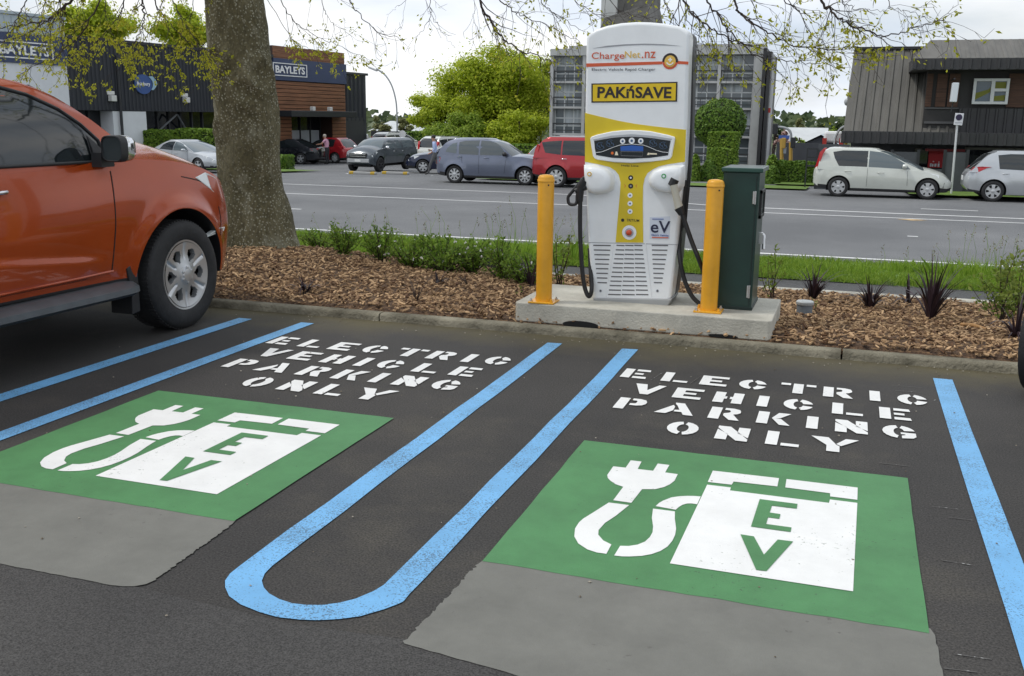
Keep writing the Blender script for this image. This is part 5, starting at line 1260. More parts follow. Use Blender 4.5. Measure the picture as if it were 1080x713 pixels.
KINDS['suv'] = dict(len=(-2.3, 2.32), wheels=(-1.34, 1.33, .36, .41), tyre_w=.23, clad=.33, flare=.035, spokes=7, tw=.42, rimr=.68,
    zb=[(-2.3, .50), (-2.1, .36), (-1, .28), (1, .28), (2.1, .32), (2.32, .46)], zs=[(-2.3, .85), (-2.18, 1.02), (-1.0, 1.05), (.6, 1.03), (1.3, 1.0), (2.0, .88), (2.32, .66)],
    zt=[(-2.3, .88), (-2.18, 1.06), (-1.0, 1.1), (.6, 1.1), (1.3, 1.08), (2.0, .97), (2.32, .70)], hw=[(-2.3, .58), (-2.2, .76), (-1.9, .86), (-1, .90), (1, .90), (1.8, .85), (2.15, .72), (2.32, .48)],
    glass=dict(z=(.98, 1.66), xf=[(0, 1.18), (.3, .90), (.6, .60), (.85, .28), (1, -.05)], xr=[(0, -2.2), (.5, -2.05), (.85, -1.9), (1, -1.72)], yw=[(0, .85), (.5, .78), (1, .63)], bulge=.2, crown=.05, rw=(.15, .9),
        side=[[(-.30, 1.08), (.66, 1.07), (.50, 1.25), (.22, 1.45), (-.02, 1.55), (-.30, 1.58)], [(-1.16, 1.1), (-.35, 1.08), (-.35, 1.58), (-1.16, 1.57)], [(-1.76, 1.16), (-1.21, 1.1), (-1.21, 1.57), (-1.62, 1.54), (-1.92, 1.5)]]),
    lamps=[('tail_light', [(-2.25, .90), (-2.08, .90), (-2.0, 1.20), (-1.98, 1.40), (-2.05, 1.44), (-2.15, 1.25)], LAMPR, .14), ('headlight', [(1.65, .92), (1.9, .90), (2.2, .74), (2.18, .66), (1.9, .76)], LAMPC, .24)],
    mirror=[((.56, .98, 1.12), (.15, .22, .17))], handles=[(-1.08, .96), (-.05, .95)], hanm=CHROME, seams=[[(-.33, 1.05), (-.33, .42)], [(.68, 1.0), (.72, .5)]],
    boxes=[('number_plate', (-2.305, 0, .80), (.02, .36, .13), PLATE, 0), ('grille', (2.29, 0, .60), (.08, .8, .16), TRIMB, 0), ('number_plate', (2.335, 0, .47), (.02, .36, .12), PLATE, 0),
           ('roof_rail', (-.8, .58, 1.70), (1.7, .04, .04), SILV, 0), ('roof_rail', (-.8, -.58, 1.70), (1.7, .04, .04), SILV, 0)])
KINDS['sedan'] = dict(len=(-2.4, 2.35), wheels=(-1.36, 1.40, .33, .375), tyre_w=.21, clad=.23, flare=.02, spokes=5, tw=.4, wm=ALLOY,
    zb=[(-2.4, .42), (-2.2, .28), (-1, .2), (1, .2), (2.1, .22), (2.35, .34)], zs=[(-2.4, .78), (-2.28, .94), (-1.2, .96), (.6, .92), (1.2, .86), (2.0, .72), (2.35, .5)],
    zt=[(-2.4, .82), (-2.28, 1.01), (-1.2, 1.04), (.6, 1.0), (1.2, .95), (2.0, .8), (2.35, .53)], hw=[(-2.4, .60), (-2.3, .76), (-1.9, .86), (-1, .89), (1, .89), (1.8, .84), (2.2, .66), (2.35, .45)],
    glass=dict(z=(.88, 1.40), xf=[(0, 1.30), (.3, .95), (.6, .58), (.85, .22), (1, -.1)], xr=[(0, -1.95), (.3, -1.68), (.6, -1.35), (.85, -1.08), (1, -.85)], yw=[(0, .82), (.5, .74), (1, .58)], bulge=.2, crown=.05, rw=(.2, .93),
        side=[[(-.32, .96), (.70, .95), (.52, 1.10), (.22, 1.26), (-.05, 1.33), (-.32, 1.36)], [(-1.30, 1.0), (-.36, .96), (-.36, 1.36), (-.8, 1.34), (-1.1, 1.22)]]),
    lamps=[('tail_light', [(-2.36, .80), (-2.1, .80), (-1.95, .90), (-2.1, .95), (-2.34, .94)], LAMPR, .34), ('headlight', [(1.65, .80), (1.9, .76), (2.2, .62), (2.15, .54), (1.9, .64)], LAMPC, .24)],
    mirror=[((.58, .95, 1.0), (.14, .2, .13))], handles=[(-1.1, .86), (-.05, .84)], seams=[[(-.34, .93), (-.34, .3)], [(.72, .9), (.76, .4)]],
    boxes=[('number_plate', (-2.41, 0, .82), (.02, .40, .12), PLATE, 0), ('grille', (2.33, 0, .46), (.06, .7, .12), TRIMB, 0)])
UTE = dict(cladend=-.09, len=(-2.95, 2.40), wheels=(-1.55, 1.55, .385, .47), tyre_w=.26, clad=.44, flare=.03, spokes=6, tw=.40, rimr=.645, wm=ALLOY, wout=.012,
    zb=[(-2.95, .62), (-2.6, .55), (-1, .44), (1, .42), (2.0, .34), (2.36, .46)], zs=[(-2.95, 1.08), (-2.8, 1.10), (-1.0, 1.14), (.5, 1.17), (1.0, 1.21), (1.5, 1.185), (1.85, 1.125), (2.05, 1.06), (2.2, .97), (2.40, .80)],
    zt=[(-2.95, 1.09), (-2.8, 1.12), (-1.0, 1.2), (.5, 1.24), (1.0, 1.40), (1.5, 1.37), (1.9, 1.285), (2.1, 1.18), (2.25, 1.05), (2.40, .84)], hw=[(-2.95, .82), (-2.8, .90), (-1, .915), (1, .91), (1.6, .912), (2.0, .905), (2.14, .88), (2.24, .82), (2.33, .70), (2.40, .5)],
    glass=dict(z=(1.08, 1.70), xf=[(0, 1.60), (.25, 1.44), (.5, 1.24), (.66, 1.09), (.8, .94), (.95, .72), (1, .52)], xr=[(0, -1.15), (.5, -1.08), (1, -.92)], yw=[(0, .87), (.5, .79), (.85, .70), (1, .62)], bulge=.22, crown=.07, rw=(.25, .9),
        side=[[(-.30, 1.20), (.93, 1.2), (.91, 1.33), (.80, 1.43), (.66, 1.52), (.46, 1.60), (.24, 1.645), (-.28, 1.66)], [(-.98, 1.22), (-.36, 1.20), (-.34, 1.645), (-.86, 1.63)]]),
    lamps=[('headlight', [(1.78, 1.055), (1.92, 1.085), (2.04, 1.045), (2.16, .97), (2.27, .87), (2.24, .80), (2.10, .86), (1.94, .965)], LAMPC, .25), ('tail_light', [(-2.93, .75), (-2.75, .75), (-2.78, 1.05), (-2.93, 1.05)], LAMPR, .1)],
    handles=[(-.02, 1.06), (-1.0, 1.06)], hanm=CHROME, seams=[[(.92, 1.14), (.90, .8), (.875, .50)], [(-.32, 1.14), (-.32, .5)]],
    boxes=[('grille', (2.34, 0, .68), (.08, .9, .22), TRIMB, 0), ('grille_bar', (2.39, 0, .76), (.04, .95, .06), CHROME, 0), ('number_plate', (2.385, 0, .52), (.02, .36, .12), PLATE, 0), ('bumper_bar', (2.32, 0, .45), (.14, 1.0, .12), TRIMB, 0)])
KINDS['ute'] = UTE
RG = dict(UTE); RG['mirror'] = [((.98, 1.0, 1.27), (.16, .24, .2))]; RG['mirm'] = CHROME; RG['glass'] = dict(UTE['glass']); RG['glass']['xr'] = [(0, -2.80), (.5, -2.72), (1, -2.5)]
RG['glass']['side'] = UTE['glass']['side']+[[(-2.45, 1.24), (-1.15, 1.22), (-1.15, 1.63), (-2.35, 1.62)]]
RG['boxes'] = [('grille', (2.36, 0, .86), (.10, 1.05, .26), TRIMB, 0), ('grille_bar', (2.42, 0, .92), (.04, .95, .045), CHROME, 0), ('grille_bar', (2.42, 0, .82), (.04, .95, .045), CHROME, 0), ('bumper_bar', (2.37, 0, .60), (.10, 1.3, .2), mat('bumper_silver', (.42, .43, .44), .4), 0), ('number_plate', (2.43, 0, .60), (.02, .36, .12), PLATE, 0)]
RG['wm'] = DISC; RG['spokes'] = 6
KINDS['ute_canopy'] = RG

ORANGE = carpaint('orange_paint', (.36, .047, .002), .25, .2, .55)
ute, uy = car('pickup_truck', 'ute', (-5.32, 4.27, 0), PI/2, ORANGE, 'metallic orange pickup truck parked nose in at the left beside the tree', 'pickup truck', detail=2)
# details of the near (right) side: s=-1
def us(x, z, o=0.0): return (x, -(uy(x, z)+o), z)
b = MB(); b.tube([us(x, .498+.004*x, .002) for x in linspace(-1.0, .885, 20)], .008, 6); b.build('sill_edge', ORANGE, ute, smooth=60)
STEPM = mat('side_step_grey', (.075, .085, .095), .42, var=.15, vs=6)
b = MB()
prof = [(.72, .41), (.80, .425), (.93, .42), (.985, .395), (.99, .36), (.95, .335), (.85, .33), (.72, .34)]
xs_ = linspace(-1.0, .88, 16)+[.93, .97, 1.0, 1.02, 1.03]
sc_ = [1]*16+[.985, .96, .91, .84, .72]
for i, (x, s_) in enumerate(zip(xs_, sc_)):
    for y, z in prof: b.v.append((x, -(.72+(y-.72)*s_), .375+(z-.375)*(.5+.5*s_)))
k = len(prof)
for i in range(len(xs_)-1):
    for j in range(k): b.f.append((i*k+j, i*k+(j+1) % k, (i+1)*k+(j+1) % k, (i+1)*k+j)); b.m.append(0)
b.f.append(tuple(range(k))); b.m.append(0); b.f.append(tuple((len(xs_)-1)*k+j for j in range(k))); b.m.append(0)
b.build('side_step', STEPM, ute, smooth=45)
b = MB(); b.prism([(1.0, .50), (1.085, .56), (1.10, .45), (1.10, .20), (1.02, .19), (1.03, .34)], lambda u, v, w_: (u, -w_, v), .70, .875); b.build('mudflap', TRIMB, ute, bevel=.006)
b = MB(); b.box((.84, -.885, 1.215), (.13, .07, .09), rz=.1); b.add([(.80, -.845, 1.19), (1.0, -.852, 1.19), (.80, -.80, 1.37), (.82, -.857, 1.19), (.98, -.860, 1.20), (.81, -.806, 1.36)], [(3, 4, 5), (0, 1, 2)]); b.build('mirror_base', TRIMB, ute)
for s_ in (-1, 1):
    rr4 = lambda a, q: (math.copysign(abs(a)**.55, a), math.copysign(abs(q)**.55, q))
    def sup(a, q, h, wy, wz): 
        r_ = math.hypot(a, q) or 1e-6; a_, q_ = rr4(a/r_, q/r_); return (.80+h, s_*(1.0+a_*r_*wy), 1.285+q_*r_*wz)
    b = MB(); b.lathe([(.90, .0), (1.0, .01), (1.03, .06), (.98, .10), (.8, .135), (.4, .155), (.02, .16)], lambda a, q, h: sup(a, q, h, .078, .080), 36, cap=False); b.build('mirror', CHROME, ute, smooth=60)
    b = MB(); b.lathe([(.86, .004), (.93, -.014), (1.0, -.012), (1.045, .02), (1.03, .045)], lambda a, q, h: sup(a, q, h, .078, .080), 36, cap=False); b.build('mirror_housing', TRIMB, ute, smooth=40)
    b = MB(); b.lathe([(.90, -.004), (.5, -.003), (.02, -.003)], lambda a, q, h: sup(a, q, h, .078, .080), 36, cap=False); b.build('mirror_glass', mat('mirror_glass', (.07, .085, .09), .06, metal=.5), ute, smooth=40)
b = MB(); b.prism([(1.80, .62), (2.08, .64), (2.10, .67), (1.98, .675)], lambda u, v, w_: (u, -(uy(u, v)+.004-w_), v), 0, .05)
b.build('bumper_reflector', LAMPC, ute, bevel=.004)
for pts, nm in (([(1.62, 1.07), (1.82, 1.03), (1.95, .98)], 'bonnet_gap'), ([(2.02, .83), (2.03, .72), (1.99, .62)], 'bumper_gap')):
    b = MB(); b.tube([us(p.x, p.y) for p in smoothpath([(a, c, 0) for a, c in pts], 6)], .004, 5); b.build(nm, SEAM, ute, smooth=60)
for s_ in (-1,):
    b = MB(); b.tube([(-1.0, s_*.55, .48), (1.0, s_*.55, .48)], .05, 6); b.build('chassis_rail', DISC, ute)

def gcar(name, kind, px, py, dx, rz, paint, label, z=None, wheel=(1,), cat='car', group='cars across the street', **k):
    """the near wheel at local x=dx touches the ground where the photo shows it"""
    P = atg(px, py)
    hw_ = interp(KINDS[kind]['hw'], dx); best = None
    for s_ in (1, -1):
        o = Matrix.Rotation(rz, 3, 'Z') @ Vector((dx, s_*hw_, 0))
        q = P-o
        if best is None or q.length > best[0]: best = (q.length, q)
    q = best[1]; q.z = gz(P.y)
    return car(name, kind, q, rz, paint, label, cat, group, **k)[0]
WHITEC = carpaint('white_paint_car', (.62, .635, .60), .05, .3); PEARL = carpaint('pearl_white_paint', (.55, .57, .52), .1, .28)
SILVERC = carpaint('silver_paint', (.46, .48, .50), .5, .3); GREYBL = carpaint('grey_blue_paint', (.135, .155, .215), .35, .3)
REDC = carpaint('red_paint', (.36, .013, .020), .3, .25); DARKC = carpaint('charcoal_paint', (.016, .018, .023), .3, .22); GREYC = carpaint('grey_paint', (.07, .085, .10), .4, .3)
NAVY = carpaint('navy_paint', (.012, .018, .05), .3, .25); BLUEC = carpaint('blue_paint_car', (.03, .05, .22), .3, .25)
PTGLASS = mat('car_glass_mid_grey', (.075, .09, .095), .08, spec=.6, coat=.3)  # opaque mid grey, for a partly see-through look
gcar('parked_car', 'mpv', 883, 207.5, -1.27, 0, PEARL, 'pearl white tall hatchback parked in front of the dark ribbed building', glass=[GLASSL, GLASS])
gcar('parked_car', 'hatch', 1046, 213, -1.30, 0, SILVERC, 'silver white hatchback cut off by the right edge of the photo')
gcar('parked_car', 'retro', 479, 193.2, -1.25, 0, GREYBL, 'rounded blue grey retro hatchback with flared wings, left of the red wagon', glass=[PTGLASS, PTGLASS, GLASSL], wheels=ALLOY)
o = gcar('parked_car', 'suv', 586, 197.8, -1.34, 0, REDC, 'dark red wagon half hidden behind the charger', wheels=ALLOY)
rg_ = gcar('parked_pickup', 'ute_canopy', 402, 181.5, 1.55, R(-93), GREYC, 'dark grey pickup with canopy facing the street', cat='pickup truck', glass=[GLASSL, GLASSL, GLASSL]); rg_.scale = (.88, .88, .88)
gcar('parked_car', 'sedan', 317, 173.5, -1.36, R(183), DARKC, 'charcoal sedan with red tail lights emerging from behind the big tree trunk')
gcar('parked_car', 'hatch', 353, 172.3, -1.30, R(172), REDC, 'bright red hatchback parked beside the charcoal sedan')
gcar('parked_car', 'hatch', 446, 183, 1.30, R(197), NAVY, 'navy blue hatchback behind the walking man')
gcar('parked_car', 'suv', 473, 176, -1.34, R(72), WHITEC, 'white wagon with dark rear window behind the navy hatchback')
gcar('parked_car', 'suv', 417, 166.5, -1.34, R(68), WHITEC, 'large white wagon directly behind the grey pickup')
gcar('parked_car', 'sedan', 436, 173, 1.40, R(-70), WHITEC, 'white sedan squeezed between grey pickup and white wagon')
gcar('parked_car', 'hatch', 369, 163.5, 1.3, R(-60), SILVERC, 'silver car mostly hidden, between the red hatchback and the grey pickup')
gcar('parked_car', 'hatch', 586, 187, -1.3, R(45), WHITEC, 'white hatchback peeking out just behind the red wagon')
gcar('parked_car', 'hatch', 746, 176, 1.3, R(0), REDC, 'red car just visible between the charger and the trimmed bushes')
gcar('parked_car', 'hatch', 871, 192, 1.3, R(180), BLUEC, 'small blue car whose nose peeks out left of the pearl white hatchback')
ss_ = gcar('parked_car', 'sedan', 209, 182.5, 1.40, R(-17), SILVERC, 'silver sedan facing right between the orange pickup and the tree trunk', glass=[GLASSL, GLASS, GLASSL])

ss_.scale = (.95, .95, .88)
# motorcycle at the right edge (only the rim of its front wheel shows)
P = atz(1081, 362, .33); th = R(66)
mc = empty('motorcycle', (P.x+.33*math.cos(th)+.01, P.y+.33*math.sin(th), 0), 'dark motorcycle of which only a black tyre shows at the right edge', 'motorcycle', rz=0)
def steered(a, h, c): return (a*math.cos(th)-h*math.sin(th), a*math.sin(th)+h*math.cos(th), c)
wo = wheel_obj(mc, 0, .05, .33, .33, .10, 1, 10, .76, ALLOY); wo.rotation_euler = (0, 0, th)
wheel_obj(mc, 0, 0, 0, .33, .13, 1, 10, .72, ALLOY).matrix_local = Matrix.Translation((.62, -1.32, .33)) @ Matrix.Rotation(PI/2, 4, 'Z')
b = MB(); b.tube([steered(-.02, -.09, .34), (.22, -.28, .95)], .02, 8); b.tube([(.16, -.30, 1.0), (.62, -.36, 1.02)], .014, 8); b.build('fork', CHROME, mc, smooth=50)
b = MB(); b.tube(smoothpath([(.40, -.40, .84), (.46, -.6, .90), (.52, -.82, .82)]), [.10]*6+[.14]*6+[.09], 12); b.build('fuel_tank', DARKC, mc, smooth=60)
b = MB(); b.tube(smoothpath([(.52, -.82, .78), (.58, -1.1, .78), (.64, -1.5, .86)]), [.10]*4+[.13]*8+[.06], 10); b.build('seat', BLK, mc, smooth=60)
b = MB(); b.box((.5, -.66, .48), (.26, .46, .40), rz=.2); b.tube([(.66, -.5, .4), (.72, -.8, .26), (.84, -1.5, .36)], .04, 8); b.build('engine', DGREY, mc, bevel=.03)
b = MB(); b.tube([(.56, -.9, .62), (.60, -1.1, .5), (.70, -1.32, .33)], .03, 8); b.tube([(.30, -.36, .80), (.42, -.52, .62), (.5, -.66, .30)], .03, 8); b.tube([(.60, -1.2, .70), (.70, -1.32, .36)], .025, 8); b.build('frame', DGREY, mc, smooth=50)
b = MB(); b.grid(lambda u, v: (.62+v, -1.32+.365*math.cos(u), .33+.365*math.sin(u)), linspace(R(40), R(185), 14), [-.08, -.05, .05, .08]); b.build('rear_mudguard', DARKC, mc, smooth=60)
b = MB(); b.lathe([(.02, -.05), (.08, -.03), (.085, .02), (.07, .05), (.01, .055)], lambda x, y, h: (.16+x, -.22+h*1.2, .88+y), 16); b.build('headlight', CHROME, mc, smooth=60)
# ------------------------------------------------------------------ buildings on the left: one facade line running away from the street
FQ = Vector((-31.6, 59, 0)); FA = R(6)
FD = Vector((math.sin(FA), math.cos(FA), 0)); FN = Vector((math.cos(FA), -math.sin(FA), 0))
def fl_(px, py, off=0.0):
    d = ray(px, py); q = FQ+FN*off; t = (q-CAM).dot(FN)/d.dot(FN); P = CAM+d*t; return ((P-FQ).dot(FD), P.z)
def FP(s, o, z): v = FQ+FD*s+FN*o; return Vector((v.x, v.y, z))
def fmat_ribs(name, col, pitch, depth=.6, rough=.5, axis='s', var=.1):
    """ribbed metal or boards: colour with a bump wave along the facade"""
    m = mat(name, col, rough, var=var, vs=1.5); nt = m.node_tree; b = nt.nodes['Principled BSDF']
    tc = nt.nodes.new('ShaderNodeTexCoord'); mp = nt.nodes.new('ShaderNodeMapping'); wv = nt.nodes.new('ShaderNodeTexWave')
    wv.inputs['Scale'].default_value = .314/pitch*1.0; wv.bands_direction = {'s': 'Y', 'z': 'Z', 'x': 'X'}[axis]
    nt.links.new(tc.outputs['Object'], wv.inputs['Vector'])
    bp = nt.nodes.new('ShaderNodeBump'); bp.inputs['Strength'].default_value = depth; bp.inputs['Distance'].default_value = .06
    nt.links.new(wv.outputs['Fac'], bp.inputs['Height']); nt.links.new(bp.outputs[0], b.inputs['Normal']); return m
def ribs(b, s0, s1, pitch, z0, z1, o, w_=.05, d=.04, fn=FP):
    n = int((s1-s0)/pitch)
    for i in range(n+1):
        s_ = s0+i*pitch
        b.add([fn(s_+a, o+c, z) for z in (z0, z1) for a, c in ((-w_/2, 0), (-w_/4, d), (w_/4, d), (w_/2, 0))], [(0, 1, 5, 4), (1, 2, 6, 5), (2, 3, 7, 6), (1, 0, 3, 2), (4, 5, 6, 7)])
def fbox(b, s0, s1, o0, o1, z0, z1, fn=FP):
    vs = [fn(s, o, z) for s in (s0, s1) for o in (o0, o1) for z in (z0, z1)]
    b.add(vs, [(0, 1, 3, 2), (4, 6, 7, 5), (0, 4, 5, 1), (2, 3, 7, 6), (0, 2, 6, 4), (1, 5, 7, 3)])
GZ = -1.7
WALLW = mat('painted_white_wall', (.64, .66, .69), .7, var=.06, vs=1); NAVYB = mat('navy_band', (.035, .052, .12), .5, var=.08, vs=1)
CLADG = mat('pale_grey_cladding', (.40, .46, .50), .5, var=.05, vs=1); DARKM = mat('dark_navy_metal', (.022, .025, .033), .5, var=.12, vs=.6)
GLASSB = mat('dark_shop_glass', (.010, .012, .016), .06, spec=.6); FRAMEB = mat('dark_frame', (.02, .022, .026), .5)
SIGNW = mat('sign_white', (.78, .79, .80), .5); LIGHTB = mat('wall_lamp_white', (.6, .6, .58), .5)
def fsign(parent, px0, px1, pyA, pyB, text, tw, off=.09):
    """white outlined name board; text laid along the facade"""
    s0, z0 = fl_(px0, pyB, off); s1, z1 = fl_(px1, pyA, off); zb_, zt_ = z0, z1
    f = .05
    b = MB(); fbox(b, s0, s1, off-.03, off, zt_-f, zt_); fbox(b, s0, s1, off-.03, off, zb_, zb_+f); fbox(b, s0, s0+f*1.3, off-.03, off, zb_+f, zt_-f); fbox(b, s1-f*1.3, s1, off-.03, off, zb_+f, zt_-f)
    so_ = b.build('sign_frame', SIGNW, parent)
    o = text_mesh('sign_lettering', text, 1.0, SIGNW, parent, bold=.03, depth=.01)
    xs = [v.co.x for v in o.data.vertices]; ys = [v.co.y for v in o.data.vertices]; mx_, my_ = (max(xs)+min(xs))/2, (max(ys)+min(ys))/2
    kx = (s1-s0)*tw/(max(xs)-min(xs)); ky = (zt_-zb_)*.58/(max(ys)-min(ys)); sc_, zc_ = (s0+s1)/2, (zb_+zt_)/2
    for v in o.data.vertices:
        p = FP(sc_+(v.co.x-mx_)*kx, off-.012+v.co.z, zc_+(v.co.y-my_)*ky); v.co = p
    o.location = -parent.location; o.rotation_euler = (0, 0, 0); so_.location = -parent.location
def part(b, name, m, parent, **k):
    o = b.build(name, m, parent, **k); o.location = -parent.location; return o
# white office with navy band
sA = fl_(-120, 60)[0]; s75 = fl_(73, 100)[0]
t = empty('white_office_building', FP(s75, 0, gz(37)), 'white office building with navy BAYLEYS sign band at the far left', 'building')
ztop = fl_(65, 21)[1]; zb0_, zb1_ = fl_(70, 69.6)[1], fl_(70, 40)[1]
b = MB(); fbox(b, sA, s75, -12, 0, GZ, ztop); part(b, 'wall', WALLW, t)
b = MB(); fbox(b, sA, s75-.03, .0, .05, zb1_+.02, ztop-.05); ribs(b, sA, s75-.2, .35, zb1_+.03, ztop-.06, .05); part(b, 'upper_cladding', CLADG, t)
b = MB(); fbox(b, sA, s75+.02, .0, .07, zb0_, zb1_); part(b, 'sign_band', NAVYB, t)
b = MB(); fbox(b, sA, s75+.05, -.1, .12, ztop, ztop+.12); part(b, 'parapet_cap', CLADG, t)
fsign(t, -4, 55.5, 46.6, 59.8, 'BAYLEYS', .86)
# dark ribbed warehouse
s_r = fl_(290, 120)[0]
t = empty('dark_warehouse', FP((s75+s_r)/2, 0, gz(45)), 'dark navy ribbed metal building with a round blue logo between the two offices', 'building')
zt = fl_(140, 46.5)[1]; zbm = fl_(150, 117.2)[1]
b = MB(); fbox(b, s75+.03, s_r-.03, -12, -.9, GZ, zt-.05); fbox(b, s75+.03, s_r-.03, -.9, 0, zbm, zt); part(b, 'wall', DARKM, t)
b = MB(); ribs(b, s75+.2, s_r-.2, .24, zbm+.03, zt-.02, .0, w_=.11, d=.05); part(b, 'wall_ribs', DARKM, t)
b = MB(); fbox(b, s75+.03, s_r-.03, -.2, .08, zt, zt+.14); part(b, 'gutter', FRAMEB, t)
b = MB(); sp_ = fl_(123.5, 90)[0]; b.tube([FP(sp_, .12, zt-.6), FP(sp_, .12, GZ)], .07, 8); part(b, 'downpipe', FRAMEB, t)
s0, s1 = fl_(120, 130)[0], fl_(155, 130)[0]
b = MB(); fbox(b, s0, s1, -.85, -.02, GZ, zbm-.02); part(b, 'white_panel', WALLW, t)
b = MB(); fbox(b, s75+.1, s0-.05, -.86, -.80, GZ, zbm); fbox(b, s1+.05, s_r-.1, -.86, -.80, GZ, zbm); part(b, 'shop_glass', GLASSB, t)
b = MB()
for px in (82, 93, 106, 165, 178, 190, 202, 214, 225, 240, 255, 270): s_ = fl_(px, 130)[0]; fbox(b, s_-.05, s_+.05, -.8, -.72, GZ, zbm)
part(b, 'window_mullions', FRAMEB, t)
b = MB(); a, c, d = fl_(177, 138), fl_(191, 121), fl_(206, 138)
b.tube([FP(a[0], -.6, a[1]), FP(c[0], -.3, c[1])], .05, 6); b.tube([FP(c[0]+.05, -.3, c[1]), FP(d[0], -.6, d[1])], .05, 6); part(b, 'brace', mat('brace_grey', (.12, .13, .14), .5), t)
for px, py in ((116, 101), (194, 103)):
    s_, z_ = fl_(px, py); b = MB(); fbox(b, s_-.16, s_+.16, .02, .28, z_-.26, z_+.02); fbox(b, s_-.22, s_+.22, .0, .1, z_+.04, z_+.22); part(b, 'wall_lamp', LIGHTB, t, bevel=.03)
s_, z_ = fl_(149.5, 88.5); rr_ = fl_(158.5, 88)[0]-s_; rz_ = fl_(150, 78.5)[1]-z_
LOGOB = mat('logo_blue', (.035, .085, .26), .5); LOGOL = mat('logo_pale_blue', (.30, .46, .58), .5)
cir = [(s_+rr_*math.cos(a)*(1 if True else 1), z_+rz_*math.sin(a)*(1.0 if math.sin(a) > -.3 else 1.08)) for a in [2*PI*i/28 for i in range(28)]]
b = MB(); b.prism(cir, lambda u, v, w_: FP(u, w_, v), .05, .12); part(b, 'round_logo', LOGOB, t)
b = MB(); sw = [(s_+rr_*1.05*math.cos(R(a)), z_+rz_*.95*math.sin(R(a))) for a in range(-38, 60, 12)]+[(s_+rr_*(.75+.65*math.sin(PI*(i+.5)/9)*.9+.2), z_+rz_*lerp(.85, -.62, i/8)) for i in range(9)]
b.prism(sw, lambda u, v, w_: FP(u, w_, v), .13, .15); part(b, 'logo_swoosh', LOGOL, t)
o = text_mesh('logo_lettering', 'Bainbury', 1.0, SIGNW, t, bold=.02, depth=.005)
xs = [v.co.x for v in o.data.vertices]; k = rr_*1.5/(max(xs)-min(xs))
for v in o.data.vertices: v.co = FP(s_-.02+v.co.x*k, .135+v.co.z, z_+v.co.y*k)
o.location = -t.location; o.rotation_euler = (0, 0, 0)
# timber clad office
s_e = fl_(364, 120)[0]
t = empty('timber_office_building', FP((s_r+s_e)/2, 0, gz(56)), 'brown timber clad office with navy BAYLEYS band and black entrance canopy', 'building')
TIMB = mat('cedar_boards', (.20, .085, .04), .65, var=.35, vs=2.2, stretch=(1, .25, 6)); TIMD = mat('cedar_gap', (.03, .014, .009), .8)
zt = fl_(362, 56)[1]; zn1, zn0 = fl_(363.4, 68)[1], fl_(364, 88.8)[1]; zc0, zc1 = fl_(330, 123.4, .9)[1], fl_(330, 117, .9)[1]
sd0, sd1 = fl_(307, 130)[0], fl_(350, 130)[0]
b = MB(); fbox(b, s_r, s_e, -12, -1.0, GZ, zt-.04); fbox(b, s_r, s_e, -1.0, 0, zc0, zt); fbox(b, s_r, sd0, -1, 0, GZ, zc0); fbox(b, sd1, s_e, -1, 0, GZ, zc0); part(b, 'wall', TIMD, t)
b = MB(); zz = GZ+.02
while zz < zt-.2:
    if not (zn0-.1 < zz+.1 < zn1):
        for u0, u1 in (((s_r, s_e),) if zz > zc0 else ((s_r, sd0), (sd1, s_e))): fbox(b, u0, u1-.01, .0, .05, zz, zz+.19)
    zz += .225
fbox(b, s_r, s_e, .0, .03, zn1, zt); part(b, 'timber_boards', TIMB, t)
b = MB(); fbox(b, s_r-.1, s_e+.08, .0, .12, zn0, zn1); fbox(b, s_e, s_e+.08, -8, 0, zn0, zn1); part(b, 'sign_band', NAVYB, t)
fsign(t, 288.4, 323.8, 68.6, 79.4, 'BAYLEYS', .86, .16)
b = MB(); u0, u1 = fl_(302, 120, .9)[0], fl_(371, 120, .9)[0]; fbox(b, u0, u1, .06, 1.3, zc0, zc1); part(b, 'canopy', FRAMEB, t, bevel=.03)
for px in (331, 349): s_ = fl_(px, 115, .9)[0]; b = MB(); fbox(b, s_-.13, s_+.13, .7, .95, zc1+.01, zc1+.26); part(b, 'canopy_lamp', LIGHTB, t, bevel=.03)
b = MB(); fbox(b, sd0, sd1, -1.0, -.95, GZ, zc0); part(b, 'entrance_glass', GLASSB, t)
zf1, zf0 = fl_(330, 137.5, -.5)[1], fl_(330, 153, -.5)[1]; FROST = mat('frosted_panel', (.34, .37, .40), .5, var=.1, vs=1)
for q in range(4):
    u0, u1 = lerp(sd0, sd1, .02+q*.245), lerp(sd0, sd1, .02+q*.245+.205); b = MB(); fbox(b, u0, u1, -.94, -.9, zf0, zf1)
    part(b, 'frosted_window', FROST, t)
b = MB(); 
for q in (0.0, .237, .482, .727, .985): u0 = lerp(sd0, sd1, q); fbox(b, u0, u0+.07, -.94, -.86, GZ, zc0)
part(b, 'door_frames', FRAMEB, t)
# lean-to
s_f = fl_(391.5, 120)[0]
t = empty('dark_lean_to', FP((s_e+s_f)/2, -1, gz(60)), 'black ribbed metal lean-to beside the timber clad office', 'building')
zt = fl_(380, 79)[1]
b = MB(); fbox(b, s_e+.1, s_f, -8, -.4, GZ, zt); part(b, 'wall', DARKM, t)
b = MB(); ribs(b, s_e+.3, s_f-.1, .5, GZ+2.9, zt-.1, -.4, w_=.2, d=.08); part(b, 'wall_ribs', DARKM, t)
b = MB(); fbox(b, s_e+.1, s_f+.1, -.5, -.25, zt, zt+.15); part(b, 'roof_edge', FRAMEB, t)
b = MB(); fbox(b, lerp(s_e, s_f, .15), lerp(s_e, s_f, .85), -.4, -.35, GZ, gz(60)+2.7); part(b, 'roller_door', mat('roller_door_black', (.03, .032, .036), .5), t)

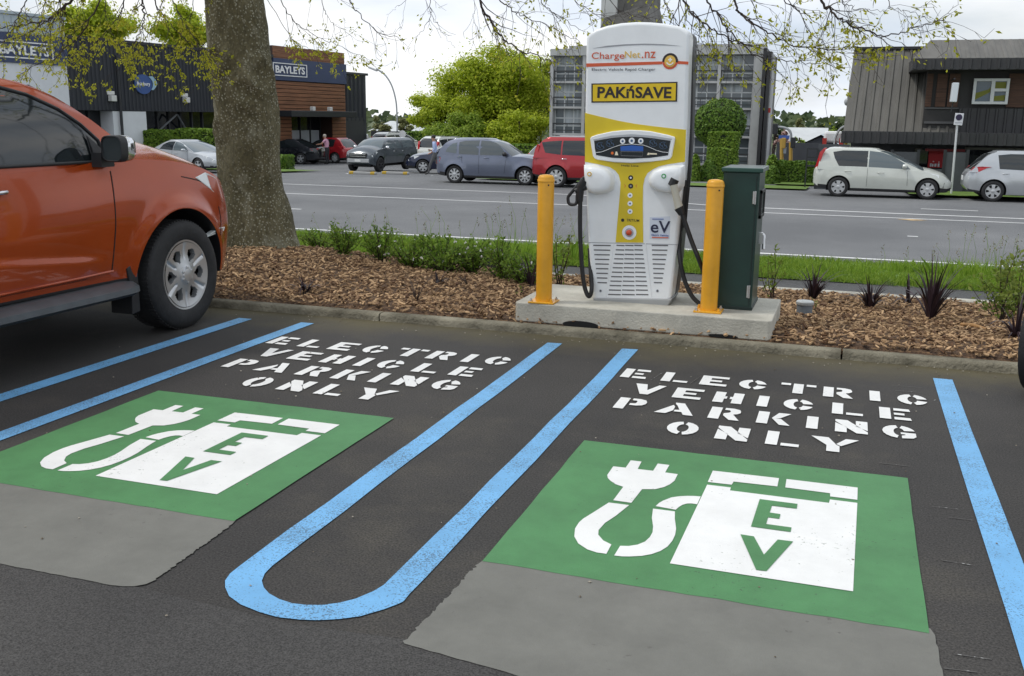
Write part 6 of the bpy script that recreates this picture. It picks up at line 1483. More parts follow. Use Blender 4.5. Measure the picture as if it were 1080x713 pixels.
# ------------------------------------------------------------------ office block behind the charger (facade along x)
OY = 58.0
def of(px, py, Y=OY): p = aty(px, py, Y); return p.x, p.z
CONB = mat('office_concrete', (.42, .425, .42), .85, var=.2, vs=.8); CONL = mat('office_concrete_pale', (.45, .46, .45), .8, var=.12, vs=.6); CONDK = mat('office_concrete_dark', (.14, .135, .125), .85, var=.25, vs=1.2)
OGL = mat('office_glass', (.15, .175, .19), .06, spec=.6); CURT = mat('curtain_pale', (.46, .50, .52), .7, var=.3, vs=2, stretch=(3, 1, .3)); MULL = mat('white_mullion', (.62, .64, .64), .5); RAILM = mat('balcony_rail_dark', (.045, .048, .05), .5)
x0, x1 = of(582, 100)[0], of(795, 100)[0]; xe = of(803, 100)[0]
zr1, zr0 = of(690, 50.5)[1], of(690, 58)[1]
floors = [(of(690, 85.5)[1], of(690, 58)[1]), (of(690, 113)[1], of(690, 87.5)[1]), (of(690, 142)[1], of(690, 115.5)[1]), (of(690, 171)[1], of(690, 144.5)[1])]
t = empty('office_block', ((x0+xe)/2, OY, gz(58)), 'grey concrete office block of many windows behind the charger', 'building')
XYZ = lambda s, o, z: Vector((s, OY-(o*.4 if -1.3 < o < 0 else o), z))
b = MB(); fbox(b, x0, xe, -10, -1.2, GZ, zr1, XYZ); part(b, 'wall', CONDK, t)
b = MB(); fbox(b, x0-.1, xe, -1.2, .15, zr0, zr1, XYZ); part(b, 'roof_fascia', CONL, t)
b = MB(); fbox(b, x0+.3, xe-.3, -6, -2.5, zr1, zr1+.35, XYZ); part(b, 'roof_plant', CONB, t)
b = MB(); 
for i, (zb_, zt_) in enumerate(floors): fbox(b, x0, x1, -1.2, .06, zb_-.12, zb_, XYZ)
part(b, 'floor_slabs', CONB, t)
nb = 6; bw_ = (x1-x0)/nb
for i in range(nb+1):
    b = MB(); xx = x0+i*bw_; fbox(b, xx-.09, xx+.09, -1.19, .1, GZ, zr0, XYZ); part(b, 'column', CONB, t)
b = MB(); fbox(b, x1, xe, -6, .12, GZ, zr0, XYZ); part(b, 'end_wall', CONL, t)
rr2 = random.Random(4)
for f_, (zb_, zt_) in enumerate(floors):
    for i in range(nb):
        a, c = x0+i*bw_+.09, x0+(i+1)*bw_-.09; h_ = zt_-zb_
        b = MB(); fbox(b, a, c, -1.15, -1.1, zb_, zt_, XYZ); w_ = part(b, 'window', OGL, t)
        def sub(bb, nm, m): o = bb.build(nm, m, w_); o.location = (0, 0, 0); return o
        b = MB()
        for q in (.0, .33, .66, 1.0): xx = lerp(a+.03, c-.03, q); fbox(b, xx-.035, xx+.035, -1.1, -1.03, zb_, zt_, XYZ)
        for q in (.30, .62): fbox(b, a, c, -1.09, -1.045, lerp(zb_, zt_, q)-.035, lerp(zb_, zt_, q)+.035, XYZ)
        sub(b, 'mullions', MULL)
        b = MB(); q0 = rr2.choice([0, 0, .33, .33]); fbox(b, lerp(a, c, q0)+.04, lerp(a, c, q0+rr2.choice((.32, .64))), -1.099, -1.095, zb_+.05+h_*(.62 if rr2.random() < .4 else .3), zt_-.05, XYZ); sub(b, 'curtain', CURT)
        b = MB(); fbox(b, a, c, -.05, .0, zb_+h_*.36, zb_+h_*.42, XYZ); fbox(b, a, c, -.04, -.01, zb_+h_*.1, zb_+h_*.14, XYZ)
        for q in (0.02, .5, .98): xx = lerp(a, c, q); fbox(b, xx-.02, xx+.02, -.045, -.005, zb_, zb_+h_*.36, XYZ)
        part(b, 'balcony_rail', RAILM, t)
xd0, xd1 = of(803.2, 100)[0], of(812, 100)[0]
b = MB(); fbox(b, xd0, lerp(xd0, xd1, .42), -1, .6, GZ, of(800, 51.5)[1], XYZ); fbox(b, lerp(xd0, xd1, .58), lerp(xd0, xd1, 1.0), -1, .6, GZ, of(800, 55)[1], XYZ); part(b, 'dark_fin', mat('fin_dark', (.028, .029, .032), .5), t)
b = MB(); fbox(b, lerp(xd0, xd1, .3), lerp(xd0, xd1, 1.05), -2, .05, GZ, of(800, 58)[1], XYZ); part(b, 'service_duct', CONB, t)
# stair tower rising above the roof
XT = lambda s, o, z: Vector((s, 63-o, z))
a = lambda px, py: of(px, py, 63)
b = MB(); fbox(b, a(635.5, 0)[0], a(652, 0)[0], -4, .3, zr1-1, a(640, -60)[1], XT); part(b, 'stair_tower', CONL, t)
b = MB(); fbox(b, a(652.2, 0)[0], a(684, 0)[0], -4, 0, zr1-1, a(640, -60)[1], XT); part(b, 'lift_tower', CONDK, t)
b = MB(); z0, z1 = zr1-.5, a(660, 5)[1]
b.add([XT(a(620, 30)[0], .5, z0), XT(a(698, 30)[0], .5, z0), XT(a(684, 8)[0], .45, z1), XT(a(640, 8)[0], .45, z1-.8), XT(a(620, 30)[0], -4, z0), XT(a(698, 30)[0], -4, z0), XT(a(684, 8)[0], -4, z1), XT(a(640, 8)[0], -4, z1-.8)], [(0, 1, 2, 3), (4, 7, 6, 5), (0, 4, 5, 1), (1, 5, 6, 2), (2, 6, 7, 3), (3, 7, 4, 0)])
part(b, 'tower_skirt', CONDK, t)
b = MB(); p = of(809, 116); fbox(b, p[0]-.05, p[0]+.22, .36, .4, p[1]-.15, p[1]+.1, XYZ); part(b, 'red_notice', mat('notice_red', (.5, .05, .04), .5), t)

# ------------------------------------------------------------------ dark ribbed building at the right
RY = 40.0
def rf(px, py, Y=RY): p = aty(px, py, Y); return p.x, p.z
ROOFM = mat('grey_ribbed_roofing', (.105, .10, .088), .6, var=.18, vs=1.0, stretch=(3, 1, .4)); ROOFD = mat('dark_ribbed_fascia', (.035, .035, .037), .55, var=.12, vs=1); TIMR = mat('dark_cedar_panel', (.075, .035, .02), .7, var=.4, vs=3, stretch=(.4, 1, 8))
xl = rf(889.5, 138)[0]; xr_ = 16.0
za0, za1, zt = rf(900, 150.5)[1], rf(900, 138)[1], rf(900, 52.5, 42.2)[1]
t = empty('dark_ribbed_building', ((xl+xr_)/2, RY, gz(40)), 'dark two storey building with ribbed mansard roof at the right', 'building')
xtop = rf(901, 52.5, 42.2)[0]
XR = lambda s, o, z: Vector((s, RY-o, z))
b = MB()      # mansard: front slope and left return, with folds of ribbed sheet
b.add([XR(xl, 0, za1), XR(xr_, 0, za1), XR(xr_, -2.2, zt), XR(xtop, -2.2, zt), XR(xl, -9, za1), XR(xr_, -9, za1), XR(xr_, -9, zt), XR(xtop, -9, zt)], [(0, 1, 2, 3), (4, 7, 6, 5), (0, 3, 7, 4), (1, 5, 6, 2), (3, 2, 6, 7), (0, 4, 5, 1)])
part(b, 'mansard_roof', ROOFM, t)
b = MB(); n_ = int((xr_-xl)/.3)
for i in range(1, n_):
    xx = xl+i*.3; tt = lerp(xx, xx, 0); xu = xtop+(xx-xl)*(xr_-xtop)/(xr_-xl)
    for w_, d_ in ((.07, .06),):
        b.add([XR(xx-w_, .0, za1), XR(xx-w_*.5, d_, za1), XR(xx+w_*.5, d_, za1), XR(xx+w_, 0, za1), XR(xu-w_, -2.2, zt), XR(xu-w_*.5, -2.2+d_, zt), XR(xu+w_*.5, -2.2+d_, zt), XR(xu+w_, -2.2, zt)], [(0, 1, 5, 4), (1, 2, 6, 5), (2, 3, 7, 6), (0, 3, 2, 1), (4, 5, 6, 7)])
part(b, 'roof_ribs', ROOFM, t)
b = MB(); fbox(b, xl-.05, xr_, -.1, .9, za0, za1, XR); part(b, 'awning', ROOFD, t)
b = MB(); ribs(b, xl+.05, xr_, .3, za0+.02, za1-.02, .9, w_=.12, d=.04, fn=XR); part(b, 'awning_ribs', ROOFD, t)
b = MB(); fbox(b, xtop, xr_, -2.4, -2.1, zt, zt+.1, XR); part(b, 'ridge_cap', FRAMEB, t)
b = MB(); fbox(b, xl+.3, xr_, -9, -1.2, GZ, za0, XR); part(b, 'ground_floor_wall', mat('ground_floor_grey', (.045, .047, .052), .6, var=.15, vs=1), t)
# projecting upper room
XU = lambda s, o, z: Vector((s, 39.2-o, z)); u = lambda px, py: rf(px, py, 39.2)
x8, x9 = u(962, 70)[0], u(985, 45)[0]; ze0, ze1, ze2 = u(1020, 73.5)[1], u(1020, 61.5)[1], u(1020, 43.5)[1]
b = MB(); b.add([XU(x8, 0, ze1), XU(xr_, 0, ze1), XU(xr_, -2.0, ze2+.2), XU(x9, -2.0, ze2+.2), XU(x8, -4, ze1), XU(xr_, -4, ze1), XU(xr_, -4, ze2+.2), XU(x9, -4, ze2+.2)], [(0, 1, 2, 3), (4, 7, 6, 5), (0, 3, 7, 4), (1, 5, 6, 2), (3, 2, 6, 7), (0, 4, 5, 1)])
part(b, 'upper_roof', ROOFM, t)
b = MB()
for i in range(1, int((xr_-x9)/.3)):
    xx = x9+i*.3; b.add([XU(xx-.07, .0, ze1+.01), XU(xx-.03, .06, ze1+.01), XU(xx+.03, .06, ze1+.01), XU(xx+.07, 0, ze1+.01), XU(xx-.07, -2.0, ze2+.2), XU(xx-.03, -1.94, ze2+.2), XU(xx+.03, -1.94, ze2+.2), XU(xx+.07, -2.0, ze2+.2)], [(0, 1, 5, 4), (1, 2, 6, 5), (2, 3, 7, 6), (0, 3, 2, 1), (4, 5, 6, 7)])
part(b, 'upper_roof_ribs', ROOFM, t)
b = MB(); fbox(b, x8, xr_, -4, .15, ze0, ze1, XU); ribs(b, x8+.1, xr_, .3, ze0+.02, ze1-.02, .15, w_=.12, d=.04, fn=XU); part(b, 'eaves_fascia', ROOFD, t)
xw0 = u(978, 100)[0]; zs0 = u(1020, 114)[1]
b = MB(); fbox(b, xw0, xr_, -3, -.9, za1, ze0, XU); part(b, 'upper_wall', mat('upper_wall_dark', (.03, .029, .028), .7, var=.1, vs=1), t)
for pa, pb in ((979, 985.5), (990, 1001), (1003, 1014.5), (1067, 1120)):
    b = MB(); fbox(b, u(pa, 90)[0], u(pb, 90)[0], -.9, -.82, zs0+.05, ze0-.1, XU); part(b, 'timber_panel', TIMR, t)
b = MB(); fbox(b, u(1016.5, 100)[0], xr_, -.9, -.70, za1, zs0, XU); ribs(b, u(1017, 100)[0], xr_, .3, za1, zs0, -.70, w_=.12, d=.05, fn=XU); part(b, 'lower_cladding', ROOFD, t)
b = MB(); fbox(b, u(979, 100)[0], u(1016, 100)[0], -.88, -.80, u(990, 128)[1], u(990, 130.5)[1], XU); fbox(b, u(978, 100)[0], u(1015, 100)[0], -.86, -.84, u(990, 113)[1], u(990, 114.5)[1], XU); part(b, 'balcony_ledge', mat('ledge_grey', (.09, .09, .09), .6), t)
wx0, wx1, wz0, wz1 = u(1028, 100)[0], u(1066.5, 100)[0], u(1045, 109.5)[1], u(1045, 82)[1]
b = MB(); fbox(b, wx0, wx1, -.80, -.76, wz0, wz1, XU); w_ = part(b, 'window', mat('window_blue_glass', (.06, .10, .13), .08, spec=.6), t)
YG = mat('window_blind_green', (.17, .18, .015), .6)
b = MB(); f_ = .09
for A in ((wx0, wx0+f_, wz0, wz1), (wx1-f_, wx1, wz0, wz1), (wx0+f_, wx1-f_, wz0, wz0+f_), (wx0+f_, wx1-f_, wz1-f_, wz1), (lerp(wx0, wx1, .50), lerp(wx0, wx1, .50)+.12, wz0+f_, wz1-f_), (lerp(wx0, wx1, .5)+.12, wx1-f_, lerp(wz0, wz1, .5), lerp(wz0, wz1, .5)+.10)): fbox(b, A[0], A[1], -.77, -.66, A[2], A[3], XU)
o = b.build('window_frame', MULL, w_)
b = MB(); m5 = lerp(wx0, wx1, .5)
for poly in ([(wx0+.1, wz0+.15), (m5-.01, wz0+.42), (m5-.01, wz1-.3), (wx0+.5, wz1-.38), (wx0+.1, wz1-.5)], [(m5+.13, wz0+.12), (wx1-.1, wz0+.12), (wx1-.1, wz0+.32), (m5+.13, wz0+.28)], [(m5+.13, lerp(wz0, wz1, .56)+.04), (wx1-.1, lerp(wz0, wz1, .56)), (wx1-.1, wz1-.12), (m5+.13, wz1-.12)]):
    b.prism(poly, lambda p_, q_, w__: XU(p_, w__, q_), -.758, -.745)
b.build('green_blind', YG, w_)
# shopfront behind the fence
XS = lambda s, o, z: Vector((s, RY-o, z)); zf = lambda py: rf(990, py, 41)[1]
b = MB(); fbox(b, rf(965, 160, 41)[0], rf(979, 160, 41)[0], -1.2, -1.1, GZ, zf(157), XS); fbox(b, rf(1022, 160, 41)[0], rf(1075, 160, 41)[0], -1.2, -1.1, zf(176), zf(158), XS); part(b, 'shop_glass', GLASSB, t)
b = MB(); fbox(b, rf(980, 160, 41)[0], rf(995.5, 160, 41)[0], -1.2, -1.05, zf(177), zf(159), XS); ro = part(b, 'red_sign', mat('sign_red', (.50, .015, .02), .5), t)
b = MB()
for pa, pb, ya, yb in ((982.3, 984, 172.5, 176), (984.5, 986, 173, 176), (987, 989.3, 172.8, 176), (990.5, 992.5, 172.5, 176), (985, 986.4, 170, 171), (991, 992, 170.5, 171.5)): fbox(b, rf(pa, 160, 41)[0], rf(pb, 160, 41)[0], -1.05, -1.03, zf(yb), zf(ya), XS)
part(b, 'sign_mark', SIGNW, t)
b = MB(); fbox(b, rf(976, 158, 40.2)[0], rf(1018, 158, 40.2)[0], -.3, -.2, zf(159), zf(156.5), XS); part(b, 'red_trim', mat('trim_red', (.22, .015, .02), .5), t)
b = MB(); fbox(b, rf(1020, 153, 40.2)[0], xr_, -.9, -.6, zf(157), zf(154.5), XS); part(b, 'pale_beam', mat('beam_pale', (.15, .15, .13), .6), t)
# hanging sign box
p0, p1 = u(1005.6, 88), u(1004.6, 108)
b = MB(); b.box(Vector((p0[0]*.5+p1[0]*.5, 38.7, (p0[1]+p1[1])/2)), (.20, .5, p0[1]-p1[1]), rx=0, ry=R(1.5)); part(b, 'projecting_sign', mat('sign_box_white', (.66, .70, .74), .4), t, bevel=.02)  # sign box in its own even white
b = MB(); b.tube([(p0[0], 38.9, p0[1]+.15), (p0[0], 40.0, p0[1]+.15)], .03, 6); b.tube([(p1[0]-.02, 38.7, p1[1]), (p1[0]-.06, 38.7, p1[1]-.35)], .02, 6); part(b, 'sign_bracket', FRAMEB, t)
b = MB(); p = rf(894, 104, 41); b.tube([(p[0]+.5, 41, p[1]+.12), (p[0], 41, p[1]+.12), (p[0], 41, p[1])], .025, 6); b.lathe([(.06, .0), (.11, -.05), (.12, -.15), (.08, -.24), (.01, -.27)], lambda x, y, h: (p[0]+x, 41+y, p[1]+h), 12); part(b, 'security_camera', mat('camera_white_grey', (.35, .36, .37), .4), t, smooth=50)
# grey fence in front of it
FENM = mat('charcoal_fence', (.055, .06, .068), .6, var=.12, vs=2)
P0 = atg(868, 196)
t = empty('boundary_fence', (P0.x, 38.6, gz(38.6)), 'low charcoal panel fence in front of the dark ribbed building', 'fence')
XF = lambda s, o, z: Vector((s, 38.6-o, z)); ff = lambda px, py: aty(px, py, 38.6)
for pa, pb, yt in ((862, 895, 152), (940, 968, 160), (996, 1020, 160.5)):
    b = MB(); fbox(b, ff(pa, 170).x, ff(pb, 170).x, -.1, 0, GZ, ff(pa, yt).z, XF); part(b, 'panel', FENM, t)
b = MB(); fbox(b, ff(895, 170).x, ff(940, 170).x, -.06, 0, GZ, ff(930, 166).z, XF); fbox(b, ff(968, 170).x, ff(996, 170).x, -.06, 0, GZ, ff(968, 178).z, XF); fbox(b, ff(1020, 170).x, 14, -.06, 0, GZ, ff(1050, 178).z, XF); part(b, 'lower_panel', FENM, t)
for px in (862, 895, 940, 968, 996, 1020, 1052):
    b = MB(); q = ff(px, 170); fbox(b, q.x-.05, q.x+.05, -.08, .02, GZ, ff(px, 158).z, XF); part(b, 'post', FRAMEB, t)
b = MB(); q = ff(857.5, 170); fbox(b, q.x-.25, q.x-.2, -.05, 0, GZ, ff(857, 157).z, XF); fbox(b, q.x+.12, q.x+.17, -.05, 0, GZ, ff(857, 157).z, XF)
for yy in (157, 166, 175): fbox(b, q.x-.25, q.x+.17, -.04, -.01, ff(857, yy).z-.03, ff(857, yy).z+.03, XF)
part(b, 'gate', FRAMEB, t)
# striped barrier and warning boards standing beyond the fence
def boxthing(name, label, cat, px0, px1, py0, py1, Y, m, dep=.1, group=None):
    A, B = aty(px0, py1, Y), aty(px1, py0, Y); b = MB(); b.box(((A.x+B.x)/2, Y, (A.z+B.z)/2), (B.x-A.x, dep, B.z-A.z)); return b, A, B
REDW = mat('barrier_red', (.5, .04, .03), .5)
A, B = aty(886, 149.5, 44), aty(906, 147, 44)
t = empty('striped_barrier', ((A.x+B.x)/2, 44, gz(44)), 'red and white striped barrier arm above the fence left of the dark ribbed building', 'barrier')
b1, b2 = MB(), MB(); zm = (A.z+B.z)/2
for i in range(8):
    xx = lerp(A.x, B.x, (i+.5)/8); (b1 if i % 2 else b2).box((xx, 44, zm), ((B.x-A.x)/8, .1, .16))
part(b1, 'red_stripe', REDW, t); part(b2, 'white_stripe', SIGNW, t)
b = MB(); xx = aty(892, 155, 44).x; b.box((xx, 44.1, (zm+GZ)/2), (.12, .1, zm-GZ)); part(b, 'post', mat('post_yellow', (.5, .32, .03), .5), t)
A, B = aty(868, 153, 47), aty(889, 141, 47)
t = empty('site_truck', ((A.x+B.x)/2, 48, gz(48)), 'white truck top and curved rail seen over the fence by the striped barrier', 'truck')
b = MB(); b.box(((A.x+B.x)/2, 48, A.z+.35), (B.x-A.x, 1.8, .5)); part(b, 'white_roof', SIGNW, t, bevel=.1)
b = MB(); b.box(((A.x+B.x)/2, 48, (A.z+GZ)/2), (B.x-A.x+.1, 1.9, A.z-GZ)); part(b, 'dark_cab', mat('cab_dark', (.03, .035, .05), .4), t, bevel=.1)
b = MB(); c = aty(880, 152, 47); b.tube(smoothpath([(c.x, 47, c.z), (c.x+.05, 47, c.z+.4), (c.x+.3, 47, c.z+.75), (c.x+.8, 47, c.z+.85)]), .05, 6); part(b, 'curved_rail', mat('rail_grey', (.4, .42, .43), .5), t, smooth=60)
for px in (869.5, 887): c = aty(px, 151, 47); b = MB(); b.box((c.x, 46.9, c.z), (.18, .1, .45)); part(b, 'red_panel', REDW, t)

# parking sign on a leaning pole
P0 = atg(1003, 206.5); P1 = aty(1010.5, 121, P0.y)
t = empty('parking_sign', P0, 'small white parking sign on a slightly leaning pole right of the pearl white hatchback', 'sign')
b = MB(); b.tube([(0, 0, -.1), P1-P0], .035, 10); b.build('pole', mat('pole_white', (.60, .61, .62), .4), t, smooth=50)
v = P1-P0; A, B = aty(1006, 132, P0.y-.06), aty(1016.5, 119.5, P0.y-.06)
b = MB(); b.box(((A.x+B.x)/2-P0.x, -.06, (A.z+B.z)/2-P0.z), (B.x-A.x, .03, B.z-A.z), ry=R(3)); b.build('sign_panel', mat('sign_panel_white', (.66, .67, .70), .5), t, bevel=.008)
cx_, cz_ = (A.x+B.x)/2-P0.x, (A.z+B.z)/2-P0.z+.06
b = MB(); b.lathe([(.10, 0), (.10, .008)], lambda x, y, h: (cx_+x, -.076-h, cz_+y), 16); b.build('sign_symbol', mat('symbol_navy', (.02, .015, .05), .5), t)
b = MB(); b.box((cx_, -.078, cz_-.17), (.2, .006, .02)); b.build('sign_bar', mat('symbol_grey', (.35, .36, .38), .5), t)

# far houses, signals, lamps
def gable(name, label, px0, px1, pye, pyr, Y, wall, roof, dep=8, flip=False):
    A, B = aty(px0, pye, Y), aty(px1, pye, Y); zr_ = aty((px0+px1)/2, pyr, Y).z; xm = (A.x+B.x)/2
    t = empty(name, (xm, Y, gz(Y)), label, 'house')
    b = MB(); b.box((xm, Y+dep/2, (A.z+GZ)/2), (B.x-A.x, dep, A.z-GZ)); part(b, 'wall', wall, t)
    e = .3; b = MB()
    if flip:   # ridge along x, slope faces the street
        b.add([(A.x-e, Y-e, A.z), (B.x+e, Y-e, A.z), (B.x+e, Y+dep/2, zr_), (A.x-e, Y+dep/2, zr_), (A.x-e, Y+dep+e, A.z), (B.x+e, Y+dep+e, A.z)], [(0, 1, 2, 3), (3, 2, 5, 4), (0, 3, 4), (1, 5, 2), (0, 4, 5, 1)])
    else:
        b.add([(A.x-e, Y-e, A.z-.1), (xm, Y-e, zr_), (B.x+e, Y-e, A.z-.1), (A.x-e, Y+dep, A.z-.1), (xm, Y+dep, zr_), (B.x+e, Y+dep, A.z-.1)], [(0, 1, 4, 3), (1, 2, 5, 4), (0, 3, 5, 2), (3, 4, 5)])
        g = MB(); g.add([(A.x, Y-.05, A.z), (xm, Y-.05, zr_-.12), (B.x, Y-.05, A.z)], [(0, 1, 2)]); part(g, 'gable', wall, t)
    part(b, 'roof', roof, t)
    b = MB(); b.box((lerp(A.x, B.x, .4), Y-.02, lerp(A.z, gz(Y), .45)), ((B.x-A.x)*.4, .08, 1.1)); part(b, 'window', GLASSB, t)
HW = mat('house_dark_wall', (.06, .065, .075), .7, var=.1, vs=1); HR = mat('house_grey_roof', (.42, .46, .49), .5, var=.06, vs=1); HRD = mat('house_roof_pale', (.5, .52, .52), .5, var=.08, vs=1)
gable('house', 'dark gabled house with pale grey roof beyond the traffic signals', 849, 882, 151, 142, 62, HW, HR)
gable('house', 'house with long sloping pale grey roof behind the dark gabled house', 828, 866, 152, 135, 74, HW, HRD, 10, True)
gable('low_building', 'long low white roofed building between the lean-to and the big tree', 392, 462, 138, 128, 92, mat('low_wall_pale', (.4, .41, .4), .7), HRD, 10, True)
A, B = aty(392, 150, 75), aty(446, 139, 75)
b = MB(); b.box(((A.x+B.x)/2, 75, (B.z+GZ)/2), (B.x-A.x, .2, B.z-GZ)); tag(b.build('dark_fence', FRAMEB), 'long dark fence behind the white cars at the back of the car park', 'fence')
A, B = aty(818, 170, 52), aty(866, 151, 52)
b = MB(); b.box(((A.x+B.x)/2, 52, (B.z+GZ)/2), (B.x-A.x, .15, B.z-GZ)); tag(b.build('dark_fence', FENM), 'dark blue grey fence behind the low hedge and traffic signals', 'fence')
# street lamp
P0 = Vector((-39.5, 84, GZ)); pts = [aty(*q, 84) for q in ((419, 150), (418.6, 120), (417.3, 105), (413, 90), (406, 79), (397, 72.5))]
t = empty('street_lamp', pts[0], 'tall curved grey street lamp left of the big green tree', 'street lamp')
b = MB(); b.tube(smoothpath([p-pts[0] for p in [pts[0]+Vector((0, 0, -1))]+pts]), .075, 8); b.build('pole', mat('lamp_pole_grey', (.34, .36, .37), .5), t, smooth=60)
b = MB(); q = pts[-1]-pts[0]; b.box((q.x-.35, 0, q.z-.02), (.9, .3, .16), ry=.35); b.build('lamp_head', mat('lamp_head_grey', (.45, .46, .47), .5), t, bevel=.04)
# back of a road sign on a bent post
t0 = atg(568, 166); YS2 = t0.y
t = empty('road_sign', t0, 'back of a grey road sign on a bent post in front of the big tree', 'sign'); A, B = aty(540, 130, YS2), aty(555, 117, YS2); po = [aty(*q, YS2) for q in ((568, 166), (568, 128), (566, 124.5), (560, 123), (547, 123.5))]
b = MB(); b.tube(smoothpath([p-t0 for p in po]), .09, 8); b.build('post', mat('lamp_pole_grey', (1, 1, 1)), t, smooth=60)
for zA, zB in ((A.z, lerp(A.z, B.z, .47)), (lerp(A.z, B.z, .53), B.z)):
    b = MB(); b.box(((A.x+B.x)/2-t0.x, -.12, (zA+zB)/2-t0.z), (B.x-A.x, .05, zB-zA)); b.build('sign_back', mat('sign_back_grey', (.42, .46, .50), .5), t)
# traffic signals
t0 = aty(834, 172, 50)
t = empty('traffic_signal', (t0.x, 50, gz(50)), 'traffic signal with yellow pole and curved grey arm beside the office block', 'traffic signal')
def SP(px, py): return aty(px, py, 50)-t.location
PYEL = mat('signal_pole_yellow', (.45, .28, .05), .5)
b = MB(); b.tube([SP(834, 176), SP(834, 150)], .09, 8); part_ = b.build('pole', PYEL, t, smooth=60)
b = MB(); b.tube(smoothpath([SP(834, 150), SP(834.3, 142), SP(832, 137), SP(826, 134.5), SP(817, 133.5)]), .06, 8); b.build('arm', mat('lamp_pole_grey', (1, 1, 1)), t, smooth=60)
for px, py in ((836.5, 150.5), (817.5, 136)):
    q = SP(px, py); b = MB(); b.box(q, (.24, .2, .5)); b.build('signal_head', FRAMEB, t, bevel=.03)
t0 = aty(824.5, 172, 50.5)
t = empty('traffic_signal', (t0.x, 50.5, gz(50)), 'yellow signal pole with a blue street sign on top, left of the curved arm signal', 'traffic signal')
b = MB(); b.tube([SP(824.5, 176), SP(824.5, 146)], .09, 8); b.build('pole', PYEL, t, smooth=60)
q = SP(827, 144.5); b = MB(); b.box(q, (.5, .05, .16)); b.build('blue_sign', mat('street_sign_blue', (.05, .12, .42), .5), t)
b = MB(); b.box(SP(826.5, 151), (.2, .2, .5)); b.build('signal_head', PYEL, t, bevel=.03)
b = MB(); b.box(SP(827, 158.5), (.2, .1, .3)); b.build('signal_panel', mat('panel_grey', (.3, .32, .34), .5), t)
# small round speed sign by the white wagon
t0 = aty(425, 150, 62); t = empty('round_sign', (t0.x, 62, gz(62)), 'small round white sign on a pole above the roof of the white wagon', 'sign')
q = aty(425, 141.5, 62)-t.location; b = MB(); b.tube([(0, 0, 0), q], .05, 6); b.build('pole', mat('lamp_pole_grey', (1, 1, 1)), t); b = MB(); b.lathe([(.25, 0), (.25, .04)], lambda x, y, h: (q.x+x, q.y-.06-h, q.z+y), 16); b.build('sign_panel', SIGNW, t)
# wheel stops and yellow blocks
for px, l in ((382.5, 'yellow ended kerb block in front of the grille of the grey pickup'), (417, 'yellow ended kerb block beside the front wheel of the grey pickup')):
    P0 = atg(px, 184); t = empty('kerb_block', P0, l, 'kerb block', 'yellow kerb blocks')
    b = MB(); b.box((0, 0, .06), (1.3, .18, .12)); b.build('block', mat('block_grey', (.35, .35, .34), .7), t, bevel=.03)
    for dx in (-.5, .5): b = MB(); b.box((dx, -.0, .063), (.22, .2, .125)); b.build('yellow_band', mat('block_yellow', (.5, .33, .03), .6), t, bevel=.03)
# road island grass patches
GR2 = mat('verge_grass_flat', (.10, .17, .02), .95, var=.35, vs=3, bump=.6, bs=20)
def patch(px0, px1, y0, y1, z, label):
    b = MB(); xa, xb = aty(px0, 200, y0).x, aty(px1, 200, y0).x; b.grid(lambda u_, v_: (u_, v_, gz(v_)+z), [xa, (xa+xb)/2, xb], [y0, (y0+y1)/2, y1]); struct(b.build('grass_patch', GR2), label)
patch(960, 1300, 34.0, 38.5, .08, 'grass strip under the white cars at the right')
patch(500, 850, 36.2, 39.5, .06, 'grass strip behind the parked retro car')
patch(816, 868, 41.5, 44.5, .06, 'grass strip in front of the low hedge')
patch(120, 300, 36.8, 40, .07, 'grass strip in front of the clipped hedges at the left')
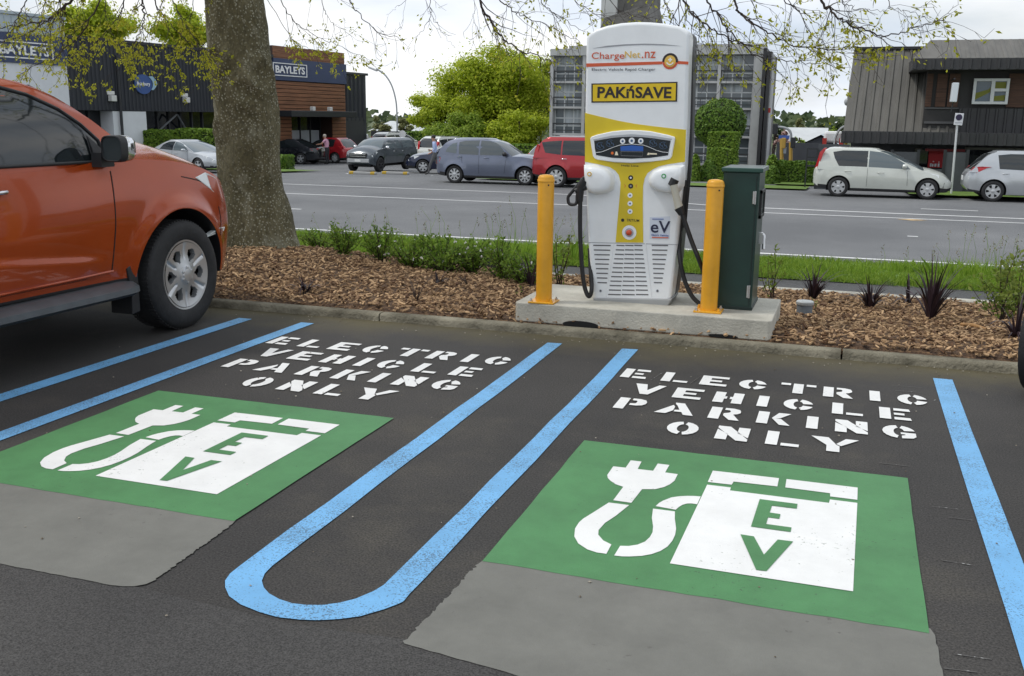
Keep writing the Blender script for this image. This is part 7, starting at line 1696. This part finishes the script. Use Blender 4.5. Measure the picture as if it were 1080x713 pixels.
# ------------------------------------------------------------------ hedges, bushes and trees across the street
HEDGE = leaf_mat('hedge_leaf', (.075, .16, .014), (.23, .34, .04), translucent=.35)
HEDGED = leaf_mat('hedge_leaf_dark', (.055, .13, .013), (.17, .27, .035), translucent=.3)
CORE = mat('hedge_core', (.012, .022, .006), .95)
def scatter_leaves(b, c, d, r, s):
    n = (d+rvec(r)*.7).normalized(); a = n.orthogonal().normalized(); w_ = n.cross(a)
    th = r.uniform(0, 2*PI); u_ = a*math.cos(th)+w_*math.sin(th); v_ = n.cross(u_)
    b.add([c-u_*s*.5, c+v_*s*.38, c+u_*s*.5, c-v_*s*.38], [(0, 1, 2, 3)])
def hedge_box(name, label, px0, px1, pyt, Y, dep, n, seed, m=HEDGE, s=.12, dome=False, cat='hedge', group=None, pyb=None):
    A, B = aty(px0, pyt, Y), aty(px1, pyt, Y); z0 = gz(Y) if pyb is None else aty(px0, pyb, Y).z
    xm = (A.x+B.x)/2; r = random.Random(seed); hx, hz = (B.x-A.x)/2, (A.z-z0)
    t = empty(name, (xm, Y+dep/2, z0), label, cat, group)
    b, cb = MB(), MB(); hy = dep/2
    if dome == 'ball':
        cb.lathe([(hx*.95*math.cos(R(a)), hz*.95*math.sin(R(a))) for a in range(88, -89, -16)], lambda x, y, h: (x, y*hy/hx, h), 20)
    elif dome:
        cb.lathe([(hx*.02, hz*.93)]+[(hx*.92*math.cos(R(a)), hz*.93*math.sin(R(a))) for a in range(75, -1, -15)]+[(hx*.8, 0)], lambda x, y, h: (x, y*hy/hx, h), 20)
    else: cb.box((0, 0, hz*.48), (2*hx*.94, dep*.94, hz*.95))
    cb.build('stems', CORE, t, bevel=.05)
    for _ in range(n):
        if dome == 'ball':
            d = rvec(r); k = r.uniform(.92, 1.05)+.07*noise.noise(d*2.6+Vector((seed, 0, 0))); c = Vector((d.x*hx, d.y*hy, d.z*hz))*k
        elif dome:
            d = rvec(r); d.z = abs(d.z)*1.1-.1; d.normalize(); k = r.uniform(.90, 1.03)+.04*noise.noise(d*3+Vector((seed, 0, 0)))
            c = Vector((d.x*hx, d.y*hy, max(0, d.z)*hz))*k
        else:
            f = r.random(); wob = lambda p: .06*noise.noise(Vector((p[0]*1.7+seed, p[1]*1.7, p[2]*1.7)))+r.uniform(-.06, .03)
            if f < .45: c = Vector((r.uniform(-hx, hx), -hy, r.uniform(0, hz))); d = Vector((0, -1, .3)); c.y -= wob(c)
            elif f < .75: c = Vector((r.uniform(-hx, hx), r.uniform(-hy, hy), hz)); d = Vector((0, 0, 1)); c.z += wob(c)
            elif f < .95: sgn = r.choice((-1, 1)); c = Vector((sgn*hx, r.uniform(-hy, hy), r.uniform(0, hz))); d = Vector((sgn, 0, .3)); c.x += sgn*wob(c)
            else: c = Vector((r.uniform(-hx, hx), hy, r.uniform(0, hz))); d = Vector((0, 1, .3))
        scatter_leaves(b, c, d, r, s*r.uniform(.6, 1.3))
    b.build('leaves', m, t, fix=False); return t
hl = ['clipped green hedge block at the left of the row before the dark warehouse', 'clipped green hedge block in the middle of the row before the dark warehouse', 'clipped green hedge block partly hidden by the big tree trunk']
for i, (a, c, yt) in enumerate(((146, 183, 137.5), (184.5, 219, 136), (220.5, 262, 138))):
    hedge_box('hedge', hl[i], a, c, yt, 41.5, 1.2, 3800, 100+i, group='clipped hedges before the warehouse')
hedge_box('low_hedge', 'low dark hedge running in front of the clipped blocks', 140, 300, 160, 40.2, .8, 4500, 104, HEDGED)
hedge_box('hedge', 'bright green low hedge behind the retro car and red wagon', 470, 612, 151, 55, 1.2, 5000, 105, s=.15)
hedge_box('round_bush', 'large dome shaped clipped bush beside the office block', 729.5, 785, 104.5, 53, 2.9, 7000, 106, HEDGED, dome='ball', cat='bush', s=.13, pyb=130.5)
hedge_box('hedge', 'tall square clipped hedge block under the dome bush', 747, 778.5, 139.5, 51.6, 1.0, 4200, 107, HEDGE)
hedge_box('hedge', 'middle stepped hedge block below the dome bush', 750, 766.5, 157, 45.6, .9, 2000, 108)
hedge_box('low_bush', 'rounded brownish green low bush right of the charger', 737, 756, 169, 43.6, 1.0, 1500, 109, HEDGED, dome=True, cat='bush')
hedge_box('low_bush', 'narrow light green bush just right of the charger', 726, 738.5, 163, 43.2, .8, 1200, 110, HEDGE, dome=True, cat='bush')
hedge_box('low_bush', 'small rounded bush showing just right of the green cabinet', 806, 823, 175, 42.6, .8, 1200, 111, HEDGED, dome=True, cat='bush')
hedge_box('low_bush', 'taller light green bush behind the small one by the green cabinet', 806, 822, 163, 44.5, .9, 1200, 112, HEDGE, dome=True, cat='bush')
hedge_box('low_hedge', 'long low dark hedge below the traffic signals', 816, 872, 170.5, 45, .8, 4200, 113, HEDGED)
hedge_box('hedge', 'green ivy covered bank at the back of the car park, left of the big tree', 424, 462, 139, 66, 2, 2500, 114, HEDGED, s=.2)
hedge_box('hedge', 'small green hedge in front of the dark fence by the lean-to', 393, 428, 143, 68, 1, 1500, 115, HEDGED, s=.2)

OAK = leaf_mat('oak_leaf_spring', (.30, .40, .02), (.60, .66, .07), translucent=.6)
OAKD = leaf_mat('leaf_mid_green', (.17, .28, .025), (.40, .50, .08), translucent=.55)
FARG = leaf_mat('leaf_dark_far', (.03, .055, .02), (.09, .12, .04), translucent=.25)
PALE = leaf_mat('leaf_pale_olive', (.12, .14, .04), (.28, .28, .12), translucent=.35)
BLOS = leaf_mat('blossom', (.30, .14, .13), (.55, .40, .36), translucent=.3)
def bgtree(name, label, pxc, pyt, pyb, halfw, Y, n, seed, m, leaf=.28, trunks=1, group='trees across the street', clumps=34, sparse=.0, squash=1.0, base=None):
    """crown between two picture heights: clumps of leaves spread on limbs, uneven outline with gaps"""
    r = random.Random(seed); A, B = aty(pxc, pyt, Y), aty(pxc, pyb, Y); hw_ = (aty(pxc+halfw, pyb, Y).x-B.x); z0 = gz(Y) if base is None else base
    t = empty(name, (A.x, Y, z0), label, 'tree', group); top_, bot = A.z-z0, B.z-z0; cz_ = (top_+bot)/2; hz = (top_-bot)/2
    bt, bl = MB(), MB(); cl = []
    for _ in range(clumps):
        d = rvec(r); k = r.uniform(.25, .86); 
        c = Vector((d.x*hw_*k, d.y*hw_*k*.8, cz_+d.z*hz*k))
        q = (c.z-bot)/(2*hz); c.x *= .55+.6*math.sin(PI*min(1, max(0, q*.8+.12)))
        cl.append((c, r.uniform(.17, .32)*hw_))
    for k in range(trunks):
        x = (k-(trunks-1)/2)*hw_*.35+r.uniform(-.3, .3)
        bt.tube([(x, 0, -.5), (x*1.02, 0, bot*.8+.3), (x*.9, r.uniform(-.4, .4), cz_), (x*.7, 0, cz_+hz*.5)], [.035*hw_+.13, .03*hw_+.1, .02*hw_+.06, .03], 8)
    tk = bt.build('trunk', TWB, t, smooth=60)
    bb = MB()
    for c, rad in cl:
        k = r.randrange(trunks); x = (k-(trunks-1)/2)*hw_*.35; s_ = Vector((x, 0, min(c.z-.3, lerp(bot, cz_, r.uniform(.1, .9)))))
        bb.tube([s_, lerp(s_, c, .5)+Vector((0, 0, -.08*hw_)), c], [.012*hw_+.03, .008*hw_+.02, .012], 5, cap=False)
    bb.build('branches', TWB, t, smooth=60, fix=False)
    per = n//len(cl)
    for c, rad in cl:
        for _ in range(per):
            d = rvec(r); k = r.random()**.45*(1+.35*noise.noise(d*2.5+c))
            p = c+Vector((d.x*rad*1.15*k, d.y*rad*1.15*k, d.z*rad*.8*k)); scatter_leaves(bl, p, d+Vector((0, 0, .5)), r, leaf*r.uniform(.5, 1.3))
        for _ in range(int(per*.12)):
            p = c+rvec(r)*rad*r.uniform(1, 1.7); scatter_leaves(bl, p, Vector((0, 0, 1)), r, leaf*r.uniform(.4, 1))
    bl.build('crown', m, t, fix=False); return t
bgtree('tree', 'biggest bright spring green tree between the lean-to and the office block', 522, 42, 156, 60, 64, 42000, 201, OAK, .19, 2, clumps=80)
bgtree('tree', 'bright green tree rising between the big tree and the office roof', 568, 36, 150, 36, 72, 15000, 202, OAK, .20, 1, clumps=40)
bgtree('tree', 'smaller yellow green tree on the left flank of the big tree', 466, 86, 152, 34, 70, 15000, 203, OAK, .20, 1, clumps=40)
bgtree('tree', 'low dense rounded tree in front of the big tree', 484, 112, 172, 34, 60, 13000, 204, OAKD, .18, 1, clumps=36)
bgtree('tree', 'low spreading green tree in front of the big tree, behind the road sign', 548, 108, 168, 36, 60, 10000, 216, OAK, .18, 1, clumps=34)
bgtree('tree', 'bright spring green tree above the white office roof', 98, -2, 55, 36, 58, 13000, 205, OAK, .24, 1, clumps=36)
bgtree('tree', 'bright spring green tree above the dark warehouse, next to the trunk', 195, 6, 60, 30, 62, 11000, 206, OAK, .24, 1, clumps=32)
bgtree('tree', 'thin olive tree behind the dark fence left of the street lamp', 402, 119, 150, 12, 84, 1800, 207, PALE, .3, 1, clumps=12)
bgtree('tree', 'thin olive tree behind the dark fence right of the street lamp', 428, 118, 150, 10, 86, 1500, 208, PALE, .3, 1, clumps=10)
bgtree('tree', 'pale olive tree rising above the far grey roofs', 845, 121, 152, 9, 95, 2200, 209, PALE, .32, 1, clumps=14)
bgtree('tree', 'dark evergreen tree behind the left edge of the dark ribbed building', 893, 124, 150, 12, 80, 2500, 210, FARG, .3, 1, clumps=16)
bgtree('tree', 'dark rounded tree far off above the gabled house', 868, 127, 150, 8, 110, 1600, 211, FARG, .36, 1, clumps=12)
bgtree('tree', 'blossoming pinkish tree beside the traffic signals', 828, 135, 165, 12, 56, 2200, 212, BLOS, .17, 1, clumps=14)
bgtree('tree', 'dark tree top just right of the office block', 820, 123, 160, 6, 70, 1200, 213, FARG, .26, 1, clumps=10)
bgtree('tree', 'small brownish tree in front of the far grey roofs', 840, 138, 166, 8, 54, 1200, 214, OAKD, .17, 1, clumps=10)
bgtree('tree', 'mid green tree behind the gabled house, left of the dark evergreen', 880, 131, 150, 8, 90, 1400, 215, OAKD, .32, 1, clumps=10)
# one far belt of woodland closing the horizon
b = MB(); r = random.Random(77)
for i in range(9000):
    x = r.uniform(-330, 190); y = r.uniform(150, 175); h_ = 2.4+2.6*(.5+noise.noise(Vector((x*.05, 0, 5))))+.8*noise.noise(Vector((x*.4, 2, 5)))
    scatter_leaves(b, Vector((x, y, -1.6+r.random()**.6*h_)), Vector((0, -1, .6)), r, r.uniform(.8, 1.7))
tag(b.build('far_trees', FARG, fix=False), 'dark band of far off trees along the horizon', 'woodland', kind='stuff')

# ------------------------------------------------------------------ two people in the car park
SKIN = mat('skin', (.40, .22, .15), .55); HAIRG = mat('grey_hair', (.42, .38, .33), .7); HAIRD = mat('dark_hair', (.02, .016, .014), .6); SHOE = mat('dark_shoe', (.012, .012, .012), .5)
def person(loc, rz, label, J, shirt, trousers, hair, sc=1.0, sleeve='short'):
    t = empty('person', loc, label, 'person', None, rz)
    names = list(J); V = [Vector(J[k][0])*sc for k in names]; Rr = [J[k][1]*sc for k in names]
    E = [(names.index(a), names.index(c)) for a, c in (('pelvis', 'waist'), ('waist', 'chest'), ('chest', 'neck'), ('neck', 'head'), ('head', 'crown'),
         ('chest', 'shl'), ('shl', 'ell'), ('ell', 'wrl'), ('wrl', 'hal'), ('chest', 'shr'), ('shr', 'elr'), ('elr', 'wrr'), ('wrr', 'har'),
         ('pelvis', 'hil'), ('hil', 'knl'), ('knl', 'anl'), ('anl', 'tol'), ('pelvis', 'hir'), ('hir', 'knr'), ('knr', 'anr'), ('anr', 'tor'))]
    me = bpy.data.meshes.new('body'); me.from_pydata(V, E, []); o = bpy.data.objects.new('body', me); C.objects.link(o)
    md = o.modifiers.new('skin', 'SKIN'); me.skin_vertices.new() if not me.skin_vertices else None
    for i, r_ in enumerate(Rr): me.skin_vertices[0].data[i].radius = (r_, r_*(.72 if names[i] in ('chest', 'waist', 'pelvis') else 1))
    me.skin_vertices[0].data[names.index('pelvis')].use_root = True
    o.modifiers.new('sub', 'SUBSURF').levels = 2
    bpy.context.view_layer.update()
    m2 = bpy.data.meshes.new_from_object(o.evaluated_get(bpy.context.evaluated_depsgraph_get()))
    bpy.data.objects.remove(o); m2.name = 'body'
    for m in (SKIN, shirt, trousers, SHOE): m2.materials.append(m)
    reg = dict(pelvis=2, waist=1, chest=1, neck=0, head=0, crown=0, shl=1, shr=1, ell=1 if sleeve == 'long' else 0, elr=1 if sleeve == 'long' else 0, wrl=0, wrr=0, hal=0, har=0, hil=2, hir=2, knl=2, knr=2, anl=2, anr=2, tol=3, tor=3)
    for p in m2.polygons:
        c = p.center; p.use_smooth = True; best = None
        for a, e in E:
            A, B = V[a], V[e]; u_ = max(0, min(1, (c-A).dot(B-A)/max(1e-6, (B-A).length_squared))); d = (c-lerp(A, B, u_)).length-lerp(Rr[a], Rr[e], u_)
            if best is None or d < best[0]:
                na, ne = names[a], names[e]
                k = reg[na] if u_ < .55 else reg[ne]
                if ne == 'anl' or ne == 'anr': k = 2
                if na in ('anl', 'anr'): k = 3
                if na == 'pelvis' and ne == 'waist': k = 2 if u_ < .4 else 1
                if na == 'chest' and ne == 'neck': k = 1 if u_ < .75 else 0
                best = (d, k)
        p.material_index = best[1]
    bo = bpy.data.objects.new('body', m2); C.objects.link(bo); bo.parent = t
    h = V[names.index('head')]; f = Vector(J['face'][0]) if 'face' in J else Vector((1, 0, 0))
    b = MB(); R_ = J['head'][1]*sc
    b.lathe([(.01, 1.20), (.75, 1.02), (1.08, .5), (1.12, 0.05), (.95, -.45)], lambda x, y, z: (h.x-.012+x*R_, h.y+y*R_*.92, h.z+.05*sc+z*R_), 14); b.build('hair', hair, t, smooth=70)
    b = MB(); b.lathe([(.01, .03), (.014, .01), (.016, -.02), (.01, -.03)], lambda x, y, z: (h.x+R_*1.02+x*.8, h.y+y, h.z+z), 8); b.build('nose', SKIN, t, smooth=70)
    for s_ in (1, -1):
        b = MB(); b.lathe([(.004, .03), (.014, .015), (.014, -.015), (.004, -.03)], lambda x, y, z: (h.x+x, h.y+s_*R_*1.02+y*.6, h.z+z), 8); b.build('ear', SKIN, t, smooth=70)
        b = MB(); b.lathe([(.004, .01), (.011, 0), (.004, -.01)], lambda x, y, z: (h.x+R_*.93+x, h.y+s_*.034+y, h.z+.03+z), 8); b.build('eye', HAIRD, t)
    b = MB(); b.box((h.x+R_*.9, h.y, h.z-.055*sc), (.012, .045, .01)); b.build('mouth', mat('lip', (.25, .09, .07), .5), t)
    for wn, hn in (('wrl', 'hal'), ('wrr', 'har')):      # fingers
        Wp, Hp = V[names.index(wn)], V[names.index(hn)]; d = (Hp-Wp).normalized(); sd = d.cross(Vector((1, 0, 0.2))).normalized(); b = MB()
        for q, ln in ((-.028, .062), (-.010, .078), (.010, .074), (.028, .058)): b.tube([Hp-d*.02+sd*q, Hp+d*ln*.6+sd*q*1.1, Hp+d*ln+sd*q+d.cross(sd)*.02], [.010, .009, .007], 6)
        b.tube([Hp-d*.05+sd*.03, Hp-d*.01+sd*.06, Hp+d*.03+sd*.065], [.011, .010, .008], 6); b.build('fingers', SKIN, t, smooth=60)
    return t
# x forward, y left
WALK = dict(pelvis=((0, 0, .95), .135), waist=((.01, 0, 1.12), .13), chest=((.03, 0, 1.34), .15), neck=((.05, 0, 1.50), .06), head=((.08, 0, 1.63), .092), crown=((.075, 0, 1.71), .07),
    shl=((.03, .19, 1.42), .065), ell=((-.02, .25, 1.16), .045), wrl=((.16, .22, .98), .033), hal=((.24, .20, .96), .035), shr=((.03, -.19, 1.42), .065), elr=((-.04, -.25, 1.15), .045), wrr=((.20, -.20, 1.08), .033), har=((.28, -.17, 1.10), .035),
    hil=((0, .09, .90), .10), knl=((.20, .10, .50), .065), anl=((.30, .10, .09), .045), tol=((.46, .11, .04), .04), hir=((0, -.09, .90), .10), knr=((-.06, -.10, .49), .065), anr=((-.36, -.10, .13), .045), tor=((-.24, -.10, .04), .04))
LEAN = dict(pelvis=((0, 0, .95), .15), waist=((.02, 0, 1.12), .155), chest=((.06, 0, 1.34), .16), neck=((.10, 0, 1.50), .06), head=((.15, 0, 1.62), .095), crown=((.15, 0, 1.70), .07),
    shl=((.06, .20, 1.42), .07), ell=((.20, .32, 1.22), .05), wrl=((.42, .30, 1.18), .034), hal=((.51, .29, 1.17), .036), shr=((.06, -.20, 1.42), .07), elr=((.02, -.30, 1.17), .05), wrr=((.22, -.20, 1.05), .034), har=((.30, -.17, 1.04), .036),
    hil=((0, .09, .90), .11), knl=((.03, .11, .50), .07), anl=((0, .11, .09), .048), tol=((.17, .12, .04), .042), hir=((0, -.09, .90), .11), knr=((.02, -.11, .50), .07), anr=((-.04, -.11, .09), .048), tor=((.13, -.12, .04), .042))
P0 = atg(459, 184.5)
person(P0, R(195), 'person with dark hair in pale blue shirt and grey trousers walking past the navy hatchback', WALK, mat('pale_blue_shirt', (.38, .46, .68), .8, var=.08, vs=6), mat('grey_trousers', (.10, .10, .105), .8, var=.1, vs=6), HAIRD, .98, 'long')
P0 = atg(345.5, 173.5)
person(P0, R(185), 'person with grey hair and pink shirt leaning over beside the charcoal sedan', LEAN, mat('pink_shirt', (.55, .30, .40), .8, var=.08, vs=6), mat('dark_trousers', (.02, .02, .025), .8), HAIRG, .98)
